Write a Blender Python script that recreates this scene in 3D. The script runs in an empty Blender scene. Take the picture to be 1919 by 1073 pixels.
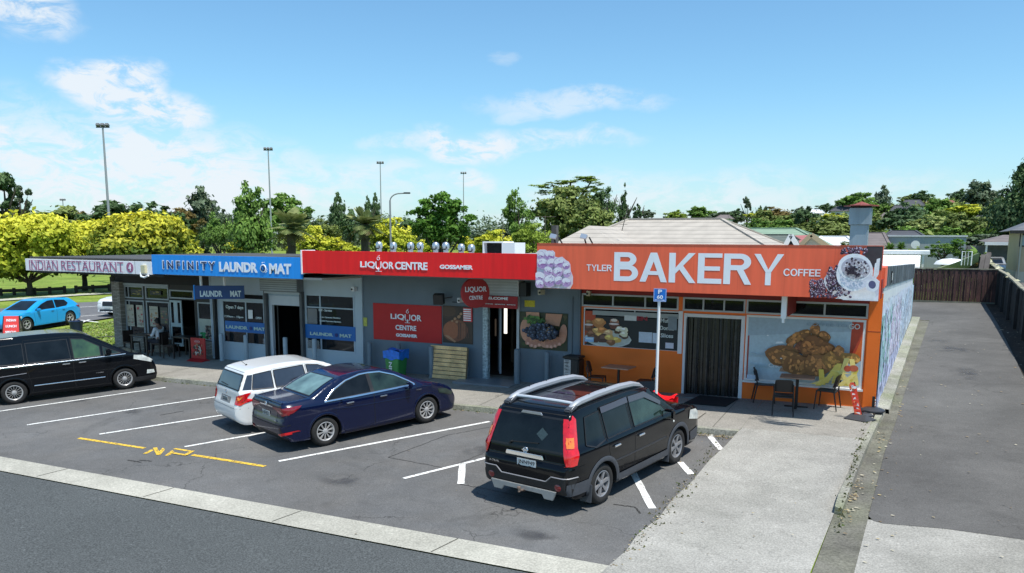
import bpy, bmesh, math, random
import numpy as np
from mathutils import Vector, Matrix
from mathutils.bvhtree import BVHTree
random.seed(7)
PI = math.pi
scene = bpy.context.scene
COL = scene.collection

# ---------------------------------------------------------------- camera model (surveyed from the photograph)
FPX, PPY, YAW, PITCH, ROLL = 1503.139, 676.646, 0.465053, 0.151319, 0.00533
CAMZ = 4.0
def cam_axes():
    cy, sy = math.cos(YAW), math.sin(YAW)
    f = Vector((-sy*math.cos(PITCH), cy*math.cos(PITCH), -math.sin(PITCH)))
    r = Vector((cy, sy, 0)); u = r.cross(f)
    return (r*math.cos(ROLL)+u*math.sin(ROLL), -r*math.sin(ROLL)+u*math.cos(ROLL), f)
CR, CU, CF = cam_axes()
def ray(x, y): return CR*((x-960)/FPX) - CU*((y-PPY)/FPX) + CF
def Wy(x, y, Y):                       # point of the sight line on the plane Y = const
    d = ray(x, y); d = d*(Y/d.y); return Vector((d.x, d.y, d.z+CAMZ))
def Wx(x, y, X):
    d = ray(x, y); d = d*(X/d.x); return Vector((d.x, d.y, d.z+CAMZ))
def Wd(x, y, D):                       # at a horizontal distance D
    d = ray(x, y); d = d*(D/math.hypot(d.x, d.y)); return Vector((d.x, d.y, d.z+CAMZ))
def smooth(a, b, t):
    t = max(0.0, min(1.0, (t-a)/(b-a))); return t*t*(3-2*t)
def gz(X, Y):                          # terrain height
    r = math.hypot(X, Y); k = min(1.0, 60/r) if r > 0 else 1
    z = CAMZ-4.763+.0163*X*k+.035*Y*k
    if r > 90:
        az = math.degrees(math.atan2(X, Y))           # 0 = straight back
        w = smooth(-16, 4, az)
        z += w*(smooth(90, 330, r)*13.0)
        z += (1-w)*smooth(150, 900, r)*2.0
    return z
def Wg(x, y, dz=0.0):                  # on the ground sheet
    d = ray(x, y); t = 4.0; p = None
    while t < 900:
        P = d*t
        if P.z+CAMZ < gz(P.x, P.y)+dz:
            a, b = t/1.01, t
            for _ in range(18):
                m = (a+b)/2; P = d*m
                if P.z+CAMZ < gz(P.x, P.y)+dz: b = m
                else: a = m
            P = d*a; return Vector((P.x, P.y, P.z+CAMZ))
        t *= 1.01
    return Vector((P.x, P.y, P.z+CAMZ))

cam_d = bpy.data.cameras.new("camera"); cam = bpy.data.objects.new("camera", cam_d); COL.objects.link(cam)
cam.matrix_world = Matrix(((CR.x, CU.x, -CF.x, 0), (CR.y, CU.y, -CF.y, 0), (CR.z, CU.z, -CF.z, CAMZ), (0, 0, 0, 1)))
cam_d.sensor_width = 36; cam_d.lens = 36*FPX/1919; cam_d.shift_y = (PPY-536.5)/1919
cam_d.clip_start = .1; cam_d.clip_end = 6000
scene.camera = cam

# ---------------------------------------------------------------- materials
MATS = {}
def nodes(m):
    m.use_nodes = True; nt = m.node_tree; return nt, nt.nodes, nt.links, nt.nodes["Principled BSDF"]
def N(nt, t, **kw):
    n = nt.nodes.new(t)
    for k, v in kw.items():
        if k in n.inputs.keys() if hasattr(n.inputs, 'keys') else False: n.inputs[k].default_value = v
        else: setattr(n, k, v)
    return n
def mat(name, col, rough=.6, var=.12, scale=3.0, metal=0.0, bump=0.0, bscale=40, coat=0.0, spec=.5, emit=None, alpha=1.0, fine=0.0, streak=0.0):
    """principled surface whose colour is broken up by two octaves of noise in world space"""
    if name in MATS: return MATS[name]
    m = bpy.data.materials.new(name); nt, nd, lk, b = nodes(m)
    b.inputs['Roughness'].default_value = rough; b.inputs['Metallic'].default_value = metal
    b.inputs['Coat Weight'].default_value = coat; b.inputs['Coat Roughness'].default_value = .04
    b.inputs['Specular IOR Level'].default_value = spec
    b.inputs['Alpha'].default_value = alpha
    tc = nd.new('ShaderNodeTexCoord'); geo = nd.new('ShaderNodeNewGeometry')
    src = geo.outputs['Position']
    col = tuple(col)+(1,) if len(col) == 3 else col
    if var > 0 or fine > 0 or streak > 0:
        n1 = nd.new('ShaderNodeTexNoise'); n1.inputs['Scale'].default_value = scale; n1.inputs['Detail'].default_value = 5
        lk.new(src, n1.inputs['Vector'])
        mr = nd.new('ShaderNodeMapRange'); mr.inputs[1].default_value = .25; mr.inputs[2].default_value = .75
        mr.inputs[3].default_value = 1-var; mr.inputs[4].default_value = 1+var; lk.new(n1.outputs[0], mr.inputs[0])
        out = mr.outputs[0]
        if fine > 0:
            n2 = nd.new('ShaderNodeTexNoise'); n2.inputs['Scale'].default_value = scale*22; n2.inputs['Detail'].default_value = 3
            lk.new(src, n2.inputs['Vector'])
            m2 = nd.new('ShaderNodeMapRange'); m2.inputs[1].default_value = .3; m2.inputs[2].default_value = .7
            m2.inputs[3].default_value = 1-fine; m2.inputs[4].default_value = 1+fine; lk.new(n2.outputs[0], m2.inputs[0])
            mu = nd.new('ShaderNodeMath'); mu.operation = 'MULTIPLY'; lk.new(out, mu.inputs[0]); lk.new(m2.outputs[0], mu.inputs[1]); out = mu.outputs[0]
        if streak > 0:
            mp = nd.new('ShaderNodeMapping'); mp.inputs['Scale'].default_value = (9, 9, .7); lk.new(src, mp.inputs[0])
            n3 = nd.new('ShaderNodeTexNoise'); n3.inputs['Scale'].default_value = 1; n3.inputs['Detail'].default_value = 4; lk.new(mp.outputs[0], n3.inputs['Vector'])
            m3 = nd.new('ShaderNodeMapRange'); m3.inputs[1].default_value = .35; m3.inputs[2].default_value = .7
            m3.inputs[3].default_value = 1+streak*.3; m3.inputs[4].default_value = 1-streak; lk.new(n3.outputs[0], m3.inputs[0])
            mu = nd.new('ShaderNodeMath'); mu.operation = 'MULTIPLY'; lk.new(out, mu.inputs[0]); lk.new(m3.outputs[0], mu.inputs[1]); out = mu.outputs[0]
        vm = nd.new('ShaderNodeVectorMath'); vm.operation = 'SCALE'; vm.inputs[0].default_value = col[:3]; lk.new(out, vm.inputs[3])
        lk.new(vm.outputs[0], b.inputs['Base Color'])
    else:
        b.inputs['Base Color'].default_value = col
    if bump > 0:
        nb = nd.new('ShaderNodeTexNoise'); nb.inputs['Scale'].default_value = bscale; nb.inputs['Detail'].default_value = 4; lk.new(src, nb.inputs['Vector'])
        bp = nd.new('ShaderNodeBump'); bp.inputs['Strength'].default_value = bump; bp.inputs['Distance'].default_value = .02
        lk.new(nb.outputs[0], bp.inputs['Height']); lk.new(bp.outputs[0], b.inputs['Normal'])
    if emit:
        b.inputs['Emission Color'].default_value = col; b.inputs['Emission Strength'].default_value = emit
    MATS[name] = m; return m

def ground_mat(name, col, speck, var=.16, sscale=55, crack=0.0, stain=(.5, .5), big=.35, bump=.5, warm=None, cscale=.32):
    m = bpy.data.materials.new(name); nt, nd, lk, b = nodes(m)
    b.inputs['Roughness'].default_value = .93; b.inputs['Specular IOR Level'].default_value = .2
    geo = nd.new('ShaderNodeNewGeometry'); P = geo.outputs['Position']
    def noise(s, d=4, dist=0, rough=.5):
        n = nd.new('ShaderNodeTexNoise'); n.inputs['Scale'].default_value = s; n.inputs['Detail'].default_value = d
        n.inputs['Distortion'].default_value = dist; n.inputs['Roughness'].default_value = rough; lk.new(P, n.inputs['Vector']); return n.outputs[0]
    def mr(v, a, b_, c, d):
        n = nd.new('ShaderNodeMapRange'); lk.new(v, n.inputs[0])
        for i, x in enumerate((a, b_, c, d)): n.inputs[i+1].default_value = x
        return n.outputs[0]
    def mul(a, b_):
        n = nd.new('ShaderNodeMath'); n.operation = 'MULTIPLY'; lk.new(a, n.inputs[0]); lk.new(b_, n.inputs[1]); return n.outputs[0]
    v = mr(noise(big, 5, .4), .3, .7, 1-var, 1+var)
    v = mul(v, mr(noise(2.3, 6, .2, .65), .3, .7, 1-var*.6, 1+var*.6))
    v = mul(v, mr(noise(sscale, 2, 0, .7), .34, .66, 1-speck, 1+speck))
    v = mul(v, mr(noise(sscale*.37, 2), .62, .72, 1, 1+speck*.8))
    v = mul(v, mr(noise(.8, 4, 1.2), .58, .74, 1, stain[0]))
    v = mul(v, mr(noise(11, 3), .70, .76, 1, 1.25))
    if crack > 0:
        vo = nd.new('ShaderNodeTexVoronoi'); vo.feature = 'DISTANCE_TO_EDGE'; vo.inputs['Scale'].default_value = cscale
        nz = nd.new('ShaderNodeTexNoise'); nz.inputs['Scale'].default_value = 1.7; nz.inputs['Detail'].default_value = 5; lk.new(P, nz.inputs['Vector'])
        va = nd.new('ShaderNodeVectorMath'); va.operation = 'MULTIPLY_ADD'; va.inputs[1].default_value = (.8, .8, .8)
        lk.new(nz.outputs[1], va.inputs[0]); lk.new(P, va.inputs[2]); lk.new(va.outputs[0], vo.inputs['Vector'])
        ck = mr(vo.outputs['Distance'], .0, .0045, 1-crack, 1)
        mk = mr(noise(.5, 2), .42, .55, 1, 0)
        mx = nd.new('ShaderNodeMix'); lk.new(mk, mx.inputs[0]); mx.inputs[2].default_value = 1; lk.new(ck, mx.inputs[3])
        mm = nd.new('ShaderNodeMath'); mm.operation = 'MINIMUM'; mm.inputs[1].default_value = 1; lk.new(mx.outputs[0], mm.inputs[0])
        v = mul(v, mm.outputs[0])
    if warm:
        mxc = nd.new('ShaderNodeMix'); mxc.data_type = 'RGBA'; mxc.inputs[6].default_value = (*col, 1); mxc.inputs[7].default_value = (*warm, 1)
        lk.new(mr(noise(.7, 5, .5), .35, .7, 0, 1), mxc.inputs[0])
        vm = nd.new('ShaderNodeVectorMath'); vm.operation = 'SCALE'; lk.new(mxc.outputs[2], vm.inputs[0])
    else:
        vm = nd.new('ShaderNodeVectorMath'); vm.operation = 'SCALE'; vm.inputs[0].default_value = col
    lk.new(v, vm.inputs[3]); lk.new(vm.outputs[0], b.inputs['Base Color'])
    bp = nd.new('ShaderNodeBump'); bp.inputs['Strength'].default_value = bump; bp.inputs['Distance'].default_value = .01
    lk.new(noise(sscale*.8, 3, 0, .7), bp.inputs['Height']); lk.new(bp.outputs[0], b.inputs['Normal'])
    return m

def leaf_mat(name, dark, light, trans=.25, mid=None):
    m = bpy.data.materials.new(name); nt, nd, lk, b = nodes(m)
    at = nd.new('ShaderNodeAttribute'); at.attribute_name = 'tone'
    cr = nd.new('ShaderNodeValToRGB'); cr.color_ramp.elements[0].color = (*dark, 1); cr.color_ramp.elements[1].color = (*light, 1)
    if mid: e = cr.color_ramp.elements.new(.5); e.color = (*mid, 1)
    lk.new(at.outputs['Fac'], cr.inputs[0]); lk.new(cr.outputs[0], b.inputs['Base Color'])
    b.inputs['Roughness'].default_value = .65; b.inputs['Specular IOR Level'].default_value = .25
    tr = nd.new('ShaderNodeBsdfTranslucent'); lk.new(cr.outputs[0], tr.inputs[0])
    mx = nd.new('ShaderNodeMixShader'); mx.inputs[0].default_value = trans
    lk.new(b.outputs[0], mx.inputs[1]); lk.new(tr.outputs[0], mx.inputs[2])
    lk.new(mx.outputs[0], nd['Material Output'].inputs[0]); return m

def print_mat(name='printed_picture', rough=.45, var=.08, scale=14):
    m = bpy.data.materials.new(name); nt, nd, lk, b = nodes(m)
    at = nd.new('ShaderNodeAttribute'); at.attribute_name = 'Col'
    geo = nd.new('ShaderNodeNewGeometry')
    n1 = nd.new('ShaderNodeTexNoise'); n1.inputs['Scale'].default_value = scale; n1.inputs['Detail'].default_value = 4; lk.new(geo.outputs['Position'], n1.inputs['Vector'])
    mr = nd.new('ShaderNodeMapRange'); mr.inputs[1].default_value = .3; mr.inputs[2].default_value = .7; mr.inputs[3].default_value = 1-var; mr.inputs[4].default_value = 1+var
    lk.new(n1.outputs[0], mr.inputs[0])
    vm = nd.new('ShaderNodeVectorMath'); vm.operation = 'SCALE'; lk.new(at.outputs['Color'], vm.inputs[0]); lk.new(mr.outputs[0], vm.inputs[3])
    lk.new(vm.outputs[0], b.inputs['Base Color']); b.inputs['Roughness'].default_value = rough
    return m

def glass_mat(name, tint=(.02, .025, .03), alpha=.45, rough=.03):
    """window pane: partly see-through, mirror-like reflection"""
    m = bpy.data.materials.new(name); nt, nd, lk, b = nodes(m)
    b.inputs['Base Color'].default_value = (*tint, 1); b.inputs['Roughness'].default_value = rough
    b.inputs['Specular IOR Level'].default_value = .8
    tr = nd.new('ShaderNodeBsdfTransparent'); tr.inputs[0].default_value = (.75, .8, .82, 1)
    fr = nd.new('ShaderNodeFresnel'); fr.inputs[0].default_value = 1.5
    ad = nd.new('ShaderNodeMath'); ad.operation = 'ADD'; ad.use_clamp = True; ad.inputs[1].default_value = 1-alpha; lk.new(fr.outputs[0], ad.inputs[0])
    mx = nd.new('ShaderNodeMixShader'); lk.new(ad.outputs[0], mx.inputs[0]); lk.new(tr.outputs[0], mx.inputs[1]); lk.new(b.outputs[0], mx.inputs[2])
    lk.new(mx.outputs[0], nd['Material Output'].inputs[0]); return m

# ---------------------------------------------------------------- object helpers
WM = {}
def prop(o, label=None, cat=None, group=None, kind=None):
    for k, v in (('label', label), ('category', cat), ('group', group), ('kind', kind)):
        if v: o[k] = v
    return o
def thing(name, label, cat, loc=(0, 0, 0), rz=0.0, group=None, kind=None):
    o = bpy.data.objects.new(name, None); COL.objects.link(o); o.location = loc; o.rotation_euler = (0, 0, rz)
    o.empty_display_size = .2
    WM[o.name] = Matrix.Translation(Vector(loc)) @ Matrix.Rotation(rz, 4, 'Z')
    return prop(o, label, cat, group, kind)

def link_mesh(name, me, parent=None, local=False, base=True):
    o = bpy.data.objects.new(name, me); COL.objects.link(o)
    if parent is not None:
        o.parent = parent; W = WM[parent.name]
        if not local: me.transform(W.inverted())
        WM[o.name] = W.copy()
    else:
        loc = Vector((0, 0, 0))
        if base and len(me.vertices):
            co = np.empty(len(me.vertices)*3); me.vertices.foreach_get('co', co); co = co.reshape(-1, 3)
            a, b = co.min(0), co.max(0); loc = Vector(((a[0]+b[0])/2, (a[1]+b[1])/2, a[2]))
            me.transform(Matrix.Translation(-loc))
        o.location = loc; WM[o.name] = Matrix.Translation(loc)
    return o

class MB:
    def __init__(s): s.v = []; s.f = []; s.mi = []; s.c = []; s.cur = 0; s.col = None; s.X = None
    def add(s, vs, fs):
        n = len(s.v)
        if s.X is not None: vs = [s.X @ Vector(v) for v in vs]
        s.v += [tuple(v) for v in vs]
        for f in fs:
            s.f.append(tuple(i+n for i in f)); s.mi.append(s.cur); s.c.append(s.col or (1, 1, 1))
        return s
    def box(s, x0, x1, y0, y1, z0, z1):
        if x0 > x1: x0, x1 = x1, x0
        if y0 > y1: y0, y1 = y1, y0
        if z0 > z1: z0, z1 = z1, z0
        return s.add([(x0, y0, z0), (x1, y0, z0), (x1, y1, z0), (x0, y1, z0), (x0, y0, z1), (x1, y0, z1), (x1, y1, z1), (x0, y1, z1)],
                     [(3, 2, 1, 0), (4, 5, 6, 7), (0, 1, 5, 4), (1, 2, 6, 5), (2, 3, 7, 6), (3, 0, 4, 7)])
    def obox(s, c, sz, rz=0, rx=0, ry=0):
        M = Matrix.Translation(Vector(c)) @ Matrix.Rotation(rz, 4, 'Z') @ Matrix.Rotation(ry, 4, 'Y') @ Matrix.Rotation(rx, 4, 'X')
        a, b, d = sz[0]/2, sz[1]/2, sz[2]/2
        vs = [M @ Vector(p) for p in ((-a, -b, -d), (a, -b, -d), (a, b, -d), (-a, b, -d), (-a, -b, d), (a, -b, d), (a, b, d), (-a, b, d))]
        return s.add(vs, [(3, 2, 1, 0), (4, 5, 6, 7), (0, 1, 5, 4), (1, 2, 6, 5), (2, 3, 7, 6), (3, 0, 4, 7)])
    def bar(s, a, b, w, h=None):
        """rectangular bar from a to b"""
        a, b = Vector(a), Vector(b); d = (b-a).normalized(); h = h or w
        up = Vector((0, 0, 1)) if abs(d.z) < .95 else Vector((0, 1, 0))
        r = d.cross(up).normalized(); u = r.cross(d)
        vs = [p+r*(i*w/2)+u*(j*h/2) for p in (a, b) for i, j in ((-1, -1), (1, -1), (1, 1), (-1, 1))]
        return s.add(vs, [(3, 2, 1, 0), (4, 5, 6, 7), (0, 1, 5, 4), (1, 2, 6, 5), (2, 3, 7, 6), (3, 0, 4, 7)])
    def tube(s, pts, r, n=8, cap=True):
        pts = [Vector(p) for p in pts]; rs = r if isinstance(r, (list, tuple)) else [r]*len(pts)
        vs = []; fs = []; ref = None
        for i, p in enumerate(pts):
            d = (pts[min(i+1, len(pts)-1)]-pts[max(i-1, 0)]).normalized()
            if ref is None: ref = Vector((0, 0, 1)) if abs(d.z) < .9 else Vector((1, 0, 0))
            a = d.cross(ref).normalized(); b = d.cross(a).normalized(); ref = a.cross(d)
            for k in range(n):
                t = 2*PI*k/n; vs.append(p+a*math.cos(t)*rs[i]+b*math.sin(t)*rs[i])
        for i in range(len(pts)-1):
            for k in range(n):
                fs.append((i*n+k, i*n+(k+1) % n, (i+1)*n+(k+1) % n, (i+1)*n+k))
        if cap: fs.append(tuple(range(n-1, -1, -1))); fs.append(tuple(range((len(pts)-1)*n, len(pts)*n)))
        return s.add(vs, fs)
    def lathe(s, prof, c=(0, 0, 0), n=24, axis='Z', cap=True):
        """profile of (r, h) turned about an axis"""
        vs = []; fs = []; c = Vector(c)
        for r, h in prof:
            for k in range(n):
                t = 2*PI*k/n; x, y = r*math.cos(t), r*math.sin(t)
                vs.append(c+(Vector((x, y, h)) if axis == 'Z' else Vector((x, h, y)) if axis == 'Y' else Vector((h, x, y))))
        for i in range(len(prof)-1):
            for k in range(n): fs.append((i*n+k, i*n+(k+1) % n, (i+1)*n+(k+1) % n, (i+1)*n+k))
        if cap and prof[0][0] > 1e-4: fs.append(tuple(range(n)))
        if cap and prof[-1][0] > 1e-4: fs.append(tuple(range((len(prof)-1)*n, len(prof)*n)))
        return s.add(vs, fs)
    def prism(s, poly, O, U, V, depth):
        """2-D outline in the frame (O,U,V) pushed along U x V by depth"""
        O, U, V = Vector(O), Vector(U), Vector(V); Nn = U.cross(V).normalized()*depth; n = len(poly)
        a = [O+U*p[0]+V*p[1] for p in poly]
        return s.add(a+[p+Nn for p in a], [tuple(range(n-1, -1, -1)), tuple(range(n, 2*n))]+[(i, (i+1) % n, n+(i+1) % n, n+i) for i in range(n)])
    def sheet(s, poly, z):
        return s.add([(p[0], p[1], z(p[0], p[1]) if callable(z) else z) for p in poly], [tuple(range(len(poly)))])
    def build(s, name, m, parent=None, local=False, smooth=False, angle=None, base=True, bevel=0, attr=False):
        me = bpy.data.meshes.new(name); me.from_pydata(s.v, [], s.f)
        for x in (m if isinstance(m, (list, tuple)) else [m]): me.materials.append(x)
        me.polygons.foreach_set('material_index', s.mi)
        if attr:
            a = me.color_attributes.new('Col', 'FLOAT_COLOR', 'CORNER'); arr = []
            for f, c in zip(s.f, s.c): arr += list((*c, 1))*len(f)
            a.data.foreach_set('color', arr)
        me.update()
        bm = bmesh.new(); bm.from_mesh(me); bmesh.ops.recalc_face_normals(bm, faces=bm.faces)
        if bevel: bmesh.ops.bevel(bm, geom=bm.edges[:], offset=bevel, segments=2, affect='EDGES', clamp_overlap=True)
        bm.to_mesh(me); bm.free()
        if smooth: me.polygons.foreach_set('use_smooth', [True]*len(me.polygons)); me.set_sharp_from_angle(angle=math.radians(angle or 40))
        return link_mesh(name, me, parent, local, base)

def grid_sheet(name, poly, dz, m, step=1.0, kind='structure', parent=None):
    """paved sheet following the terrain: outline cut into a grid and draped"""
    bm = bmesh.new(); bm.faces.new([bm.verts.new((p[0], p[1], 0)) for p in poly])
    xs = [p[0] for p in poly]; ys = [p[1] for p in poly]
    for ax, lo, hi in ((0, min(xs), max(xs)), (1, min(ys), max(ys))):
        k = math.ceil(lo/step)*step
        while k < hi:
            co = (k, 0, 0) if ax == 0 else (0, k, 0); no = (1, 0, 0) if ax == 0 else (0, 1, 0)
            bmesh.ops.bisect_plane(bm, geom=bm.verts[:]+bm.edges[:]+bm.faces[:], plane_co=co, plane_no=no); k += step
    for v in bm.verts: v.co.z = gz(v.co.x, v.co.y)+(dz(v.co.x, v.co.y) if callable(dz) else dz)
    bmesh.ops.recalc_face_normals(bm, faces=bm.faces)
    if sum(f.normal.z for f in bm.faces) < 0: bmesh.ops.reverse_faces(bm, faces=bm.faces)
    me = bpy.data.meshes.new(name); bm.to_mesh(me); bm.free(); me.materials.append(m)
    o = link_mesh(name, me, parent)
    if parent is None and kind: o['kind'] = kind
    return o

def text(s, O, U, V, w, h, m, name='lettering', parent=None, bold=0.0, depth=.006, local=False, shear=0.0, slant=None, spacing=1.0):
    """lettering fitted to a w x h rectangle whose lower left corner is O, running along U with V up; stands proud of its board"""
    cu = bpy.data.curves.new(name, 'FONT'); cu.body = s; cu.size = 1; cu.offset = bold; cu.extrude = .01; cu.shear = shear; cu.space_character = spacing
    cu.resolution_u = 4
    o = bpy.data.objects.new('tmp_text', cu); COL.objects.link(o)
    dg = bpy.context.evaluated_depsgraph_get(); dg.update()
    me = bpy.data.meshes.new_from_object(o.evaluated_get(dg)); bpy.data.objects.remove(o); bpy.data.curves.remove(cu)
    n = len(me.vertices); co = np.empty(n*3); me.vertices.foreach_get('co', co); co = co.reshape(-1, 3)
    a, b = co.min(0), co.max(0); O, U, V = Vector(O), Vector(U).normalized(), Vector(V).normalized(); Nn = U.cross(V)
    q = (co-a)/(b-a+1e-9)
    out = np.array(O)+np.outer(q[:, 0]*w, np.array(U))+np.outer(q[:, 1]*h, np.array(V))+np.outer(q[:, 2]*depth, np.array(Nn))
    me.vertices.foreach_set('co', out.ravel()); me.update(); me.materials.clear(); me.materials.append(m); me.name = name
    return link_mesh(name, me, parent, local)
UX, UZ = Vector((1, 0, 0)), Vector((0, 0, 1))
def ftext(s, xl, yt, xr, yb, Y, m, parent=None, bold=.02, **k):
    """lettering on a facade plane, its box given by the photo's corners"""
    a, b = Wy(xl, yt, Y), Wy(xr, yb, Y); c = Wy(xl, yb, Y)
    return text(s, (a.x, Y-.008, b.z), UX, UZ, b.x-a.x, a.z-b.z, m, parent=parent, bold=bold, **k)

GLY = {'T': (.78, [('b', 0, .86, .78, 1), ('b', .31, 0, .47, .86)]), 'L': (.72, [('b', 0, 0, .212, 1), ('b', .212, 0, .72, .165)]),
       'E': (.76, [('b', 0, 0, .212, 1), ('b', .212, 0, .76, .165), ('b', .212, .43, .70, .57), ('b', .212, .86, .76, 1)]), 'F': (.70, [('b', 0, 0, .212, 1), ('b', .212, .43, .64, .57), ('b', .212, .86, .70, 1)]),
       'A': (.92, [('q', (0, 0), (.205, 0), (.57, 1), (.35, 1)), ('q', (.715, 0), (.92, 0), (.57, 1), (.35, 1)), ('b', .22, .24, .70, .37)]),
       'K': (.88, [('b', 0, 0, .212, 1), ('q', (.212, .30), (.212, .50), (.63, 1), (.85, 1)), ('q', (.30, .50), (.42, .63), (.88, 0), (.67, 0))]),
       'Y': (.88, [('b', .355, 0, .525, .42), ('q', (.355, .42), (.48, .42), (.19, 1), (0, 1)), ('q', (.40, .42), (.525, .42), (.88, 1), (.69, 1))]),
       'B': (.84, [('b', 0, 0, .212, 1), ('r', .212, .50, .43, .25, .29, .165), ('r', .212, .50, .71, .225, .255, .15)][:1]+[('r', .16, .48, .285, .285, .36, .165), ('r', .16, .46, .755, .245, .31, .165)]),
       'R': (.86, [('b', 0, 0, .212, 1), ('r', .16, .50, .73, .27, .33, .165), ('q', (.66, 0), (.86, 0), (.60, .50), (.40, .48))]),
       'O': (1.0, [('o', .5, .5, .5, .52, .212)]), 'C': (.92, [('c', .5, .5, .5, .52, .212)])}
def block(s_, O, w, h, m, parent, gap=.11):
    """grotesque capitals cut from sheet: bars, slanted strokes and bowls"""
    O = Vector(O); tot = sum(GLY[c][0] for c in s_)+gap*(len(s_)-1); k = w/tot; x = 0
    for c in s_:
        g = MB(); n = 0
        for st in GLY[c][1]:
            y = -.004-.0008*n; n += 1; P = lambda u, v: (O.x+(x+u)*k, O.y+y, O.z+v*h)
            if st[0] == 'b': _, a, b, c_, d = st; g.add([P(a, b), P(c_, b), P(c_, d), P(a, d)], [(0, 1, 2, 3)])
            elif st[0] == 'q': g.add([P(*p) for p in st[1:]], [(0, 1, 2, 3)])
            elif st[0] == 'r':                          # half bowl: flat arms and a round end
                _, xa, xc, cz, rz, rx, t = st; o = [(xa, cz+rz)]+[(xc+rx*math.sin(a), cz+rz*math.cos(a)) for a in np.linspace(0, PI, 15)]+[(xa, cz-rz)]
                i = [(xa, cz+rz-t)]+[(xc+(rx-.212)*math.sin(a), cz+(rz-t)*math.cos(a)) for a in np.linspace(0, PI, 15)]+[(xa, cz-rz+t)]; L = len(o); g.add([P(*p) for p in o+i], [(j, j+1, L+j+1, L+j) for j in range(L-1)])
            else:
                _, cx, cz, rx, rz, t = st; a0, a1 = (0, 2*PI) if st[0] == 'o' else (.62, 2*PI-.62); A = np.linspace(a0, a1, 33); V = [(cx+rx*math.cos(a), cz+rz*math.sin(a)) for a in A]+[(cx+(rx-t)*math.cos(a), cz+(rz-.15)*math.sin(a)) for a in A]; g.add([P(*p) for p in V], [(j, j+1, 34+j, 33+j) for j in range(32)])
        g.build('letter', m, parent); x += GLY[c][0]+gap
class Pic(MB):
    """flat printed picture: coloured outlines laid over each other in a unit frame"""
    def __init__(s, O, U, V, step=.0006):
        super().__init__(); s.O, s.U, s.V = Vector(O), Vector(U), Vector(V); s.Nn = s.U.cross(s.V).normalized(); s.k = 0; s.st = step
    def poly(s, pts, col):
        for ax in (0, 1):                       # trim to the sheet's edges
            for lim, sg in ((0, 1), (1, -1)):
                out = []
                for i, p in enumerate(pts):
                    q = pts[i-1]; a, b = (q[ax]-lim)*sg, (p[ax]-lim)*sg
                    if (a >= 0) != (b >= 0):
                        t = a/(a-b); out.append((q[0]+(p[0]-q[0])*t, q[1]+(p[1]-q[1])*t))
                    if b >= 0: out.append(p)
                pts = out
                if len(pts) < 3: return s
        s.k += 1; s.col = col
        s.add([s.O+s.U*p[0]+s.V*p[1]+s.Nn*(s.st*s.k) for p in pts], [tuple(range(len(pts)))]); return s
    def ell(s, cx, cy, rx, ry, col, rot=0, n=14, wob=0, a0=0, a1=2*PI):
        asp = s.U.length/s.V.length; pts = []
        for i in range(n):
            t = a0+(a1-a0)*i/n; k = 1+wob*math.sin(3*t+cx*40)+wob*.6*math.sin(5*t+cy*30)
            x, y = rx*math.cos(t)*k, ry*math.sin(t)*k
            pts.append((cx+(x*math.cos(rot)-y*math.sin(rot)/asp), cy+(x*math.sin(rot)*asp+y*math.cos(rot))))
        return s.poly(pts, col)
# ================================================================ light and sky
world = bpy.data.worlds.new("World"); scene.world = world; world.use_nodes = True
wn, wl = world.node_tree.nodes, world.node_tree.links
bg = wn['Background']; bg.inputs['Strength'].default_value = .122
sky = wn.new('ShaderNodeTexSky'); sky.sky_type = 'NISHITA'; sky.sun_disc = False
SUNDIR = Vector((.38, -.17, 1)).normalized()
sky.sun_elevation = math.asin(SUNDIR.z); sky.sun_rotation = math.atan2(SUNDIR.x, SUNDIR.y)
sky.air_density = 1.0; sky.dust_density = .6; sky.ozone_density = 1.6; sky.altitude = 20
tc = wn.new('ShaderNodeTexCoord')
def wmath(op, a, b=None, clamp=False):
    n = wn.new('ShaderNodeMath'); n.operation = op; n.use_clamp = clamp
    for i, v in enumerate((a, b)):
        if v is None: continue
        if isinstance(v, (int, float)): n.inputs[i].default_value = v
        else: wl.new(v, n.inputs[i])
    return n.outputs[0]
def wmr(v, a, b, c, d):
    n = wn.new('ShaderNodeMapRange'); n.interpolation_type = 'SMOOTHSTEP'; wl.new(v, n.inputs[0])
    for i, x in enumerate((a, b, c, d)): n.inputs[i+1].default_value = x
    return n.outputs[0]
DIR = tc.outputs['Generated']
def wnoise(scale, detail, z=1.0, dist=0, rough=.55, off=0):
    mp = wn.new('ShaderNodeMapping'); mp.inputs['Scale'].default_value = (1, 1, z); mp.inputs['Location'].default_value = (off, off, 0); wl.new(DIR, mp.inputs[0])
    n = wn.new('ShaderNodeTexNoise'); n.inputs['Scale'].default_value = scale; n.inputs['Detail'].default_value = detail
    n.inputs['Distortion'].default_value = dist; n.inputs['Roughness'].default_value = rough; wl.new(mp.outputs[0], n.inputs['Vector']); return n
warp = wnoise(7, 5, 1.6)
wv = wn.new('ShaderNodeVectorMath'); wv.operation = 'MULTIPLY_ADD'; wv.inputs[1].default_value = (.11, .11, .07); wl.new(warp.outputs[1], wv.inputs[0]); wl.new(DIR, wv.inputs[2])
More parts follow.
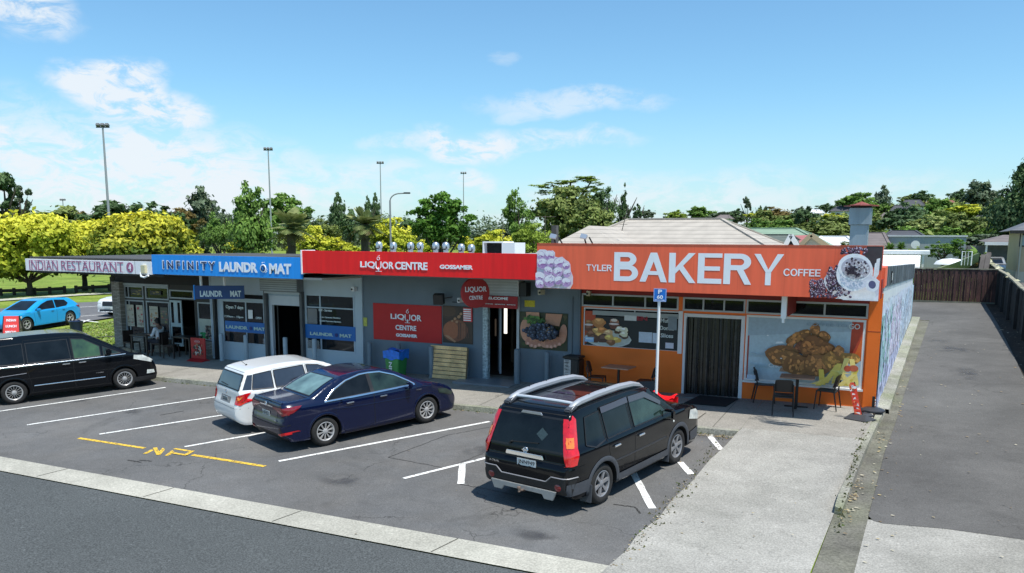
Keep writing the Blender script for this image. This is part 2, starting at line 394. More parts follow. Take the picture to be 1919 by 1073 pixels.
def cloud(px, py, wpx, hpx, strength):
    """one cloud: a soft-edged bank at a direction of the sky"""
    d = ray(px, py).normalized(); t = Vector((-d.y, d.x, 0)).normalized()
    c = d + Vector((.055, .055, .035))
    sb = wn.new('ShaderNodeVectorMath'); sb.operation = 'SUBTRACT'; wl.new(wv.outputs[0], sb.inputs[0]); sb.inputs[1].default_value = c
    dt = wn.new('ShaderNodeVectorMath'); dt.operation = 'DOT_PRODUCT'; wl.new(sb.outputs[0], dt.inputs[0]); dt.inputs[1].default_value = t*(FPX/wpx)
    up = d.cross(t); up = up if up.z > 0 else -up
    du = wn.new('ShaderNodeVectorMath'); du.operation = 'DOT_PRODUCT'; wl.new(sb.outputs[0], du.inputs[0]); du.inputs[1].default_value = up*(FPX/hpx)
    r2 = wmath('ADD', wmath('MULTIPLY', dt.outputs['Value'], dt.outputs['Value']), wmath('MULTIPLY', du.outputs['Value'], du.outputs['Value']))
    return wmath('MULTIPLY', wmr(r2, 0.0, 1.25, 1, 0), strength)
tot = None
for c in ((205, 155, 80, 42, 1.2), (300, 212, 100, 40, 1.2), (255, 185, 60, 40, .7), (870, 265, 115, 40, 1.2), (1040, 262, 150, 22, .62), (740, 268, 80, 20, .5), (1070, 190, 170, 26, .55), (975, 212, 45, 16, .4),
          (30, 15, 90, 48, .9), (80, 330, 320, 120, .95), (300, 335, 320, 100, .9), (60, 290, 130, 30, .5), (592, 340, 30, 14, .8), (380, 300, 26, 16, .6), (890, 335, 55, 26, .8), (20, 235, 30, 9, .7), (245, 245, 14, 9, .6),
          (450, 345, 90, 22, .7), (640, 320, 90, 16, .5), (740, 320, 60, 16, .5), (150, 295, 70, 18, .4), (1250, 385, 380, 70, .65), (1700, 380, 260, 50, .4), (960, 112, 36, 14, .25), (290, 350, 80, 22, .5), (400, 350, 560, 80, .55), (0, 380, 560, 90, .6)):
    o = cloud(*c); tot = o if tot is None else wmath('MAXIMUM', tot, wmath('ADD', wmath('MULTIPLY', tot, .35), o))
nz = wnoise(23, 10, 2.2, .5, .66, 3)
dens = wmath('MULTIPLY', tot, wmr(nz.outputs[0], .36, .60, .10, 1.05))
dens = wmath('MINIMUM', wmath('MULTIPLY', dens, 1.0), .93)
# pale haze low over the horizon
sep = wn.new('ShaderNodeSeparateXYZ'); wl.new(DIR, sep.inputs[0])
haze = wmr(sep.outputs[2], -.02, .18, .45, 0.0)
grade = wn.new('ShaderNodeMix'); grade.data_type = 'RGBA'; grade.blend_type = 'MULTIPLY'; grade.inputs[0].default_value = 1; grade.inputs[7].default_value = (.94, 1.34, 1.46, 1)
wl.new(sky.outputs[0], grade.inputs[6])
mixh = wn.new('ShaderNodeMix'); mixh.data_type = 'RGBA'; wl.new(haze, mixh.inputs[0]); wl.new(grade.outputs[2], mixh.inputs[6]); mixh.inputs[7].default_value = (5.0, 6.0, 7.1, 1)
mixc = wn.new('ShaderNodeMix'); mixc.data_type = 'RGBA'; wl.new(dens, mixc.inputs[0]); wl.new(mixh.outputs[2], mixc.inputs[6]); mixc.inputs[7].default_value = (7.0, 7.5, 8.0, 1)
wl.new(mixc.outputs[2], bg.inputs['Color'])

sl = bpy.data.lights.new('sun', 'SUN'); sl.energy = 5.4; sl.angle = math.radians(.53); sl.color = (1, .965, .9)
so = bpy.data.objects.new('sun', sl); COL.objects.link(so); so.rotation_euler = SUNDIR.to_track_quat('Z', 'Y').to_euler(); so.location = (10, -10, 60)
scene.view_settings.view_transform = 'Standard'; scene.view_settings.look = 'None'; scene.view_settings.exposure = 0; scene.view_settings.gamma = 1
scene.cycles.max_bounces = 8; scene.cycles.transparent_max_bounces = 16

# ================================================================ ground
M_GRASS = ground_mat('lawn_grass', (.15, .23, .028), .28, .22, 9, warm=(.22, .26, .05), stain=(.75, .7), bump=.6)
M_LOT = ground_mat('parking_asphalt', (.128, .127, .125), .24, .15, 50, crack=.55, stain=(.78, .6), warm=(.138, .132, .124))
M_ROAD = ground_mat('road_chipseal', (.084, .090, .089), .42, .07, 42, stain=(.95, .8), bump=.8)
M_DRV = ground_mat('driveway_asphalt', (.108, .104, .098), .20, .15, 45, crack=.25, cscale=.2, stain=(.82, .6), warm=(.125, .12, .113))
M_APRON = ground_mat('exposed_concrete', (.35, .335, .30), .24, .16, 36, crack=.0, stain=(.84, .6), warm=(.27, .26, .23), bump=.7)
M_STRIP = ground_mat('strip_concrete', (.42, .40, .34), .20, .13, 30, stain=(.82, .6), warm=(.36, .345, .29))
M_PATH = ground_mat('footpath_concrete', (.29, .27, .235), .20, .16, 32, stain=(.72, .6), warm=(.25, .235, .205), crack=.5, cscale=.5)
M_KERB = ground_mat('kerb_concrete', (.30, .29, .25), .30, .26, 26, stain=(.6, .6), warm=(.20, .21, .14))
M_GUT = ground_mat('gutter_concrete', (.15, .142, .12), .25, .2, 26, stain=(.55, .6), warm=(.14, .14, .10), big=1.2)
M_SOIL = ground_mat('dark_soil', (.035, .028, .022), .5, .3, 20, stain=(.6, .6), big=1.4)
M_FAR = ground_mat('road_far_asphalt', (.14, .14, .145), .1, .1, 20)

# terrain: one sheet to the horizon
rings = [0, 8, 16, 24, 32, 40, 50, 60, 70, 80, 90, 105, 120, 140, 160, 190, 220, 260, 300, 350, 420, 520, 700, 1000, 1600, 2600, 4500]
SEG = 96; tv, tf = [(0, 0, gz(0, 0)-.05)], []
for r in rings[1:]:
    for k in range(SEG):
        a = 2*PI*k/SEG; x, y = r*math.cos(a), r*math.sin(a); tv.append((x, y, gz(x, y)-.05))
for k in range(SEG): tf.append((0, 1+k, 1+(k+1) % SEG))
for i in range(len(rings)-2):
    for k in range(SEG):
        a, b = 1+i*SEG+k, 1+i*SEG+(k+1) % SEG; tf.append((a, a+SEG, b+SEG, b))
t = MB(); t.add(tv, tf); o = t.build('ground', M_GRASS, smooth=True, base=False); o['kind'] = 'structure'

G = lambda x, y, dz=0: (lambda p: (p.x, p.y))(Wg(x, y, dz))
grid_sheet('road', [(-70, -45), (-3.6, -45), (-3.6, 9.4), (-70, 9.3)], .0, M_ROAD, 6)
grid_sheet('road_behind', [(-3.59, -45), (45, -45), (45, -12.1), (-3.59, -12.1)], .0, M_ROAD, 6)
lotL = [(-3.52, 9.99), (-3.46, 10.6), (-3.50, 11.3), (-3.40, 12.0), (-3.43, 13.0), (-3.36, 14.0), (-3.34, 15.2), (-3.24, 16.2), (-3.2, 17.34)]
grid_sheet('parking_lot', [(-70, 10.0)]+lotL+[(-70, 17.30)], .0, M_LOT, 4)
grid_sheet('concrete_strip', [(-70, 9.3), (-3.58, 9.42), (-3.50, 10.03), (-70, 10.03)], .012, M_STRIP, 2)
for k, xx in enumerate((-6.05, -9.1, -12.15, -15.2)):
    j = MB(); j.sheet([(xx, 9.44), (xx+.02, 9.44), (xx+.13, 10.02), (xx+.11, 10.02)], lambda x, y: gz(x, y)+.017); o = j.build('strip_joint', mat('joint_dark', (.08, .075, .06), .95, .2)); o['kind'] = 'structure'
apdz = lambda x, y: .015+.115*smooth(13.5, 17.4, y)
kl = [G(*q) for q in ((1563.8, 963), (1571, 938), (1593, 890), (1616.9, 828.5), (1636, 796), (1645, 776))]
grid_sheet('concrete_apron', [(-3.62, -12), (5.5, -12), (5.5, 4), (-.95, 9.6)]+[(-1.0, 10.5), kl[0], kl[1], kl[2], (kl[3][0], 17.6)]+[(-3.18, 17.6)]+[(p[0], p[1]) for p in reversed(lotL)]+[(-3.55, 9.3)], apdz, M_APRON, 1.0)
# footpath slab and kerb
fpdz = lambda x, y: .125+.012*(y-17.4)
grid_sheet('footpath', [(-36, 17.46), (-3.2, 17.46), (-3.2, 20.9), (-22.2, 21.2), (-36, 21.2)], fpdz, M_PATH, 2)
grid_sheet('footpath_slab', [(-3.196, 17.604), (kl[3][0], 17.604), kl[4], (-.70, 20.5), (-3.196, 20.5)], fpdz, M_PATH, 1)
k = MB()
xs = list(np.arange(-42, -3.2, 1.5))+[-3.2]
for a, b in zip(xs[:-1], xs[1:]):
    za, zb = gz(a, 17.4), gz(b, 17.4); g = .006
    k.add([(a+g, 17.30, za-.05), (b-g, 17.30, zb-.05), (b-g, 17.33, zb+.12), (a+g, 17.33, za+.12), (a+g, 17.46, za+.127), (b-g, 17.46, zb+.127)], [(0, 1, 2, 3), (3, 2, 5, 4)])
o = k.build('kerb', M_KERB); o['kind'] = 'structure'
# joints across the footpath
for i, xx in enumerate(np.arange(-21.5, -3, 2.95)):
    j = MB(); j.sheet([(xx, 17.48), (xx+.016, 17.48), (xx+.016, 20.3), (xx, 20.3)], lambda x, y: gz(x, y)+fpdz(x, y)+.004); o = j.build('footpath_joint', MATS['joint_dark']); o['kind'] = 'structure'
j = MB(); a, b = G(1322, 774, .13), G(1270, 812, .13); j.add([(a[0], a[1], gz(*a)+.145), (a[0]+.03, a[1], gz(*a)+.145), (b[0]+.03, b[1], gz(*b)+.14), (b[0], b[1], gz(*b)+.14)], [(0, 1, 2, 3)]); o = j.build('footpath_joint', MATS['joint_dark']); o['kind'] = 'structure'
# kerb along the driveway
kr = [G(*q) for q in ((1578, 966), (1588, 940), (1604, 895), (1625.7, 842.6), (1643, 805), (1662, 768))]
kb = MB()
KL = kl+[(-.66, 20.6), (-.05, 39.2)]; KR = kr+[(-.36, 20.6), (.25, 39.2)]
for i in range(len(KL)-1):
    (ax, ay), (bx, by), (cx, cy), (dx, dy) = KL[i], KL[i+1], KR[i], KR[i+1]
    za, zb = gz(ax, ay)+.13, gz(bx, by)+.13; zc, zd = gz(cx, cy)+.11, gz(dx, dy)+.11
    kb.add([(ax, ay, za), (bx, by, zb), (dx, dy, zd), (cx, cy, zc), (cx+.02, cy, zc-.2), (dx+.02, dy, zd-.2), (ax, ay, za-.2), (bx, by, zb-.2)], [(0, 1, 2, 3), (3, 2, 5, 4), (1, 0, 6, 7)])
    if i == 0: kb.add([(ax, ay, za), (cx, cy, zc), (cx, cy-.02, zc-.2), (ax, ay-.02, za-.2)], [(0, 1, 2, 3)])
o = kb.build('driveway_kerb', M_KERB); o['kind'] = 'structure'
gl = [G(*q) for q in ((1627.5, 970), (1636, 938), (1648, 890), (1659, 846), (1678.8, 793), (1694.7, 740), (1708.5, 700), (1742, 601))]
grid_sheet('gutter', [(-1.1, 9.3), (-.98, 10.5), kl[0]]+[(x-.03, y) for x, y in KL[1:-2]]+[(-.5, 20.6), (.1, 39)]+list(reversed(gl))+[(-.46, 10.0), (-.45, 9.0)], .004, M_GUT, 1.5)
dr = [G(*q) for q in ((1915.5, 700), (1900, 665.7), (1872, 610), (1847, 569))]
fr = [G(*q) for q in ((1919, 1012.5), (1770.8, 992), (1655, 982), (1637, 977))]
grid_sheet('driveway', [(3.0, fr[0][1]-.25)]+fr+[(gl[0][0], gl[0][1]+.05)]+gl[1:]+[(-.05, 39), (-2.5, 40.3), (-2.5, 47)]+[(dr[3][0], 47)]+list(reversed(dr))+[(2.95, 20)], .016, M_DRV, 3)
grid_sheet('concrete_crossing', [(-.46, 9.0), (-.46, 11.2)]+[(gl[0][0]-.0, gl[0][1]-.1)]+list(reversed([(x, y+.04) for x, y in fr]))+[(6, fr[0][1]-.35), (6, -12), (-.2, -12)], .011, M_APRON, 2)
grid_sheet('soil_strip', [(2.8, 10), (5, 10), (5, 48), (2.8, 48)], .0, M_SOIL, 4)
g_off = 0
# far road beyond the grass, running across the view
RN = [(-34.5, 0), (-36.6, 12), (-38.3, 22), (-38.9, 27), (-39.7, 34), (-41, 45), (-44, 70)]
RF = [(-44, 0), (-48, 18), (-51.6, 30), G(130, 568), G(222, 564), (-58.5, 55), (-66, 80)]
grid_sheet('cross_road', RN+list(reversed(RF)), .03, M_FAR, 5)
M_WLINE = mat('white_road_paint', (.78, .77, .73), .7, .13, 5, fine=.16)
def worn(m, a, b_):
    nt = m.node_tree; nd, lk = nt.nodes, nt.links; n = nd.new('ShaderNodeTexNoise'); n.inputs['Scale'].default_value = 16; n.inputs['Detail'].default_value = 7; n.inputs['Roughness'].default_value = .7
    g = nd.new('ShaderNodeNewGeometry'); lk.new(g.outputs['Position'], n.inputs['Vector']); r = nd.new('ShaderNodeMapRange'); r.inputs[1].default_value = a; r.inputs[2].default_value = b_; r.inputs[3].default_value = .1; lk.new(n.outputs[0], r.inputs[0]); lk.new(r.outputs[0], nd['Principled BSDF'].inputs['Alpha'])
worn(M_WLINE, .36, .46)
M_YLINE = mat('yellow_road_paint', (.78, .50, .05), .7, .12, 5, fine=.18)
worn(M_YLINE, .38, .50)
def gline(a, b, w, m=M_WLINE, name='painted_line', dz=.008, n=8):
    mb = MB(); d = Vector((b[0]-a[0], b[1]-a[1], 0)); L = d.length; d.normalize(); s = Vector((-d.y, d.x, 0))*(w/2); rnd = random.Random(int(abs(a[0]*97+a[1]*31)))
    n = max(2, int(L/.25)); vs = []
    for i in range(n+1):
        p = Vector((a[0], a[1], 0))+d*(L*i/n)
        for q in (p-s*(1+rnd.uniform(-.10, .10)), p+s*(1+rnd.uniform(-.10, .10))): vs.append((q.x, q.y, gz(q.x, q.y)+dz))
    mb.add(vs, [(2*i, 2*i+2, 2*i+3, 2*i+1) for i in range(n)])
    o = mb.build(name, m); o['kind'] = 'structure'; return o
for a, b in (((0, 770.6), (311, 726)), ((51, 796.3), (410, 742.8)), ((186.7, 813.7), (520, 762)), ((346.5, 837.3), (575, 797)), ((523, 864.4), (918, 790)), ((756.9, 896.7), (960, 846))):
    gline(G(*a), G(*b), .10)
gline((-25.0, 11.3), G(0, 770.6), .10)
for a, b in (((867, 868), (864, 907)), ((1186, 884), (1223, 953)), ((1275, 866), (1296, 889)), ((1329, 815), (1352, 843))):
    gline(G(*a), G(*b), .13, name='painted_dash')
gline(G(148, 821), G(272, 840), .10, M_YLINE, 'yellow_line'); gline(G(361, 852.5), G(497, 874), .10, M_YLINE, 'yellow_line')
def gpoly(pts, w=.075, m=M_YLINE, name='painted_letter'):
    mb = MB()
    for a, b in zip(pts[:-1], pts[1:]):
        a, b = G(*a), G(*b); d = Vector((b[0]-a[0], b[1]-a[1], 0)).normalized(); s = Vector((-d.y, d.x, 0))*(w/2); e = d*(w*.3); z = gz(*a)+.008+.0004*len(mb.f)
        A, B = Vector((a[0], a[1], 0))-e, Vector((b[0], b[1], 0))+e
        mb.add([(q.x, q.y, z) for q in (A-s, B-s, B+s, A+s)], [(0, 1, 2, 3)])
    o = mb.build(name, m); o['kind'] = 'structure'
gpoly([(273, 850), (291, 839.5), (297.5, 852), (309, 838.5)], .085)
gpoly([(314, 853.5), (329, 841), (361, 845.5), (349, 853), (322, 849)], .085)
for a, b in (((145, 577), (222, 572)), ((147, 594), (228, 588)), ((30, 586), (-60, 592)), ((152, 601), (185, 605)), ((152, 606), (168, 600))):
    gline(G(*a), G(*b), .13, name='road_marking', dz=.045)
grid_sheet('field_path', [G(-40, 565), G(0, 560.5), G(157, 550), G(217, 547), G(217, 550), G(157, 553), G(0, 564), G(-40, 569)], .02, mat('path_pale', (.42, .42, .34), .9, .2), 8)
# patched asphalt and gutter litter
cr_m = mat('crack_tar', (.035, .033, .03), .9, .2)
def oil_mat():
    m = bpy.data.materials.new('oil_stain'); nt, nd, lk, b = nodes(m); b.inputs['Base Color'].default_value = (.06, .06, .065, 1); b.inputs['Roughness'].default_value = .75
    tc_ = nd.new('ShaderNodeTexCoord'); mp = nd.new('ShaderNodeVectorMath'); mp.operation = 'SUBTRACT'; mp.inputs[1].default_value = (.5, .5, 0); lk.new(tc_.outputs['Generated'], mp.inputs[0])
    fl = nd.new('ShaderNodeVectorMath'); fl.operation = 'MULTIPLY'; fl.inputs[1].default_value = (1, 1, 0); lk.new(mp.outputs[0], fl.inputs[0]); ln_ = nd.new('ShaderNodeVectorMath'); ln_.operation = 'LENGTH'; lk.new(fl.outputs[0], ln_.inputs[0])
    n1 = nd.new('ShaderNodeTexNoise'); n1.inputs['Scale'].default_value = 3; n1.inputs['Detail'].default_value = 6; geo = nd.new('ShaderNodeNewGeometry'); lk.new(geo.outputs['Position'], n1.inputs['Vector'])
    r1 = nd.new('ShaderNodeMapRange'); r1.inputs[1].default_value = .1; r1.inputs[2].default_value = .45; r1.inputs[3].default_value = .55; r1.inputs[4].default_value = 0; lk.new(ln_.outputs['Value'], r1.inputs[0])
    r2 = nd.new('ShaderNodeMapRange'); r2.inputs[1].default_value = .35; r2.inputs[2].default_value = .65; lk.new(n1.outputs[0], r2.inputs[0]); mu = nd.new('ShaderNodeMath'); mu.operation = 'MULTIPLY'; lk.new(r1.outputs[0], mu.inputs[0]); lk.new(r2.outputs[0], mu.inputs[1]); lk.new(mu.outputs[0], b.inputs['Alpha']); return m
oil_m = oil_mat()
def crack(pts, w=.02, m=cr_m, dz=.006, name='asphalt_crack'):
    pts = [G(*q) for q in pts]; mb = MB(); rnd = random.Random(3)
    for a, b in zip(pts[:-1], pts[1:]):
        n = 6
        for i in range(n):
            p = [a[j]+(b[j]-a[j])*i/n+(rnd.uniform(-.02, .02) if i else 0) for j in (0, 1)]; q = [a[j]+(b[j]-a[j])*(i+1)/n for j in (0, 1)]
            d = Vector((q[0]-p[0], q[1]-p[1], 0)).normalized(); s = Vector((-d.y, d.x, 0))*(w/2)
            mb.add([(p[0]-s.x, p[1]-s.y, gz(*p)+dz), (q[0]-s.x, q[1]-s.y, gz(*q)+dz), (q[0]+s.x, q[1]+s.y, gz(*q)+dz), (p[0]+s.x, p[1]+s.y, gz(*p)+dz)], [(0, 1, 2, 3)])
    o = mb.build(name, m); o['kind'] = 'structure'
crack([(728, 857), (840, 815), (920, 800)], .014); crack([(728, 857), (830, 876)], .014); crack([(850, 872), (905, 850)], .012)
crack([(860, 907), (905, 915), (1000, 935)], .014); crack([(1150, 945), (1190, 950), (1200, 962)], .03)
for (px, py, sx_, sy_, rz_, col_) in ((1790, 655, .8, .9, .3, (.10, .105, .125)), (1760, 640, .5, .35, .9, (.12, .12, .13)), (1815, 700, .3, 1.2, .1, (.135, .13, .125)), (660, 770, .35, .5, .4, (.11, .105, .10)), (250, 770, .4, .3, .2, (.125, .12, .115)), (900, 845, .5, .35, .9, (.13, .125, .12)), (640, 900, .8, .4, .1, (.15, .145, .14)), (150, 750, .3, .4, .5, (.12, .118, .115)), (1000, 1000, .5, .25, .3, (.155, .15, .145))):
    a_ = G(px, py); mb = MB(); r_ = random.Random(px); n_ = 22; zz_ = lambda x, y: gz(x, y)+(.020 if px > 1600 else .0045)
    rr_ = [1+r_.uniform(-.25, .25) for _ in range(n_)]; pts_ = [(a_[0]+sx_*rr_[i]*math.cos(2*PI*i/n_)*math.cos(rz_)-sy_*rr_[i]*math.sin(2*PI*i/n_)*math.sin(rz_), a_[1]+sx_*rr_[i]*math.cos(2*PI*i/n_)*math.sin(rz_)+sy_*rr_[i]*math.sin(2*PI*i/n_)*math.cos(rz_)) for i in range(n_)]
    mb.sheet(pts_, zz_); o = mb.build('oil_stain', oil_m); o['kind'] = 'structure'
crack([(240, 862), (265, 866)], .04); crack([(262, 862), (285, 864)], .035); crack([(300, 778), (345, 770)], .03)
rnd = random.Random(5)
lit = MB(); cols = [(.42, .33, .16), (.30, .20, .08), (.5, .45, .33), (.18, .13, .07)]
def litter(cx, cy, sx, sy, n, s0, dz):
    for _ in range(n):
        x, y = rnd.gauss(cx, sx), rnd.gauss(cy, sy); a = rnd.uniform(0, PI); s = s0*rnd.uniform(.5, 1.4); lit.col = rnd.choice(cols); z = gz(x, y)+dz+rnd.uniform(0, .01)
        lit.add([(x+s*math.cos(a+t), y+s*.6*math.sin(a+t), z+rnd.uniform(0, .012)) for t in (0, 1.6, 3.1, 4.7)], [(0, 1, 2, 3)])
for q, n in (((1606, 920), 36), ((1590, 965), 24), ((1650, 830), 24), ((1636, 905), 12)):
    a = G(*q); litter(a[0], a[1], .05, .55, n, .03, .02)
litter(-3.5, 17.15, .4, .06, 120, .022, .01); litter(-3.42, 12.5, .06, 2.0, 160, .016, .01); litter(-8, 17.2, 4, .05, 120, .02, .01); litter(.9, 28, 1.0, 7, 70, .03, .03); litter(-.2, 22, .12, 6, 70, .03, .02); litter(3.3, 25, .3, 8, 220, .04, .03)
litter(-9, 13, 4, 2, 25, .018, .008); litter(1.2, 18, .7, 3, 22, .025, .03); litter(-2, 13, .6, 2, 16, .02, .03)
M_PRINT = print_mat()
o = lit.build('leaf_litter', M_PRINT, attr=True); prop(o, 'dry leaves and debris scattered along kerb and gutter', 'litter', kind='stuff')
# moss and weeds along the kerbs
wd = MB()
for _ in range(900):
    if rnd.random() < .55: x, y, dz = rnd.uniform(-21, -3.2), 17.30+rnd.gauss(0, .02), .0
    elif rnd.random() < .5: i = rnd.randrange(len(lotL)-1); x, y, dz = lotL[i][0]+rnd.gauss(0, .05), rnd.uniform(10.5, 17.3), .02
    else: y = rnd.uniform(12, 20); x = -.78+rnd.gauss(0, .05); dz = .13
    wd.col = rnd.choice([(.10, .13, .03), (.14, .14, .05), (.07, .08, .03), (.20, .17, .08)]); s = rnd.uniform(.01, .035); z = gz(x, y)+dz; a = rnd.uniform(0, PI)
    wd.add([(x-s*math.cos(a), y-s*math.sin(a), z), (x+s*math.cos(a), y+s*math.sin(a), z), (x+rnd.gauss(0, .01), y, z+s*1.2)], [(0, 1, 2)])
o = wd.build('kerb_weeds', M_PRINT, attr=True); prop(o, 'tiny weeds and moss in the kerb joints', 'weeds', kind='stuff')
# grass blades standing along the verges so that the lawn is not a flat colour
gb = MB(); rnd = random.Random(11)
for _ in range(15000):
    x = rnd.uniform(-38, -27.9); y = rnd.uniform(19.5, 34)
    if x < -38.4+(27-y)*.06: continue
    s = rnd.uniform(.02, .05); z = gz(x, y)-.05; a = rnd.uniform(0, PI); k = rnd.uniform(.7, 1.25)
    gb.col = rnd.choice([(.14*k, .21*k, .03), (.20*k, .23*k, .05), (.24*k, .24*k, .07), (.10*k, .16*k, .03)])
    gb.add([(x-s*math.cos(a), y-s*math.sin(a), z), (x+s*math.cos(a), y+s*math.sin(a), z), (x+rnd.gauss(0, .04), y+rnd.gauss(0, .04), z+rnd.uniform(.03, .07))], [(0, 1, 2)])
o = gb.build('verge_grass', M_PRINT, attr=True); prop(o, 'rough mown grass on the verge beside the shops', 'grass', kind='stuff')
# ================================================================ vehicles
M_BLACKP = mat('car_paint_black', (.003, .004, .006), .16, 0, coat=.42, spec=.1)
M_NAVYP = mat('car_paint_navy', (.003, .007, .034), .2, 0, metal=.05, coat=.7, spec=.2)
M_WHITEP = mat('car_paint_white', (.78, .78, .76), .3, 0, coat=1.0)
M_CYANP = mat('car_paint_cyan', (.01, .33, .72), .28, 0, coat=1.0)
M_SILVP = mat('car_paint_silver', (.45, .46, .47), .3, 0, metal=.5, coat=1.0)
M_GAP = mat('car_gap_black', (.004, .004, .004), .8, 0)
M_CGLASS = mat('car_glass_dark', (.007, .009, .011), .03, .7, 2.5, spec=.3)
M_CGLASSP = mat('car_glass_pale', (.13, .21, .20), .06, .55, 2.2, spec=.9)
M_CGLASSG = mat('car_glass_green', (.018, .034, .028), .05, .8, 3.0, spec=.5)
M_CLAD = mat('car_cladding_grey', (.055, .06, .07), .55, .1, 8)
M_PLASTB = mat('black_plastic', (.012, .012, .013), .5, .1, 8)
M_CHROME = mat('chrome', (.75, .76, .78), .12, 0, metal=1.0)
M_SILVER = mat('silver_metal', (.60, .61, .62), .35, .05, 5, metal=.85)
M_RAIL = mat('roof_rail_silver', (.40, .42, .45), .42, .04, 6, metal=.35)
M_TYRE = mat('tyre_rubber', (.018, .017, .016), .85, .25, 14, fine=.2)
M_ALLOYD = mat('alloy_dark', (.26, .26, .27), .35, .06, 8, metal=.3)
M_ALLOY = mat('alloy_rim', (.40, .39, .38), .33, .06, 8, metal=.15)
M_RIMDARK = mat('rim_recess', (.02, .02, .02), .6, 0)
M_RED = mat('tail_lamp_red', (.62, .006, .010), .12, .25, 14, coat=1.0)
M_REDD = mat('tail_lamp_deep_red', (.22, .004, .01), .12, .3, 14, coat=1.0)
M_AMBER = mat('tail_lamp_amber', (.85, .20, .02), .15, .2, 14, coat=1.0)
M_LAMP = mat('head_lamp_clear', (.62, .64, .60), .12, .35, 9, coat=1.0)
M_PLATE = mat('number_plate_white', (.62, .63, .62), .5, .04)
M_INK = mat('black_ink', (.01, .01, .012), .6, 0)
M_BRONZE = mat('tow_ball_metal', (.35, .25, .2), .4, .2, 20, metal=.7)

def sd_poly(px, pz, poly):
    d = np.full(px.shape, 1e9); inside = np.zeros(px.shape, bool); n = len(poly)
    for i in range(n):
        ax, az = poly[i]; bx, bz = poly[(i+1) % n]; ex, ez = bx-ax, bz-az; wx, wz = px-ax, pz-az
        t = np.clip((wx*ex+wz*ez)/(ex*ex+ez*ez+1e-12), 0, 1)
        d = np.minimum(d, (wx-ex*t)**2+(wz-ez*t)**2)
        c = ((az > pz) != (bz > pz)) & (px < (bx-ax)*(pz-az)/((bz-az)+1e-12)+ax); inside ^= c
    d = np.sqrt(d); return np.where(inside, -d, d)
def smax(a, b, k):
    h = np.clip(.5+.5*(a-b)/k, 0, 1); return b+(a-b)*h+k*h*(1-h)
def spline(pts, per=6):
    """Catmull-Rom through the outline's points so that panels curve; a point repeated twice stays a corner"""
    out = []; n = len(pts)
    for i in range(n):
        p0, p1, p2, p3 = (np.array(pts[(i+j) % n], float) for j in (-1, 0, 1, 2))
        if np.allclose(p1, p2): continue
        for k in range(per):
            t = k/per; out.append(tuple(.5*((2*p1)+(-p0+p2)*t+(2*p0-5*p1+4*p2-p3)*t*t+(-p0+3*p1-3*p2+p3)*t**3)))
    return out

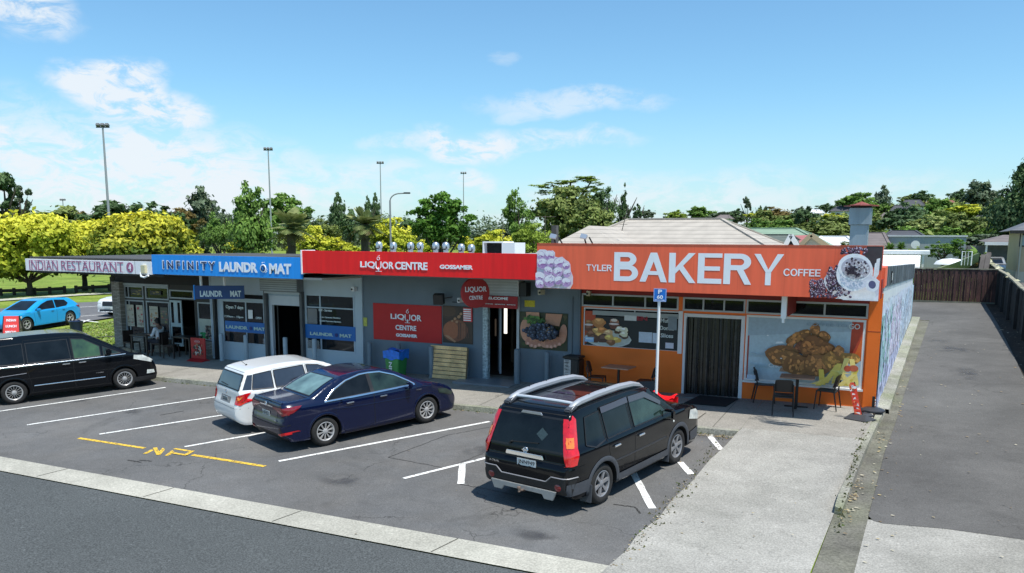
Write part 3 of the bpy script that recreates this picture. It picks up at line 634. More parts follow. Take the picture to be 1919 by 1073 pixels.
class Car:
    def __init__(s, name, label, cat, L, W, H, prof, belt, paint, wheels, R, pos, ang, tumble=.30, endtaper=.10, frontr=None, na=120, nl=150, group=None, inset=.03, k=.05):
        s.L, s.W, s.H, s.R, s.paint, s.wheels = L, W, H, R, paint, wheels
        s.root = thing(name, label, cat, pos, ang, group)
        poly = spline(prof, 5); hw = W/2
        def F(x, y, z):
            f1 = sd_poly(x, z, poly)
            u = np.clip(np.abs((x-L/2)/(L/2)), 0, 1)
            tp = 1-endtaper*u**4-.05*np.clip(u-.9, 0, 1)*10*u
            zz = np.clip(z-belt, 0, 9)
            w = hw*tp-.05*np.clip((belt-.25-z), 0, 1)**1.3*.9-inset*np.clip(zz/.06, 0, 1)-tumble*zz
            w = w-.012*np.exp(-((z-belt*.72)/.05)**2)*0
            f2 = np.abs(y)-w
            r = smax(f1, f2*.95, k)
            return r
        zc = belt*.62; xa, xb = .55, L-.6
        # capsule parametrisation of the shell
        dirs = []; org = []
        capn = max(14, nl//6)
        rows = []
        for i in range(capn): rows.append(('a', (i+.35)/capn))
        for i in range(nl): rows.append(('m', i/(nl-1)))
        for i in range(capn): rows.append(('b', (i+.65)/capn))
        for kind, t in rows:
            for j in range(na):
                th = 2*PI*j/na; c, sn = math.cos(th), math.sin(th)
                if kind == 'm': org.append((xa+(xb-xa)*t, 0, zc)); dirs.append((0, c, sn))
                elif kind == 'a': ph = t*PI/2; org.append((xa, 0, zc)); dirs.append((-math.cos(ph), c*math.sin(ph), sn*math.sin(ph)))
                else: ph = t*PI/2; org.append((xb, 0, zc)); dirs.append((math.sin(ph), c*math.cos(ph), sn*math.cos(ph)))
        O, D = np.array(org), np.array(dirs); n = len(O)
        lo = np.full(n, .05); hi = np.full(n, .05); act = np.ones(n, bool)
        for st in range(70):
            P = O+D*hi[:, None]; v = F(P[:, 0], P[:, 1], P[:, 2]); act &= (v < 0)
            lo = np.where(act, hi, lo); hi = np.where(act, hi+.05, hi)
            if not act.any(): break
        for st in range(16):
            m = (lo+hi)/2; P = O+D*m[:, None]; v = F(P[:, 0], P[:, 1], P[:, 2]); lo = np.where(v < 0, m, lo); hi = np.where(v < 0, hi, m)
        P = O+D*((lo+hi)/2)[:, None]
        vs = [tuple(p) for p in P]; fs = []; nr = len(rows)
        for i in range(nr-1):
            for j in range(na): fs.append((i*na+j, i*na+(j+1) % na, (i+1)*na+(j+1) % na, (i+1)*na+j))
        fs.append(tuple(range(na-1, -1, -1))); fs.append(tuple((nr-1)*na+j for j in range(na)))
        me = bpy.data.meshes.new('body'); me.from_pydata(vs, [], fs); me.update()
        bm = bmesh.new(); bm.from_mesh(me); bmesh.ops.recalc_face_normals(bm, faces=bm.faces); s.bvh = BVHTree.FromBMesh(bm); bm.to_mesh(me); bm.free()
        # wheel wells
        ct = MB()
        for wx in wheels:
            for sg in (-1, 1):
                y0, y1 = sorted((sg*(hw-.30), sg*(hw+.5)))
                ct.lathe([(R+.055, y0), (R+.055, y1)], (wx, 0, R+.01), 48, 'Y')
        cme = bpy.data.meshes.new('cut'); cme.from_pydata(ct.v, [], ct.f); bm = bmesh.new(); bm.from_mesh(cme); bmesh.ops.recalc_face_normals(bm, faces=bm.faces); bm.to_mesh(cme); bm.free()
        bo = bpy.data.objects.new('b', me); co = bpy.data.objects.new('c', cme); COL.objects.link(bo); COL.objects.link(co)
        md = bo.modifiers.new('x', 'BOOLEAN'); md.operation = 'DIFFERENCE'; md.object = co; md.solver = 'EXACT'
        dg = bpy.context.evaluated_depsgraph_get(); dg.update(); m2 = bpy.data.meshes.new_from_object(bo.evaluated_get(dg))
        bpy.data.objects.remove(bo); bpy.data.objects.remove(co)
        if len(m2.polygons) < 100: m2 = me
        m2.materials.clear(); m2.materials.append(paint); m2.materials.append(M_GAP)
        for p in m2.polygons:
            c = p.center; ins = any((c.x-wx)**2+(c.z-R-.01)**2 < (R+.058)**2 and abs(c.y) > hw-.36 and abs(c.y) < hw+.1 for wx in wheels)
            p.material_index = 1 if ins or c.z < .2 else 0
        m2.polygons.foreach_set('use_smooth', [True]*len(m2.polygons)); m2.set_sharp_from_angle(angle=math.radians(38))
        m2.name = 'body'; s.body = link_mesh('body', m2, s.root, local=True)
    def cast(s, a, b, axis, off):
        if axis == 'L': o, d = Vector((a, 3, b)), Vector((0, -1, 0))
        elif axis == 'S': o, d = Vector((a, -3, b)), Vector((0, 1, 0))
        elif axis == 'R': o, d = Vector((-2, a, b)), Vector((1, 0, 0))
        elif axis == 'F': o, d = Vector((s.L+2, a, b)), Vector((-1, 0, 0))
        else: o, d = Vector((a, b, 4)), Vector((0, 0, -1))
        h, nn, i, _ = s.bvh.ray_cast(o, d)
        bad = h is None or (axis == 'R' and h.x > .5 and b < 1.25) or (axis == 'R' and h.x > .75) or (axis == 'F' and h.x < s.L-.6) or (axis in 'LS' and abs(h.y) < s.W*.25)
        if bad:
            q = {'L': Vector((a, s.W*.42, b)), 'S': Vector((a, -s.W*.42, b)), 'R': Vector((.12, a, b)), 'F': Vector((s.L-.12, a, b)), 'T': Vector((a, b, s.H*.9))}[axis]
            h, nn, i, _ = s.bvh.find_nearest(q)
        return h+nn*off
    def patch(s, poly, axis, off, m, name, parent=None, step=.05, both=False, into=None, round=0):
        """panel cut to an outline and laid on the shell"""
        bm = bmesh.new()
        pl = spline(poly, 4) if round else poly
        bm.faces.new([bm.verts.new((p[0], p[1], 0)) for p in pl])
        for ax in (0, 1):
            lo, hi = min(p[ax] for p in pl), max(p[ax] for p in pl); k = math.ceil(lo/step)*step+.0007
            while k < hi:
                bmesh.ops.bisect_plane(bm, geom=bm.verts[:]+bm.edges[:]+bm.faces[:], plane_co=(k, 0, 0) if ax == 0 else (0, k, 0), plane_no=(1, 0, 0) if ax == 0 else (0, 1, 0)); k += step
        bm.verts.index_update()
        out = []
        axs = ('S', 'L') if axis == 'SL' else (axis,)
        mb = into or MB()
        for A in axs:
            vs = [s.cast(v.co.x, v.co.y, A, off) for v in bm.verts]; fs = [tuple(v.index for v in f.verts) for f in bm.faces]
            fl = []
            for f in fs:
                nn = (vs[f[1]]-vs[f[0]]).cross(vs[f[-1]]-vs[f[0]]); want = {'S': Vector((0, -1, 0)), 'L': Vector((0, 1, 0)), 'R': Vector((-1, 0, 0)), 'F': Vector((1, 0, 0)), 'T': Vector((0, 0, 1))}[A]
                fl.append(f if nn.dot(want) > 0 else tuple(reversed(f)))
            mb.add(vs, fl)
            if into is None:
                me = bpy.data.meshes.new(name); me.from_pydata([tuple(v) for v in mb.v], [], mb.f); me.materials.append(m)
                me.polygons.foreach_set('use_smooth', [True]*len(me.polygons)); out.append(link_mesh(name, me, parent or s.root, local=True)); mb = MB()
        bm.free(); return out
    def ribbon(s, pts, axis, off, w, m, name, parent=None, closed=False, step=.05, th=0):
        """strip of trim following the shell along a line"""
        P = []; pp = list(pts)+([pts[0]] if closed else [])
        for a, b in zip(pp[:-1], pp[1:]):
            n = max(1, int(math.hypot(b[0]-a[0], b[1]-a[1])/step))
            P += [(a[0]+(b[0]-a[0])*i/n, a[1]+(b[1]-a[1])*i/n) for i in range(n)]
        P.append(pp[-1]); out = []
        for A in (('S', 'L') if axis == 'SL' else (axis,)):
            mb = MB(); vs = []
            for i, p in enumerate(P):
                q0, q1 = P[max(0, i-1)], P[min(len(P)-1, i+1)]; dx, dy = q1[0]-q0[0], q1[1]-q0[1]; l = math.hypot(dx, dy) or 1
                nx, ny = -dy/l*w/2, dx/l*w/2
                vs.append(s.cast(p[0]-nx, p[1]-ny, A, off)); vs.append(s.cast(p[0], p[1], A, off+th+.001)); vs.append(s.cast(p[0]+nx, p[1]+ny, A, off))
            mb.add(vs, [(3*i, 3*i+3, 3*i+4, 3*i+1) for i in range(len(P)-1)]+[(3*i+1, 3*i+4, 3*i+5, 3*i+2) for i in range(len(P)-1)])
            out.append(mb.build(name, m, parent or s.root, local=True, smooth=True, angle=80))
        return out
    def glassrow(s, wins, m, door_of=None, trim=M_PLASTB, off=.009, tw=.022, trimname='window_trim'):
        for i, w in enumerate(wins):
            mm = m[i] if isinstance(m, (list, tuple)) else m
            a = s.patch(w, 'SL', off, mm, 'window', round=0)
            for o in a: pass
            if trim: s.ribbon(w, 'SL', off+.002, tw, trim, trimname, closed=True)
    def wheel(s, x, sg, style, Wd=.21):
        hw = s.W/2; R = s.R; yo = sg*(hw-.035); w = bpy.data.objects.new('wheel', None); COL.objects.link(w); w.parent = s.root; w.location = (x, yo, R); WM[w.name] = WM[s.root.name] @ Matrix.Translation((x, yo, R))
        r0 = R*.66
        t = MB(); q = -sg
        t.lathe([(r0, q*.01), (r0+.02, q*.0), (R-.05, -q*.002), (R-.012, q*.015), (R, q*.045), (R, q*(Wd-.04)), (R-.02, q*Wd), (r0, q*Wd)], n=40, axis='Y', cap=False); t.build('tyre', M_TYRE, w, local=True, smooth=True, angle=50)
        r = MB(); r.lathe([(r0+.004, q*.012), (r0-.012, q*.006), (r0-.03, q*.02), (r0-.035, q*.09)], n=40, axis='Y', cap=False)
        ns = {'suv': 6, 'ten': 10, 'multi': 14, 'five': 5}[style]
        for i in range(ns):
            a = 2*PI*i/ns+.2; ww = {'suv': .085, 'ten': .018, 'multi': .014, 'five': .045}[style]
            for da in ([-.10, .10] if style == 'ten' else [0]):
                a2 = a+da*.6
                c = Vector((math.cos(a2), 0, math.sin(a2))); tt = Vector((-math.sin(a2), 0, math.cos(a2)))
                p0, p1 = c*.05, c*(r0-.02)
                wa, wb = (ww*.55, ww*.72) if style != 'suv' else (ww*.45, ww*.75)
                y0, y1, dd = q*.022, q*.014, q*.03
                vs = [p0-tt*wa/2, p0+tt*wa/2, p1+tt*wb/2, p1-tt*wb/2]
                V = [(v.x, y, v.z) for v, y in zip(vs, (y0, y0, y1, y1))]+[(v.x*1, y+dd, v.z) for v, y in zip(vs, (y0, y0, y1, y1))]
                r.add(V, [(0, 1, 2, 3), (0, 4, 5, 1), (1, 5, 6, 2), (2, 6, 7, 3), (3, 7, 4, 0)])
        r.lathe([(.0, q*.008), (.035, q*.010), (.062, q*.022), (.068, q*.06)], n=20, axis='Y', cap=False)
        r.cur = 1; r.lathe([(0, q*.10), (r0-.03, q*.10)], n=30, axis='Y')
        r.build('rim', [M_ALLOYD if style == 'suv' else M_ALLOY, M_RIMDARK], w, local=True, smooth=True, angle=35)
    def box(s, c, sz, m, name, parent=None, rz=0, ry=0, rx=0, bevel=.008):
        mb = MB(); mb.obox(c, sz, rz, rx, ry); return mb.build(name, m, parent or s.root, local=True, bevel=bevel, smooth=True)
    def mirror(s, x, z, paint, sz=(.13, .20, .14)):
        for sg in (-1, 1):
            mb = MB(); mb.obox((x, sg*(s.W/2+.06), z), sz, 0, 0, 0); o = mb.build('wing_mirror', paint, s.root, local=True, bevel=.035, smooth=True, angle=60)
            g = MB(); g.obox((x-sz[0]/2-.001, sg*(s.W/2+.06), z), (.004, sz[1]*.75, sz[2]*.7)); g.build('mirror_glass', M_CHROME, o, local=True)
    def handles(s, pts, m, sz=(.17, .03, .028)):
        for x, z in pts:
            for A in 'SL':
                p = s.cast(x, z, A, .022); mb = MB(); mb.obox(p, sz); mb.build('door_handle', m, s.root, local=True, bevel=.009, smooth=True, angle=60)

def place_from_wheels(pr, pf, wx_r, wx_f, W):
    """car frame from the ground points of its right-hand wheels"""
    a, b = Vector((*pr, 0)), Vector((*pf, 0)); d = (b-a).normalized(); ang = math.atan2(d.y, d.x); left = Vector((-d.y, d.x, 0))
    m = (a+b)/2; o = m-d*((wx_r+wx_f)/2)+left*(W/2-.10)
    slope = gz(*(o+d*2.3).xy[:])
    return (o.x, o.y, gz(o.x+d.x*2, o.y+d.y*2)), ang
def tilt(car):
    """stand the car on the sloping ground"""
    r = car.root; a = r.rotation_euler[2]; d = Vector((math.cos(a), math.sin(a))); l = Vector((-d.y, d.x)); L = car.L
    x0, y0 = r.location.x, r.location.y
    f = lambda u, v: gz(x0+d.x*u+l.x*v, y0+d.y*u+l.y*v)
    sx = (f(L, 0)-f(0, 0))/L; sy = (f(L/2, .8)-f(L/2, -.8))/1.6
    r.location.z = f(0, 0)+.004
    X = Vector((d.x, d.y, sx)).normalized(); Yv = Vector((l.x, l.y, sy)).normalized(); Z = X.cross(Yv).normalized(); Yv = Z.cross(X)
    r.rotation_euler = Matrix(((X.x, Yv.x, Z.x), (X.y, Yv.y, Z.y), (X.z, Yv.z, Z.z))).to_euler()

# ---- black sport utility wagon, nearest to the camera
pos, ang = place_from_wheels(G(1120, 944.5), G(1262, 868), .93, 3.56, 1.785)
prof = [(.16, .30), (.02, .40), (.0, .55), (.0, .80), (.0, .80), (.06, .86), (.07, .98), (.11, 1.12), (.24, 1.50), (.33, 1.63), (.33, 1.63), (.55, 1.675), (1.2, 1.70), (2.0, 1.70), (2.55, 1.66), (2.85, 1.57), (3.40, 1.20), (3.50, 1.14), (3.50, 1.14), (4.0, 1.08), (4.36, .98), (4.50, .86), (4.60, .70), (4.63, .50), (4.58, .32), (4.35, .24), (2.3, .24), (.4, .26)]
c = Car('suv', 'black sport utility wagon with silver roof rails parked nearest the camera', 'car', 4.63, 1.785, 1.70, prof, 1.03, M_BLACKP, (.93, 3.56), .345, pos, ang, tumble=.27, endtaper=.08)
suv = c
W_ = [[(.50, 1.10), (.62, 1.52), (1.02, 1.55), (1.02, 1.08), (.70, 1.03)], [(1.10, 1.08), (1.10, 1.55), (1.86, 1.57), (1.86, 1.09)], [(1.96, 1.09), (1.96, 1.57), (2.50, 1.555), (2.92, 1.32), (3.14, 1.12), (3.12, 1.09)]]
dr_rear = [(1.06, 1.04), (1.06, 1.60), (1.90, 1.62), (1.90, .38), (1.36, .38), (1.28, .62), (1.12, .80)]
dr_front = [(1.92, .38), (1.92, 1.62), (2.52, 1.60), (3.20, 1.13), (3.18, .95), (3.14, .38)]
for d in (dr_rear, dr_front):
    c.ribbon(d, 'SL', .002, .014, M_GAP, 'door_gap', closed=True)
ds = c.patch(dr_rear, 'SL', .003, M_BLACKP, 'rear_door') + c.patch(dr_front, 'SL', .003, M_BLACKP, 'front_door')
c.glassrow(W_, [M_CGLASS, M_CGLASS, M_CGLASSG])
for x0, x1 in ((1.06, 1.90), (1.94, 2.9)):                 # smoked rain shields over the door windows
    c.patch([(x0, 1.50), (x0, 1.60), (x1, 1.615 if x1 < 2 else 1.45), (x1, 1.52 if x1 < 2 else 1.38)] if x1 < 2 else [(1.94, 1.51), (1.94, 1.61), (2.50, 1.60), (2.98, 1.34), (2.94, 1.28), (2.46, 1.50)], 'SL', .028, mat('smoked_visor', (.035, .015, .025), .15, 0, coat=1), 'rain_shield')
c.handles([(1.30, .93), (2.10, .93)], M_CHROME, (.19, .035, .035))
for wx in (.93, 3.56):                                    # grey arch flares
    pts = [(wx+.435*math.cos(t), .355+.425*math.sin(t)) for t in np.linspace(-.30, PI+.30, 26)]
    c.ribbon(pts, 'SL', .006, .085, M_CLAD, 'arch_flare', th=.016)
c.patch([(1.36, .30), (1.36, .42), (3.12, .42), (3.12, .30)], 'SL', .022, M_CLAD, 'sill_cladding')
c.ribbon([(1.25, .66), (3.05, .66)], 'SL', .006, .035, mat('side_moulding', (.03, .03, .033), .35, 0), 'side_moulding', th=.008)
c.patch([(.02, .36), (.02, .56), (.50, .56), (.50, .36)], 'SL', .010, M_CLAD, 'bumper_side')
c.patch([(4.10, .34), (4.06, .52), (4.48, .56), (4.50, .34)], 'SL', .010, M_CLAD, 'front_bumper_side')
# rear end
c.patch([(-.72, 1.04), (-.68, 1.18), (-.59, 1.54), (.59, 1.54), (.68, 1.18), (.72, 1.04)], 'R', .008, M_CGLASS, 'rear_window')
c.ribbon([(-.72, 1.04), (-.59, 1.54), (.59, 1.54), (.72, 1.04)], 'R', .009, .03, M_PLASTB, 'window_trim', closed=True)
c.ribbon([(-.70, .86), (-.80, 1.0), (-.76, 1.2), (-.60, 1.60), (.60, 1.60), (.76, 1.2), (.80, 1.0), (.70, .86)], 'R', .002, .012, M_GAP, 'tailgate_gap', closed=True)
for sg in (-1, 1):
    A = 'S' if sg < 0 else 'L'
    mb = MB()
    c.patch([(sg*.69, 1.04), (sg*.585, 1.55), (sg*.66, 1.55), (sg*.81, 1.04), (sg*.84, .86), (sg*.74, .86)], 'R', .018, M_RED, 'x', into=mb)
    c.patch([(.05, .84), (.09, 1.04), (.26, 1.50), (.36, 1.60), (.40, 1.54), (.27, 1.08), (.20, .86)], A, .018, M_RED, 'x', into=mb)
    o = mb.build('tail_light', M_RED, c.root, local=True, smooth=True, angle=60)
    m2 = MB(); c.patch([(sg*.72, 1.12), (sg*.68, 1.28), (sg*.72, 1.28), (sg*.77, 1.12)], 'R', .024, M_AMBER, 'x', into=m2); c.patch([(.13, 1.12), (.18, 1.28), (.25, 1.28), (.20, 1.12)], A, .024, M_AMBER, 'x', into=m2)
    m2.build('indicator_lens', M_AMBER, o, local=True, smooth=True)
    m3 = MB(); m3.lathe([(0, -.012), (.05, -.008), (.062, 0)], c.cast(sg*.63, .50, 'R', .006), 20, 'X'); m3.build('reflector', M_REDD, c.root, local=True, smooth=True)
c.patch([(-.86, .68), (-.86, .82), (.86, .82), (.86, .68)], 'R', .006, M_BLACKP, 'rear_bumper')
c.patch([(-.80, .38), (-.84, .66), (-.52, .66), (-.42, .56), (.42, .56), (.52, .66), (.84, .66), (.80, .38)], 'R', .010, M_PLASTB, 'lower_bumper')
c.ribbon([(-.84, .66), (-.52, .66), (-.42, .565), (.42, .565), (.52, .66), (.84, .66)], 'R', .012, .022, mat('trim_grey', (.20, .20, .21), .4, 0), 'bumper_trim', th=.012)
sk = MB(); sk.prism([(-.56, .28), (-.62, .43), (.62, .43), (.56, .28), (.40, .28), (.36, .35), (-.36, .35), (-.40, .28)], (-.012, 0, 0), (0, -1, 0), (0, 0, 1), .03); sk.build('skid_plate', mat('skid_silver', (.42, .42, .41), .45, .1, 9, metal=.5), c.root, local=True, bevel=.006)
tb = MB(); tb.tube([(.25, 0, .34), (.0, 0, .33), (-.12, 0, .36)], .022); tb.lathe([(.0, .10), (.03, .085), (.03, .06), (.015, .05), (.02, .0)], (-.13, 0, .34), 12); tb.build('tow_ball', M_BRONZE, c.root, local=True, smooth=True)
p = c.cast(0, .93, 'R', .02); st = MB(); st.prism([(-.36, -.035), (-.34, .035), (.34, .035), (.36, -.035)], p, (0, -1, 0), (0, 0, 1), .03); st.build('chrome_strip', M_CHROME, c.root, local=True, bevel=.008, smooth=True)
p = c.cast(0, 1.0, 'R', .012); bd = MB()
bd.X = Matrix.Translation(p)
bd.lathe([(.030, 0), (.036, -.010), (.044, -.010), (.050, 0)], n=24, axis='X'); bd.obox((-.008, 0, 0), (.012, .12, .020)); bd.build('badge', M_CHROME, c.root, local=True, smooth=True)
def plate(car, s, y, z, w=.36, h=.125, x=None):
    p = car.cast(y, z, 'R', .014) if x is None else Vector((x, y, z))
    b = MB(); b.obox(p, (.006, w, h)); o = b.build('number_plate', M_PLATE, car.root, local=True, bevel=.004)
    text(s, p+Vector((-.0045, w/2-.025, -h*.33)), (0, -1, 0), (0, 0, 1), w-.05, h*.66, M_INK, parent=o, bold=.0, local=True, depth=.003)
plate(c, 'JNN949', -.06, .80)
text('X-TRAIL', c.cast(.66, .73, 'R', .012), (0, -1, 0), (0, 0, 1), .20, .035, M_CHROME, parent=c.root, bold=.02, local=True, name='badge_lettering')
hl = MB(); hl.prism([(-.20, 0), (-.17, .04), (.17, .04), (.20, 0)], c.cast(.0, 1.56, 'R', .012), (0, -1, 0), (0, 0, 1), .02); hl.build('brake_light', M_SILVER, c.root, local=True)
wp = MB(); wp.bar(c.cast(.30, 1.09, 'R', .025), c.cast(-.22, 1.13, 'R', .025), .022, .014); wp.bar(c.cast(.32, 1.06, 'R', .02), c.cast(.26, 1.10, 'R', .03), .035, .02); wp.build('wiper', M_PLASTB, c.root, local=True)
nt_ = MB(); nt_.obox(c.cast(-.26, 1.28, 'R', .012), (.002, .15, .15), 0, math.radians(38), math.radians(16)); nt_.build('window_sticker', mat('sticker_pale', (.04, .06, .065), .3, .3, 30), c.root, local=True)
# roof rails and cross bar
for sg in (-1, 1):
    A = 'T'
    rl = MB(); pts = []
    for x, h in ((.40, .02), (.52, .075), (.70, .10), (1.2, .115), (1.9, .115), (2.35, .10), (2.62, .05), (2.75, .01)):
        yy = .575 if x < 2.4 else .56
        z0 = c.cast(x, sg*yy, 'T', 0).z; pts.append((x, sg*yy, z0+h*.62))
    ws = [.02, .05, .06, .062, .062, .06, .05, .02]
    vs = []; n = 8
    for (x, y, z), h in zip(pts, ws):
        for k_ in range(n): t_ = 2*PI*k_/n+PI/8; vs.append((x, y+.050*math.cos(t_), z+h*math.sin(t_)))
    rl.add(vs, [(i*n+k_, i*n+(k_+1) % n, (i+1)*n+(k_+1) % n, (i+1)*n+k_) for i in range(len(pts)-1) for k_ in range(n)]+[tuple(range(n)), tuple(range((len(pts)-1)*n, len(pts)*n))])
    o = rl.build('roof_rail', M_RAIL, c.root, local=True, smooth=True, angle=35)
    ft = MB(); zz = c.cast(.45, sg*.575, 'T', 0).z; ft.obox((.46, sg*.575, zz+.02), (.22, .125, .07), 0, 0, -.3); ft.build('rail_foot', M_CLAD, o, local=True, bevel=.02, smooth=True)
    for xx in (1.0, 1.5):
        q_ = MB(); q_.lathe([(0, 0), (.012, 0), (.014, .004)], (xx, sg*.575, c.cast(xx, sg*.575, 'T', 0).z+.128), 10); q_.build('rail_bolt', M_GAP, o, local=True)
cb = MB(); zz = c.cast(.62, 0, 'T', 0).z; cb.tube([(.60, -.56, zz+.055), (.58, -.3, zz+.07), (.58, .3, zz+.07), (.60, .56, zz+.055)], .028, 8); cb.build('cross_bar', mat('bar_silver', (.72, .73, .74), .4, 0, metal=.4), c.root, local=True, smooth=True)
c.patch([(.36, -.60), (.36, .60), (.62, .62), (.62, -.62)], 'T', .004, M_BLACKP, 'roof_spoiler')
c.patch([(2.62, -.55), (2.62, .55), (3.40, .68), (3.40, -.68)], 'T', .006, M_CGLASSG, 'windscreen')
c.patch([(1.25, -.42), (1.25, .42), (2.25, .42), (2.25, -.42)], 'T', .005, M_CGLASS, 'sunroof')
for sg in (-1, 1):
    A = 'S' if sg < 0 else 'L'
    mb = MB(); c.patch([(3.98, .80), (4.02, .97), (4.30, .94), (4.52, .78), (4.44, .70)], A, .012, M_LAMP, 'x', into=mb); c.patch([(sg*.46, .76), (sg*.46, .90), (sg*.78, .93), (sg*.82, .76)], 'F', .012, M_LAMP, 'x', into=mb); mb.build('headlight', M_LAMP, c.root, local=True, smooth=True)
    q_ = MB(); q_.lathe([(0, -.01), (.018, -.008), (.025, 0)], c.cast(3.32, .90, A, .006), 10, 'Y'); q_.build('side_indicator', M_LAMP, c.root, local=True)
    for x, in ((.52,), (3.14,)):
        f = MB(); f.obox((x, sg*.80, .30), (.03, .20, .30), 0, 0, .12); f.build('mud_flap', M_CLAD, c.root, local=True, bevel=.008)
c.mirror(3.02, 1.10, M_BLACKP, (.15, .20, .19))
for x in (.93, 3.56):
    for sg in (-1, 1): c.wheel(x, sg, 'suv', .225)
tilt(c); c.root.scale = (1.03, 1.09, 1.01); l_ = c.root.rotation_euler.to_matrix() @ Vector((-.02, .07, 0)); c.root.location += l_

# ---- navy saloon
pos, ang = place_from_wheels(G(609, 835), G(801, 791.5), .97, 3.67, 1.77)
prof = [(.14, .28), (.02, .38), (.0, .55), (.02, .66), (.02, .66), (.06, .80), (.06, 1.00), (.10, 1.055), (.10, 1.055), (.35, 1.07), (.72, 1.09), (.72, 1.09), (1.10, 1.28), (1.55, 1.43), (2.05, 1.485), (2.55, 1.46), (2.95, 1.34), (3.55, 1.03), (3.62, 1.0), (3.62, 1.0), (4.05, .92), (4.38, .78), (4.55, .60), (4.61, .45), (4.57, .26), (4.35, .18), (2.3, .18), (.4, .20)]
c = Car('sedan', 'dark blue saloon with chrome window line parked between white wagon and black one', 'car', 4.61, 1.77, 1.485, prof, .96, M_NAVYP, (.97, 3.67), .325, pos, ang, tumble=.42, endtaper=.12, inset=.035)
sed = c
w1 = [(1.02, .985), (1.30, 1.18), (1.62, 1.32), (1.98, 1.40), (2.14, 1.41), (2.16, 1.00)]
w2 = [(2.23, 1.00), (2.21, 1.41), (2.50, 1.385), (2.85, 1.27), (3.16, 1.10), (3.30, 1.015)]
d1 = [(1.36, .95), (1.55, 1.34), (2.0, 1.44), (2.19, 1.445), (2.20, .28), (1.42, .28), (1.32, .55), (1.22, .72)]
d2 = [(2.215, .28), (2.205, 1.445), (2.55, 1.41), (3.38, 1.03), (3.30, .60), (3.24, .28)]
for d in (d1, d2): c.ribbon(d, 'SL', .002, .012, M_GAP, 'door_gap', closed=True)
c.patch(d1, 'SL', .003, M_NAVYP, 'rear_door'); c.patch(d2, 'SL', .003, M_NAVYP, 'front_door')
c.glassrow([w1, w2], [M_CGLASS, M_CGLASSG])
c.ribbon([(2.20, 1.42), (2.5, 1.40), (2.86, 1.285), (3.2, 1.10), (3.34, 1.01)], 'SL', .014, .03, M_CHROME, 'window_chrome', th=.006)
c.ribbon([(2.20, 1.42), (1.98, 1.415), (1.60, 1.335), (1.27, 1.19), (.98, .975), (2.16, .985), (3.34, 1.0)], 'SL', .014, .028, M_CHROME, 'window_chrome', th=.006)
c.patch([(2.145, 1.0), (2.13, 1.40), (2.22, 1.405), (2.24, 1.0)], 'SL', .013, M_PLASTB, 'door_pillar')
c.handles([(1.58, .875), (2.44, .885)], M_CHROME, (.19, .03, .03))
for wx in (.97, 3.67):
    c.ribbon([(wx+.40*math.cos(t), .335+.395*math.sin(t)) for t in np.linspace(-.15, PI+.15, 24)], 'SL', .003, .05, M_NAVYP, 'arch_lip', th=.010)
c.ribbon([(1.15, .80), (1.6, .76), (3.2, .73)], 'SL', .001, .03, M_NAVYP, 'crease_line', th=.010)
c.patch([(1.42, .20), (1.42, .28), (3.24, .28), (3.24, .20)], 'SL', .012, M_NAVYP, 'sill')
# rear
c.patch([(.76, -.60), (.78, .60), (1.42, .52), (1.42, -.52)], 'T', .005, M_CGLASSP, 'rear_window')
c.ribbon([(.76, -.60), (.78, .60), (1.42, .52), (1.42, -.52)], 'T', .006, .03, M_PLASTB, 'window_trim', closed=True)
c.patch([(2.60, -.50), (2.60, .50), (3.50, .64), (3.50, -.64)], 'T', .005, M_CGLASSG, 'windscreen')
c.ribbon([(.12, -.62), (.70, -.64), (.70, .64), (.12, .62)], 'T', .002, .012, M_GAP, 'boot_gap')
sp = MB(); pts = [c.cast(y, 1.03, 'R', .0) for y in np.linspace(-.66, .66, 9)]
sp.tube([(p.x+.03, p.y, 1.075-.03*abs(p.y)) for p in pts], .026, 8); sp.build('boot_spoiler', M_NAVYP, c.root, local=True, smooth=True)
for sg in (-1, 1):
    A = 'S' if sg < 0 else 'L'; mb = MB()
    c.patch([(sg*.30, .925), (sg*.30, .955), (sg*.62, .97), (sg*.86, .965), (sg*.86, .83), (sg*.70, .80), (sg*.58, .84)], 'R', .010, M_REDD, 'x', into=mb)
    c.patch([(.0, .80), (.02, .965), (.34, .985), (.46, .985), (.26, .86)], A, .012, M_REDD, 'x', into=mb); o = mb.build('tail_light', M_REDD, c.root, local=True, smooth=True, angle=60)
    m2 = MB(); c.patch([(sg*.50, .905), (sg*.66, .90), (sg*.74, .86), (sg*.64, .845)], 'R', .016, M_CHROME, 'x', into=m2); m2.build('lamp_lens', mat('lamp_pink', (.55, .22, .24), .15, .3, 20, coat=1), o, local=True)
    m3 = MB(); c.patch([(sg*.55, .40), (sg*.82, .47), (sg*.84, .42), (sg*.66, .37)], 'R', .014, M_RED, 'x', into=m3); m3.build('reflector', M_RED, c.root, local=True)
    mh = MB(); c.patch([(4.02, .70), (4.00, .80), (4.26, .76), (4.50, .62), (4.42, .58)], A, .010, M_LAMP, 'x', into=mh); mh.build('headlight', M_CGLASSG, c.root, local=True, smooth=True)
c.patch([(-.30, .935), (-.30, .965), (.30, .965), (.30, .935)], 'R', .012, M_CHROME, 'chrome_strip')
c.patch([(-.46, .60), (-.50, .88), (.50, .88), (.46, .60)], 'R', .003, mat('navy_deep', (.003, .005, .03), .25, 0, coat=1), 'plate_recess')
c.ribbon([(-.80, .60), (-.46, .585), (.46, .585), (.80, .60)], 'R', .002, .02, M_GAP, 'bumper_gap')
c.patch([(-.74, .24), (-.70, .40), (.70, .40), (.74, .24)], 'R', .004, M_PLASTB, 'lower_bumper')
plate(c, 'HFE821', .02, .77)
b_ = MB(); b_.lathe([(.02, 0), (.03, -.01), (.046, -.01), (.05, 0)], c.cast(0, .985, 'R', .014), 18, 'X'); b_.build('badge', M_CHROME, c.root, local=True, smooth=True)
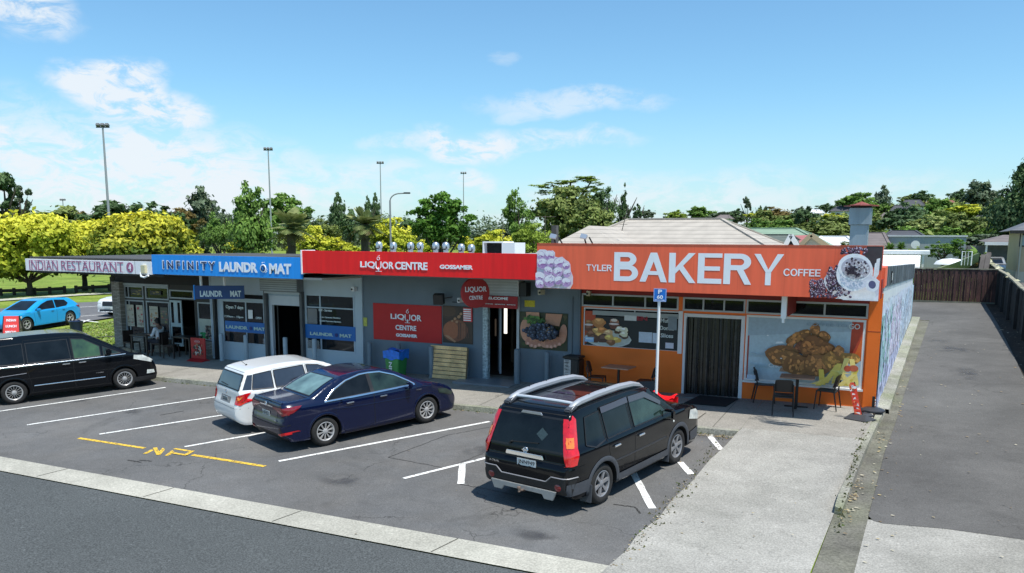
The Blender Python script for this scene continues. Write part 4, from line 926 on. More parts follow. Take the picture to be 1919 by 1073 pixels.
text('SAI', c.cast(-.42, .66, 'R', .012), (0, -1, 0), (0, 0, 1), .09, .03, M_CHROME, parent=c.root, bold=.02, local=True, name='badge_lettering')
text('HYBRID', c.cast(3.36, .86, 'S', .010), (1, 0, 0), (0, 0, 1), .14, .022, M_CHROME, parent=c.root, bold=.02, local=True, name='badge_lettering')
c.mirror(3.12, 1.02, M_NAVYP)
for x in (.97, 3.67):
    for sg in (-1, 1): c.wheel(x, sg, 'ten')
tilt(c)

# ---- small white wagon behind the saloon
dirp = Vector((math.cos(math.radians(66)), math.sin(math.radians(66)), 0))
base = Vector((*G(424, 806), 0))
prof = [(.12, .26), (.02, .36), (.0, .50), (.02, .66), (.02, .66), (.08, .80), (.11, .98), (.14, 1.04), (.30, 1.38), (.38, 1.45), (.38, 1.45), (.75, 1.50), (1.35, 1.53), (1.95, 1.50), (2.35, 1.40), (2.95, 1.08), (3.05, 1.03), (3.05, 1.03), (3.45, .93), (3.72, .80), (3.86, .62), (3.90, .45), (3.86, .26), (3.6, .18), (2, .18), (.4, .2)]
c = Car('wagon', 'small white wagon with tinted windows parked behind the dark blue saloon', 'car', 3.9, 1.72, 1.53, prof, .98, M_WHITEP, (.72, 3.20), .31, (base.x, base.y, 0), math.radians(66), tumble=.30, endtaper=.13)
wag = c
M_WG = mat('car_glass_smoked', (.030, .034, .045), .05, .5, 2.4, spec=1.0)
ws_ = [[(.42, 1.03), (.50, 1.36), (.92, 1.40), (.92, 1.01)], [(.98, 1.01), (.98, 1.40), (1.72, 1.43), (1.76, 1.01)], [(1.84, 1.01), (1.80, 1.43), (2.10, 1.39), (2.45, 1.24), (2.74, 1.03)]]
d1 = [(1.0, .98), (.95, 1.43), (1.76, 1.455), (1.80, .28), (1.22, .28), (1.1, .55)]; d2 = [(1.81, .28), (1.78, 1.455), (2.12, 1.42), (2.86, 1.02), (2.80, .28)]
for d in (d1, d2): c.ribbon(d, 'SL', .002, .012, M_GAP, 'door_gap', closed=True)
c.patch(d1, 'SL', .003, M_WHITEP, 'rear_door'); c.patch(d2, 'SL', .003, M_WHITEP, 'front_door')
c.glassrow(ws_, [M_WG, M_WG, M_WG])
c.patch([(-.68, 1.03), (-.62, 1.36), (.62, 1.36), (.68, 1.03)], 'R', .008, M_WG, 'rear_window')
c.ribbon([(-.68, 1.03), (-.62, 1.36), (.62, 1.36), (.68, 1.03)], 'R', .009, .03, M_PLASTB, 'window_trim', closed=True)
c.patch([(.20, 1.04), (.36, 1.36), (.48, 1.36), (.40, 1.03)], 'SL', .007, M_WG, 'quarter_glass')
c.ribbon([(-.60, .62), (-.66, .95), (-.60, 1.42), (.60, 1.42), (.66, .95), (.60, .62)], 'R', .002, .010, mat('gap_grey', (.2, .2, .2), .7, 0), 'tailgate_gap')
c.ribbon([(-.80, .62), (.80, .62)], 'R', .002, .010, MATS['gap_grey'], 'bumper_gap')
for sg in (-1, 1):
    A = 'S' if sg < 0 else 'L'; mb = MB()
    c.patch([(sg*.60, .72), (sg*.62, .90), (sg*.84, .94), (sg*.86, .86), (sg*.76, .70)], 'R', .012, M_RED, 'x', into=mb); c.patch([(.0, .74), (.03, .92), (.22, .96), (.38, .98), (.26, .86), (.14, .76)], A, .012, M_RED, 'x', into=mb)
    o = mb.build('tail_light', M_RED, c.root, local=True, smooth=True, angle=60); m2 = MB(); c.patch([(.03, .80), (.05, .88), (.18, .90), (.12, .82)], A, .018, M_AMBER, 'x', into=m2); m2.build('indicator_lens', M_AMBER, o, local=True)
    mh = MB(); c.patch([(3.32, .74), (3.30, .86), (3.6, .80), (3.78, .66)], A, .010, M_LAMP, 'x', into=mh); mh.build('headlight', M_LAMP, c.root, local=True)
c.patch([(-.30, .70), (-.30, .84), (.30, .84), (.30, .70)], 'R', .004, MATS['gap_grey'], 'plate_recess')
plate(c, 'DKY672', .0, .77, .34, .11)
b_ = MB(); b_.lathe([(.02, 0), (.03, -.01), (.046, -.01), (.05, 0)], c.cast(0, .93, 'R', .014), 18, 'X'); b_.build('badge', M_CHROME, c.root, local=True, smooth=True)
an = MB(); z_ = c.cast(.62, 0, 'T', 0).z; an.tube([(.62, 0, z_), (.50, 0, z_+.12)], .006, 6); an.lathe([(.03, 0), (.012, .03), (0, .035)], (.62, 0, z_-.003), 10); an.build('aerial', M_PLASTB, c.root, local=True)
wp = MB(); wp.bar(c.cast(.02, 1.07, 'R', .02), c.cast(.42, 1.09, 'R', .02), .018, .012); wp.build('wiper', M_PLASTB, c.root, local=True)
c.patch([(2.15, -.50), (2.15, .50), (2.95, .62), (2.95, -.62)], 'T', .005, M_CGLASSG, 'windscreen')
c.mirror(2.66, 1.05, M_WHITEP)
for x in (.72, 3.20):
    for sg in (-1, 1): c.wheel(x, sg, 'five')
tilt(c)

# ---- black people carrier on the left edge
pos, ang = place_from_wheels(G(28, 757), G(238, 728.5), .95, 3.81, 1.73)
prof = [(.12, .28), (.02, .36), (.0, .55), (.02, .90), (.05, 1.1), (.14, 1.72), (.26, 1.82), (.26, 1.82), (.6, 1.85), (1.8, 1.87), (2.6, 1.83), (2.98, 1.72), (3.85, 1.20), (4.02, 1.10), (4.02, 1.10), (4.35, 1.02), (4.60, .86), (4.74, .62), (4.77, .42), (4.72, .24), (4.4, .17), (2.3, .17), (.4, .19)]
c = Car('people_carrier', 'long black people carrier with dark sliding door parked at left edge', 'van', 4.77, 1.73, 1.86, prof, 1.06, M_BLACKP, (.95, 3.81), .325, pos, ang, tumble=.22, endtaper=.12, inset=.02)
van = c
ws_ = [[(.38, 1.12), (.50, 1.62), (1.28, 1.66), (1.28, 1.10)], [(1.36, 1.10), (1.36, 1.66), (2.40, 1.67), (2.44, 1.10)], [(2.52, 1.10), (2.50, 1.67), (2.82, 1.63), (3.22, 1.38), (3.22, 1.10)], [(3.30, 1.10), (3.30, 1.36), (3.78, 1.12)]]
d1 = [(1.32, .98), (1.32, 1.74), (2.47, 1.74), (2.48, .28), (1.42, .28), (1.38, .6)]; d2 = [(2.495, .28), (2.485, 1.74), (2.86, 1.68), (3.86, 1.12), (3.78, .9), (3.36, .62), (3.30, .28)]
for d in (d1, d2): c.ribbon(d, 'SL', .002, .012, M_GAP, 'door_gap', closed=True)
c.patch(d1, 'SL', .003, M_BLACKP, 'sliding_door'); c.patch(d2, 'SL', .003, M_BLACKP, 'front_door')
M_VG = mat('van_clear_glass', (.035, .075, .022), .05, .9, 2.2, spec=.9)
c.glassrow(ws_, [M_CGLASS, M_CGLASS, M_VG, M_CGLASSG])
c.handles([(2.30, .98), (2.72, .98)], M_CHROME, (.20, .03, .03))
c.ribbon([(.30, 1.055), (2.4, 1.055), (3.9, 1.075)], 'SL', .008, .022, M_CHROME, 'belt_chrome', th=.006)
c.ribbon([(1.45, .46), (3.28, .46)], 'SL', .008, .028, M_CHROME, 'side_chrome', th=.008)
c.ribbon([(.5, .80), (1.3, .84)], 'SL', .004, .018, mat('trim_grey2', (.2, .2, .22), .4, 0), 'side_rail', th=.005)
text('S-HYBRID', c.cast(3.05, .60, 'S', .010), (1, 0, 0), (0, 0, 1), .20, .028, M_CHROME, parent=c.root, bold=.02, local=True, name='badge_lettering')
for wx in (.95, 3.81): c.ribbon([(wx+.40*math.cos(t), .335+.395*math.sin(t)) for t in np.linspace(-.15, PI+.15, 24)], 'SL', .003, .05, M_BLACKP, 'arch_lip', th=.010)
for sg in (-1, 1):
    A = 'S' if sg < 0 else 'L'; mb = MB(); c.patch([(4.10, .90), (4.12, 1.02), (4.38, .98), (4.66, .80), (4.60, .74)], A, .012, M_LAMP, 'x', into=mb); mb.build('headlight', M_LAMP, c.root, local=True, smooth=True)
    mb = MB(); c.patch([(4.44, .40), (4.46, .52), (4.66, .50), (4.68, .40)], A, .010, M_LAMP, 'x', into=mb); mb.build('fog_light', M_LAMP, c.root, local=True)
    mb = MB(); c.patch([(.05, 1.0), (.14, 1.6), (.24, 1.6), (.20, 1.0)], A, .012, M_RED, 'x', into=mb); mb.build('tail_light', M_RED, c.root, local=True)
c.patch([(2.95, -.55), (2.95, .55), (3.95, .66), (3.95, -.66)], 'T', .005, M_CGLASSG, 'windscreen')
c.patch([(4.05, .20), (4.05, .34), (4.70, .34), (4.72, .20)], 'SL', .02, M_PLASTB, 'front_skirt')
c.mirror(3.42, 1.20, M_BLACKP, (.16, .20, .17))
for x in (.95, 3.81):
    for sg in (-1, 1): c.wheel(x, sg, 'multi')
tilt(c)

# ---- cyan hatchback on the road beyond, heading left
def flip_place(pr_left_rear, ang, rx, W):
    return None
a = Vector((*G(132, 607), 0)); ang = math.atan2(-2.2, .5)+0.0
ang = math.radians(-79)
d = Vector((math.cos(ang), math.sin(ang), 0)); left = Vector((-d.y, d.x, 0))
o_ = a-d*.85-left*(.79)
prof = [(.10, .26), (.0, .40), (.0, .60), (.04, .80), (.12, .98), (.12, .98), (.40, 1.20), (.62, 1.34), (.62, 1.34), (1.0, 1.40), (1.7, 1.435), (2.2, 1.40), (2.6, 1.28), (3.3, .96), (3.35, .94), (3.35, .94), (3.9, .84), (4.2, .70), (4.34, .52), (4.37, .40), (4.3, .22), (4.0, .17), (2, .17), (.35, .19)]
c = Car('hatchback', 'bright cyan hatchback driving on the road past the grass verge', 'car', 4.37, 1.79, 1.435, prof, .90, M_CYANP, (.85, 3.49), .33, (o_.x, o_.y, 0), ang, tumble=.36, endtaper=.13, na=84, nl=90)
hat = c
c.glassrow([[(.85, 1.10), (1.0, 1.27), (1.62, 1.33), (1.66, .95), (1.02, .99)], [(1.74, .95), (1.70, 1.33), (2.05, 1.32), (2.45, 1.20), (2.95, .95)]], M_CGLASS)
c.patch([(-.62, 1.02), (-.52, 1.28), (.52, 1.28), (.62, 1.02)], 'R', .008, M_CGLASS, 'rear_window')
c.patch([(2.40, -.50), (2.40, .50), (3.25, .66), (3.25, -.66)], 'T', .006, M_CGLASS, 'windscreen')
for dd in ([(1.0, .98), (1.66, .95), (1.68, .26), (1.24, .26), (1.15, .6)], [(1.70, .26), (1.70, .95), (3.05, .92), (3.0, .26)]):
    c.ribbon(dd, 'SL', .002, .012, M_GAP, 'door_gap', closed=True); c.patch(dd, 'SL', .003, M_CYANP, 'door')
c.handles([(1.25, .84), (1.95, .84)], M_CYANP); c.mirror(2.82, .97, M_CYANP)
for sg in (-1, 1):
    A = 'S' if sg < 0 else 'L'; mb = MB(); c.patch([(.02, .82), (.05, .93), (.40, .93), (.22, .84)], A, .012, M_RED, 'x', into=mb); c.patch([(sg*.42, .82), (sg*.44, .92), (sg*.82, .94), (sg*.82, .84)], 'R', .012, M_RED, 'x', into=mb); mb.build('tail_light', M_REDD, c.root, local=True)
    mb = MB(); c.patch([(3.75, .66), (3.75, .76), (4.0, .76), (4.22, .64), (4.20, .60)], A, .012, M_LAMP, 'x', into=mb); mb.build('headlight', M_LAMP, c.root, local=True)
for x in (.85, 3.49):
    for sg in (-1, 1): c.wheel(x, sg, 'five')
tilt(c)
# ---- white off-roader coming behind it, half hidden by the shop corner
a = Vector((*G(199, 594), 0)); ang = math.radians(-84); d = Vector((math.cos(ang), math.sin(ang), 0)); left = Vector((-d.y, d.x, 0)); o_ = a-d*4.55+left*0.3
prof = [(.1, .3), (0, .45), (.02, .9), (.15, 1.2), (.4, 1.6), (.4, 1.6), (1.4, 1.68), (2.3, 1.64), (2.8, 1.5), (3.4, 1.12), (3.5, 1.08), (3.5, 1.08), (4.2, 1.0), (4.5, .88), (4.62, .65), (4.62, .4), (4.5, .26), (2.3, .22), (.4, .24)]
c = Car('off_roader', 'white off-roader with dark grille driving up behind the shop corner', 'car', 4.65, 1.83, 1.68, prof, 1.02, M_WHITEP, (.95, 3.65), .35, (o_.x, o_.y, 0), ang, tumble=.28, endtaper=.12, na=84, nl=80)
c.glassrow([[(.5, 1.1), (.62, 1.5), (1.9, 1.54), (1.92, 1.06)], [(1.98, 1.06), (1.96, 1.54), (2.4, 1.5), (3.1, 1.08)]], M_CGLASS)
c.patch([(2.75, -.56), (2.75, .56), (3.38, .68), (3.38, -.68)], 'T', .006, M_CGLASS, 'windscreen')
c.patch([(-.38, .62), (-.44, .86), (.44, .86), (.38, .62)], 'F', .012, M_PLASTB, 'grille'); c.patch([(-.6, .34), (-.6, .44), (.6, .44), (.6, .34)], 'F', .012, M_PLASTB, 'air_intake')
c.patch([(-.22, .50), (-.22, .60), (.22, .60), (.22, .50)], 'F', .016, M_PLATE, 'number_plate')
for sg in (-1, 1):
    mb = MB(); c.patch([(sg*.50, .74), (sg*.50, .88), (sg*.80, .92), (sg*.84, .80)], 'F', .012, M_LAMP, 'x', into=mb); mb.build('headlight', M_LAMP, c.root, local=True)
c.mirror(3.0, 1.08, M_WHITEP)
for x in (.95, 3.65):
    for sg in (-1, 1): c.wheel(x, sg, 'five')
tilt(c)
# ================================================================ the row of shops
YW, YS, YR = 20.40, 18.45, 20.90
M_ORANGE = mat('orange_wall_paint', (.88, .17, .012), .55, .08, 1.5, bump=.15, bscale=30)
M_ORANGE_SIGN = mat('orange_sign_sheet', (.95, .15, .065), .5, .05, .8, streak=.10)
M_REDSIGN = mat('red_sign_sheet', (.90, .006, .008), .45, .05, .8, streak=.10)
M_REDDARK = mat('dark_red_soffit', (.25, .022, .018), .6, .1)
M_BLUESIGN = mat('blue_sign_sheet', (.012, .30, .84), .45, .05, .8, streak=.10)
M_BLUE2 = mat('blue_film', (.010, .13, .42), .4, .08, 2)
M_WHITE = mat('white_paint', (.80, .80, .79), .5, .05, 2)
M_WSIGN = mat('white_sign_sheet', (.92, .90, .91), .5, .06, 1.5)
M_LET = mat('white_vinyl', (.86, .88, .92), .4, 0)
M_LETS = mat('silver_vinyl', (.62, .70, .70), .4, 0)
M_SLATE = mat('slate_grey_wall', (.135, .175, .21), .6, .10, 1.2, bump=.2, bscale=18)
M_LBLUE = mat('pale_blue_grey_wall', (.42, .50, .56), .6, .08, 1.2, bump=.2, bscale=18)
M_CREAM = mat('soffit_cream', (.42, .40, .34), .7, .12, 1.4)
M_ALU = mat('aluminium_frame', (.42, .45, .47), .45, .08, 4, metal=.3)
M_WFRAME = mat('white_window_frame', (.72, .73, .74), .4, .05, 4)
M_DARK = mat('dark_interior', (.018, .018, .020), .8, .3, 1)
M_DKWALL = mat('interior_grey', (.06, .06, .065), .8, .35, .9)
M_TILE = mat('grey_floor_tiles', (.22, .235, .25), .45, .14, 2.2)
M_STONE = None
M_ROOF = mat('metal_roof', (.28, .29, .30), .6, .15, 1)
M_GLASS = glass_mat('shop_glass'); M_GLASSD = glass_mat('shop_glass_dark', (.008, .009, .012), .8)
M_ROLL = mat('roller_shutter', (.33, .35, .37), .4, .08, 3, metal=.3)

def stone_mat():
    m = bpy.data.materials.new('stacked_stone'); nt, nd, lk, b = nodes(m); b.inputs['Roughness'].default_value = .9
    geo = nd.new('ShaderNodeNewGeometry'); mp = nd.new('ShaderNodeMapping'); mp.inputs['Rotation'].default_value = (math.radians(90), 0, 0); lk.new(geo.outputs['Position'], mp.inputs[0])
    br = nd.new('ShaderNodeTexBrick'); br.inputs['Scale'].default_value = 3.2; br.inputs['Color1'].default_value = (.26, .22, .18, 1); br.inputs['Color2'].default_value = (.40, .36, .30, 1); br.inputs['Mortar'].default_value = (.05, .045, .04, 1)
    br.inputs['Mortar Size'].default_value = .018; br.inputs['Row Height'].default_value = .18; br.inputs['Brick Width'].default_value = .7; lk.new(mp.outputs[0], br.inputs[0])
    lk.new(br.outputs[0], b.inputs['Base Color']); return m
M_STONE = stone_mat()

def z0(x): return gz(x, 20.4)-.05
class Shop:
    def __init__(s, name, label, Xa, Xb, Y, ztop, wallm, depth, roofdrop=.5):
        s.Xa, s.Xb, s.Y, s.zt, s.wm = Xa, Xb, Y, ztop, wallm
        s.root = thing(name, label, 'shop', ((Xa+Xb)/2, Y, gz((Xa+Xb)/2, Y)))
        s.holes = []
    def hole(s, xl, yt, xr, yb):
        a, b = Wy(xl, yt, s.Y), Wy(xr, yb, s.Y); s.holes.append((a.x, b.x, b.z, a.z)); return (a.x, b.x, b.z, a.z)
    def wall(s, th=.16, name='front_wall', m=None, Xa=None, Xb=None, zt=None):
        Xa = s.Xa if Xa is None else Xa; Xb = s.Xb if Xb is None else Xb; zt = zt or s.zt
        xs = sorted({Xa, Xb, *[h[0] for h in s.holes], *[h[1] for h in s.holes]}); xs = [x for x in xs if Xa-1e-6 <= x <= Xb+1e-6]
        mb = MB()
        for a, b in zip(xs[:-1], xs[1:]):
            if b-a < 1e-4: continue
            c = (a+b)/2; hs = sorted([(h[2], h[3]) for h in s.holes if h[0] < c < h[1]]); z = gz(c, s.Y)-.12
            for lo, hi in hs:
                if lo > z+.001: mb.box(a, b, s.Y, s.Y+th, z, lo)
                z = max(z, hi)
            if zt > z: mb.box(a, b, s.Y, s.Y+th, z, zt)
        return mb.build(name, m or s.wm, s.root)
    def window(s, h, nx=1, nz=(), fw=.05, fm=None, gm=None, y=.03, divs=None, proud=-.012, name='window', sill=None):
        """frame with mullions, its pane and an optional sill"""
        x0, x1, za, zb = h; fm = fm or M_ALU; Y = s.Y+proud; f = MB()
        f.box(x0, x1, Y, Y+.07, zb-fw, zb); f.box(x0, x1, Y, Y+.07, za, za+fw)
        f.box(x0, x0+fw, Y, Y+.07, za+fw, zb-fw); f.box(x1-fw, x1, Y, Y+.07, za+fw, zb-fw)
        ds = divs if divs is not None else [x0+(x1-x0)*i/nx for i in range(1, nx)]
        for d in ds: f.box(d-fw*.45, d+fw*.45, Y+.003, Y+.067, za+fw, zb-fw)
        for z in nz: f.box(x0+fw, x1-fw, Y+.006, Y+.064, z-fw*.4, z+fw*.4)
        o = f.build(name, fm, s.root)
        g = MB(); g.box(x0+fw*.5, x1-fw*.5, Y+.035, Y+.041, za+fw*.5, zb-fw*.5); g.build('pane', gm or M_GLASS, o)
        if sill: q = MB(); q.box(x0-.03, x1+.03, Y-.05, Y+.01, za-.05, za-.002); q.build('sill', sill, o)
        return o
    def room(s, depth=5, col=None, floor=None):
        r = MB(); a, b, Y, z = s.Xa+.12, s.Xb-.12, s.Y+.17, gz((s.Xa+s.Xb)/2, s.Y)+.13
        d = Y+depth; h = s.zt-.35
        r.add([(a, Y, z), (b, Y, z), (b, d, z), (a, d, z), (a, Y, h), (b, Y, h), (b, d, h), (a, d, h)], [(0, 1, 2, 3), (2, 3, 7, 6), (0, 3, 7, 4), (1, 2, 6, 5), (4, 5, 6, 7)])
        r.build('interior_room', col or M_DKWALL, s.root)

def rectsheet(mb, x0, x1, z0_, z1, Y): mb.add([(x0, Y, z0_), (x1, Y, z0_), (x1, Y, z1), (x0, Y, z1)], [(0, 1, 2, 3)])
def board(name, label, cat, x0, x1, za, zb, Y, m, th=.06, group=None):
    """flat signboard standing th proud of plane Y (towards the street)"""
    b = MB(); b.box(x0, x1, Y-th, Y, za, zb); o = b.build(name, m, bevel=.004); prop(o, label, cat, group); WM[o.name] = Matrix.Translation(o.location); return o
def wcorn(xl, yt, xr, yb, Y):
    a, b = Wy(xl, yt, Y), Wy(xr, yb, Y); return a.x, b.x, b.z, a.z

# ---------------------------------------------------------------- bakery (right end of the row)
bk = Shop('bakery_shop', 'orange painted bakery shop with plastic strip door at right end of the row', -8.12, -.66, YW, 3.40, M_ORANGE, 18)
tr = bk.hole(1091, 549, 1272, 582); tr2 = bk.hole(1281, 557, 1397, 588); tr3 = bk.hole(1400, 561, 1627, 596)
tr2 = (tr2[0], tr2[1], 2.20, tr[3]); tr = (tr[0], tr[1], 2.20, tr[3]); tr3 = (tr3[0], tr3[1], 2.20, tr[3]); bk.holes = [tr, tr2, tr3]
lw = bk.hole(1094, 575, 1272, 658); lw = (lw[0]+.02, lw[1], lw[2], 2.17); bk.holes.append(lw)
dw = bk.hole(1283, 590, 1390, 747); dw = (dw[0], dw[1], gz(-4.5, 20.4)+.0, 2.14); bk.holes.append(dw)
rw = bk.hole(1400, 590, 1615, 729); rw = (rw[0], rw[1], rw[2], 2.17); bk.holes.append(rw)
bk.wall()
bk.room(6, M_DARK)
for h, n in ((tr, 3), (tr2, 3), (tr3, 3)):
    dv = None
    if h is tr3: dv = [Wy(1478, 580, YW).x, Wy(1546, 580, YW).x]
    bk.window(h, n, fw=.045, fm=M_ALU, gm=M_GLASSD, name='transom_window', divs=dv)
lwin = bk.window(lw, 1, fw=.03, fm=M_WFRAME, gm=M_GLASSD, divs=[Wy(1189, 620, YW).x])
rwin = bk.window(rw, 1, fw=.055, fm=M_WHITE, gm=M_GLASSD, sill=M_WHITE)
# left window valance and the white mullions beside it
v = MB(); a, b = Wy(1112, 584, YW), Wy(1272, 588, YW); v.box(a.x, b.x, YW-.035, YW-.014, 1.98, 2.10); v.build('window_valance', mat('valance_grey', (.34, .38, .38), .6, .1), bk.root)
v = MB(); x = Wy(1276, 620, YW).x; v.box(x-.06, x+.05, YW-.03, YW-.002, 1.08, 2.19); v.build('door_post', M_WFRAME, bk.root)
# doorway
df = MB(); fw = .07; x0, x1, za, zb = dw
df.box(x0, x0+fw, YW-.02, YW+.10, za+.02, zb-.002); df.box(x1-fw-.02, x1, YW-.02, YW+.10, za+.02, zb-.002); df.box(x0+fw, x1-fw-.02, YW-.018, YW+.10, zb-.09, zb-.004)
do = df.build('doorway', M_WFRAME, bk.root)
st = MB(); n = 30; rnd = random.Random(2)
for i in range(n):
    xa = x0+fw+(x1-x0-2*fw)*i/n; w = (x1-x0-2*fw)/n; yy = YW+.05+.03*(i % 2)+rnd.uniform(-.006, .006); sw = rnd.uniform(-.014, .014); k = rnd.choice([.35, .6, 1, 1.6, 2.6, .5])
    st.col = (.011*k, .012*k, .014*k)
    st.add([(xa-.004, yy, zb-.09), (xa+w+.002, yy+.022*(1 if i % 3 else -1), zb-.09), (xa+w+.002+sw, yy+.022*(1 if i % 3 else -1), za+.07), (xa-.004+sw, yy, za+.07)], [(0, 1, 2, 3)])
st.build('strip_curtain', print_mat('smoky_plastic_strip', .25, .5, 6), do, attr=True)
hg = MB(); hg.box(x0+.075, x0+.12, YW-.05, YW+.06, za+.10, zb-.14); hg.build('open_door_edge', M_PLASTB, do)
sp_ = MB(); zf = gz(-4.5, 20)+.16; sp_.box(x0-.02, x1+.05, YW-.42, YW+.16, zf-.10, zf+.015); sp_.build('door_step', mat('step_concrete', (.16, .16, .155), .8, .2, 5), bk.root)
# side wall with the mural, roof, back
BX0, BX1 = -.66, -.14
def sx(y): return -.66+(y-20.4)*(.52/17.6)
sw = MB(); ys = [20.39, 24, 28, 32, 35, 38]
def top1(y): return 2.98-(y-20.4)*.028          # top of painted blockwork
def top2(y): return 3.42-(y-20.4)*.021
for a, b in zip(ys[:-1], ys[1:]):
    sw.add([(sx(a), a, gz(0, a)-.1), (sx(b), b, gz(0, b)-.1), (sx(b), b, top1(b)), (sx(a), a, top1(a)), (sx(a)-.2, a, gz(0, a)-.1), (sx(b)-.2, b, gz(0, b)-.1), (sx(b)-.2, b, top1(b)), (sx(a)-.2, a, top1(a))],
           [(0, 1, 2, 3), (3, 2, 6, 7), (4, 7, 6, 5)]+([(0, 3, 7, 4)] if a == ys[0] else [])+([(1, 5, 6, 2)] if b == ys[-1] else []))
sw.build('side_wall', mat('white_blockwork', (.60, .64, .66), .7, .08, 1.4, bump=.25, bscale=12, streak=.15), bk.root)
lowb = MB(); lowb.add([(sx(38)+.01, 38, gz(0, 38)-.1), (sx(38)+.05, 40.2, gz(0, 40)-.1), (sx(38)+.05, 40.2, 2.05), (sx(38)+.01, 38, 2.1), (sx(38)-.15, 38, gz(0, 38)-.1), (sx(38)-.12, 40.2, gz(0, 40)-.1), (sx(38)-.12, 40.2, 2.05), (sx(38)-.15, 38, 2.1)], [(0, 1, 2, 3), (3, 2, 6, 7), (1, 5, 6, 2)]); lowb.build('low_side_wall', mat('pale_blue_block', (.38, .56, .66), .7, .2, 2), bk.root)
bd_ = MB()
for a, b in zip(ys[:-1], ys[1:]):
    n = int((b-a)/.30)
    for i in range(n):
        y0, y1 = a+(b-a)*i/n, a+(b-a)*(i+1)/n; off = .02 if i % 2 else .045
        bd_.add([(sx(y0)+off, y0+.012, top1(y0)-.02), (sx(y1)+off, y1-.012, top1(y1)-.02), (sx(y1)+off, y1-.012, top2(y1)), (sx(y0)+off, y0+.012, top2(y0)), (sx(y0)-.03, y0+.012, top1(y0)), (sx(y1)-.03, y1-.012, top1(y1)), (sx(y1)-.03, y1-.012, top2(y1)), (sx(y0)-.03, y0+.012, top2(y0))], [(0, 1, 2, 3), (3, 2, 6, 7), (0, 3, 7, 4), (1, 5, 6, 2), (0, 4, 5, 1)])
bd_.build('corrugated_band', mat('weathered_grey_sheet', (.12, .145, .165), .6, .35, 2.0, streak=.5), bk.root)
bx = MB(); bx.box(-.62, -.55, 22.0, 22.55, 2.98, 3.26); o_ = bx.build('wall_lamp_box', M_PLASTB, bk.root); bx = MB(); bx.box(-.55, -.54, 22.15, 22.35, 3.03, 3.2); bx.build('lamp_lens', M_WHITE, o_)
en = MB(); en.box(-1.02, -.61, 19.0, YW, 3.0, 3.44); en.build('parapet_end', M_ORANGE_SIGN, bk.root); en = MB(); en.box(-.86, -.635, 18.47, 19.0, 2.80, 3.2); en.build('canopy_end', M_REDDARK, bk.root)
rf = MB(); rf.add([(-8.12, YS+.1, 3.36), (-.7, YS+.1, 3.36), (-.18, 38, 2.95), (-8.12, 38, 2.95), (-8.12, YS+.1, 3.26), (-.7, YS+.1, 3.26), (-.18, 38, 2.85), (-8.12, 38, 2.85)], [(0, 1, 2, 3), (4, 5, 6, 7), (0, 1, 5, 4), (1, 2, 6, 5), (2, 3, 7, 6), (3, 0, 4, 7)]); rf.build('roof', M_ROOF, bk.root)
bw = MB(); bw.box(-8.12, -.3, 37.8, 37.99, 0, 2.85); bw.build('back_wall', M_LBLUE, bk.root)
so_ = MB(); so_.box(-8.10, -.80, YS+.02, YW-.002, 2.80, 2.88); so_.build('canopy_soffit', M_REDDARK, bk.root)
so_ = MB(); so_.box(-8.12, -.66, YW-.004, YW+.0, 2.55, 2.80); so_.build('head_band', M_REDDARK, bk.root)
# orange pilasters, proud of the wall
pl = MB(); a = Wy(1628, 600, YW).x; pl.box(a, -.655, YW-.04, YW-.003, gz(-.8, 20.4)-.1, 2.80); pl.build('pilaster', M_ORANGE, bk.root)
gr = MB(); gr.box(a+.002, -.657, YW-.043, YW-.039, 1.905, 1.917); gr.build('pilaster_joint', M_REDDARK, bk.root)

# pictures in the two windows
p = Pic((lw[0]+.03, YW-.016, lw[2]+.01), (lw[1]-lw[0]-.06, 0, 0), (0, 0, lw[3]-lw[2]-.10))
p.poly([(0, .0), (1, .0), (1, .86), (0, .86)], (.012, .016, .02))
p.poly([(0, .0), (.10, .3), (.10, 1), (0, 1)], (.42, .06, .015)); p.poly([(0, .55), (.12, .7), (.12, 1), (0, 1)], (.50, .07, .02))
p.ell(.26, .22, .26, .25, (.62, .64, .60)); p.ell(.27, .23, .24, .22, (.52, .55, .50))
for x, y, r, c in ((.05, .50, .055, (.16, .06, .03)), (.05, .66, .045, (.30, .14, .05)), (.16, .66, .075, (.50, .20, .06)), (.165, .72, .055, (.62, .30, .10)), (.08, .34, .06, (.20, .08, .04)), (.14, .44, .05, (.62, .36, .12)), (.20, .46, .055, (.55, .22, .06)),
                   (.27, .40, .05, (.68, .42, .22)), (.17, .30, .055, (.60, .34, .10)), (.10, .20, .07, (.12, .05, .03)), (.22, .22, .075, (.10, .045, .03)), (.28, .26, .05, (.70, .46, .12)), (.36, .20, .05, (.72, .45, .10)), (.33, .72, .05, (.45, .20, .12)), (.33, .62, .06, (.16, .05, .03)),
                   (.38, .46, .05, (.10, .05, .02)), (.39, .52, .045, (.75, .72, .52)), (.44, .44, .05, (.12, .06, .03)), (.44, .50, .045, (.76, .74, .55)), (.44, .33, .05, (.10, .05, .03)), (.44, .38, .045, (.74, .72, .50)), (.30, .12, .05, (.28, .12, .05))):
    p.ell(x, y, r, r*1.75, c, wob=.10)
    p.ell(x-.01, y+.035, r*.5, r*.7, tuple(min(1, k*1.7+.03) for k in c), wob=.2)
p.ell(.33, .77, .035, .045, (.80, .70, .62)); p.ell(.05, .60, .05, .03, (.70, .62, .60)); p.ell(.33, .66, .055, .03, (.75, .66, .64))
p.poly([(.01, .10), (.11, .10), (.11, .24), (.01, .24)], (.30, .52, .80)); p.poly([(.02, .17), (.10, .17), (.10, .22), (.02, .22)], (.65, .75, .85))
p.poly([(.44, .78), (.57, .78), (.57, .93), (.44, .93)], (.62, .66, .66)); p.poly([(.60, .10+.08), (.74, .10+.08), (.74, .48), (.60, .48)], (.55, .64, .76)); p.poly([(.745, .18), (.80, .18), (.80, .47), (.745, .47)], (.55, .64, .76))
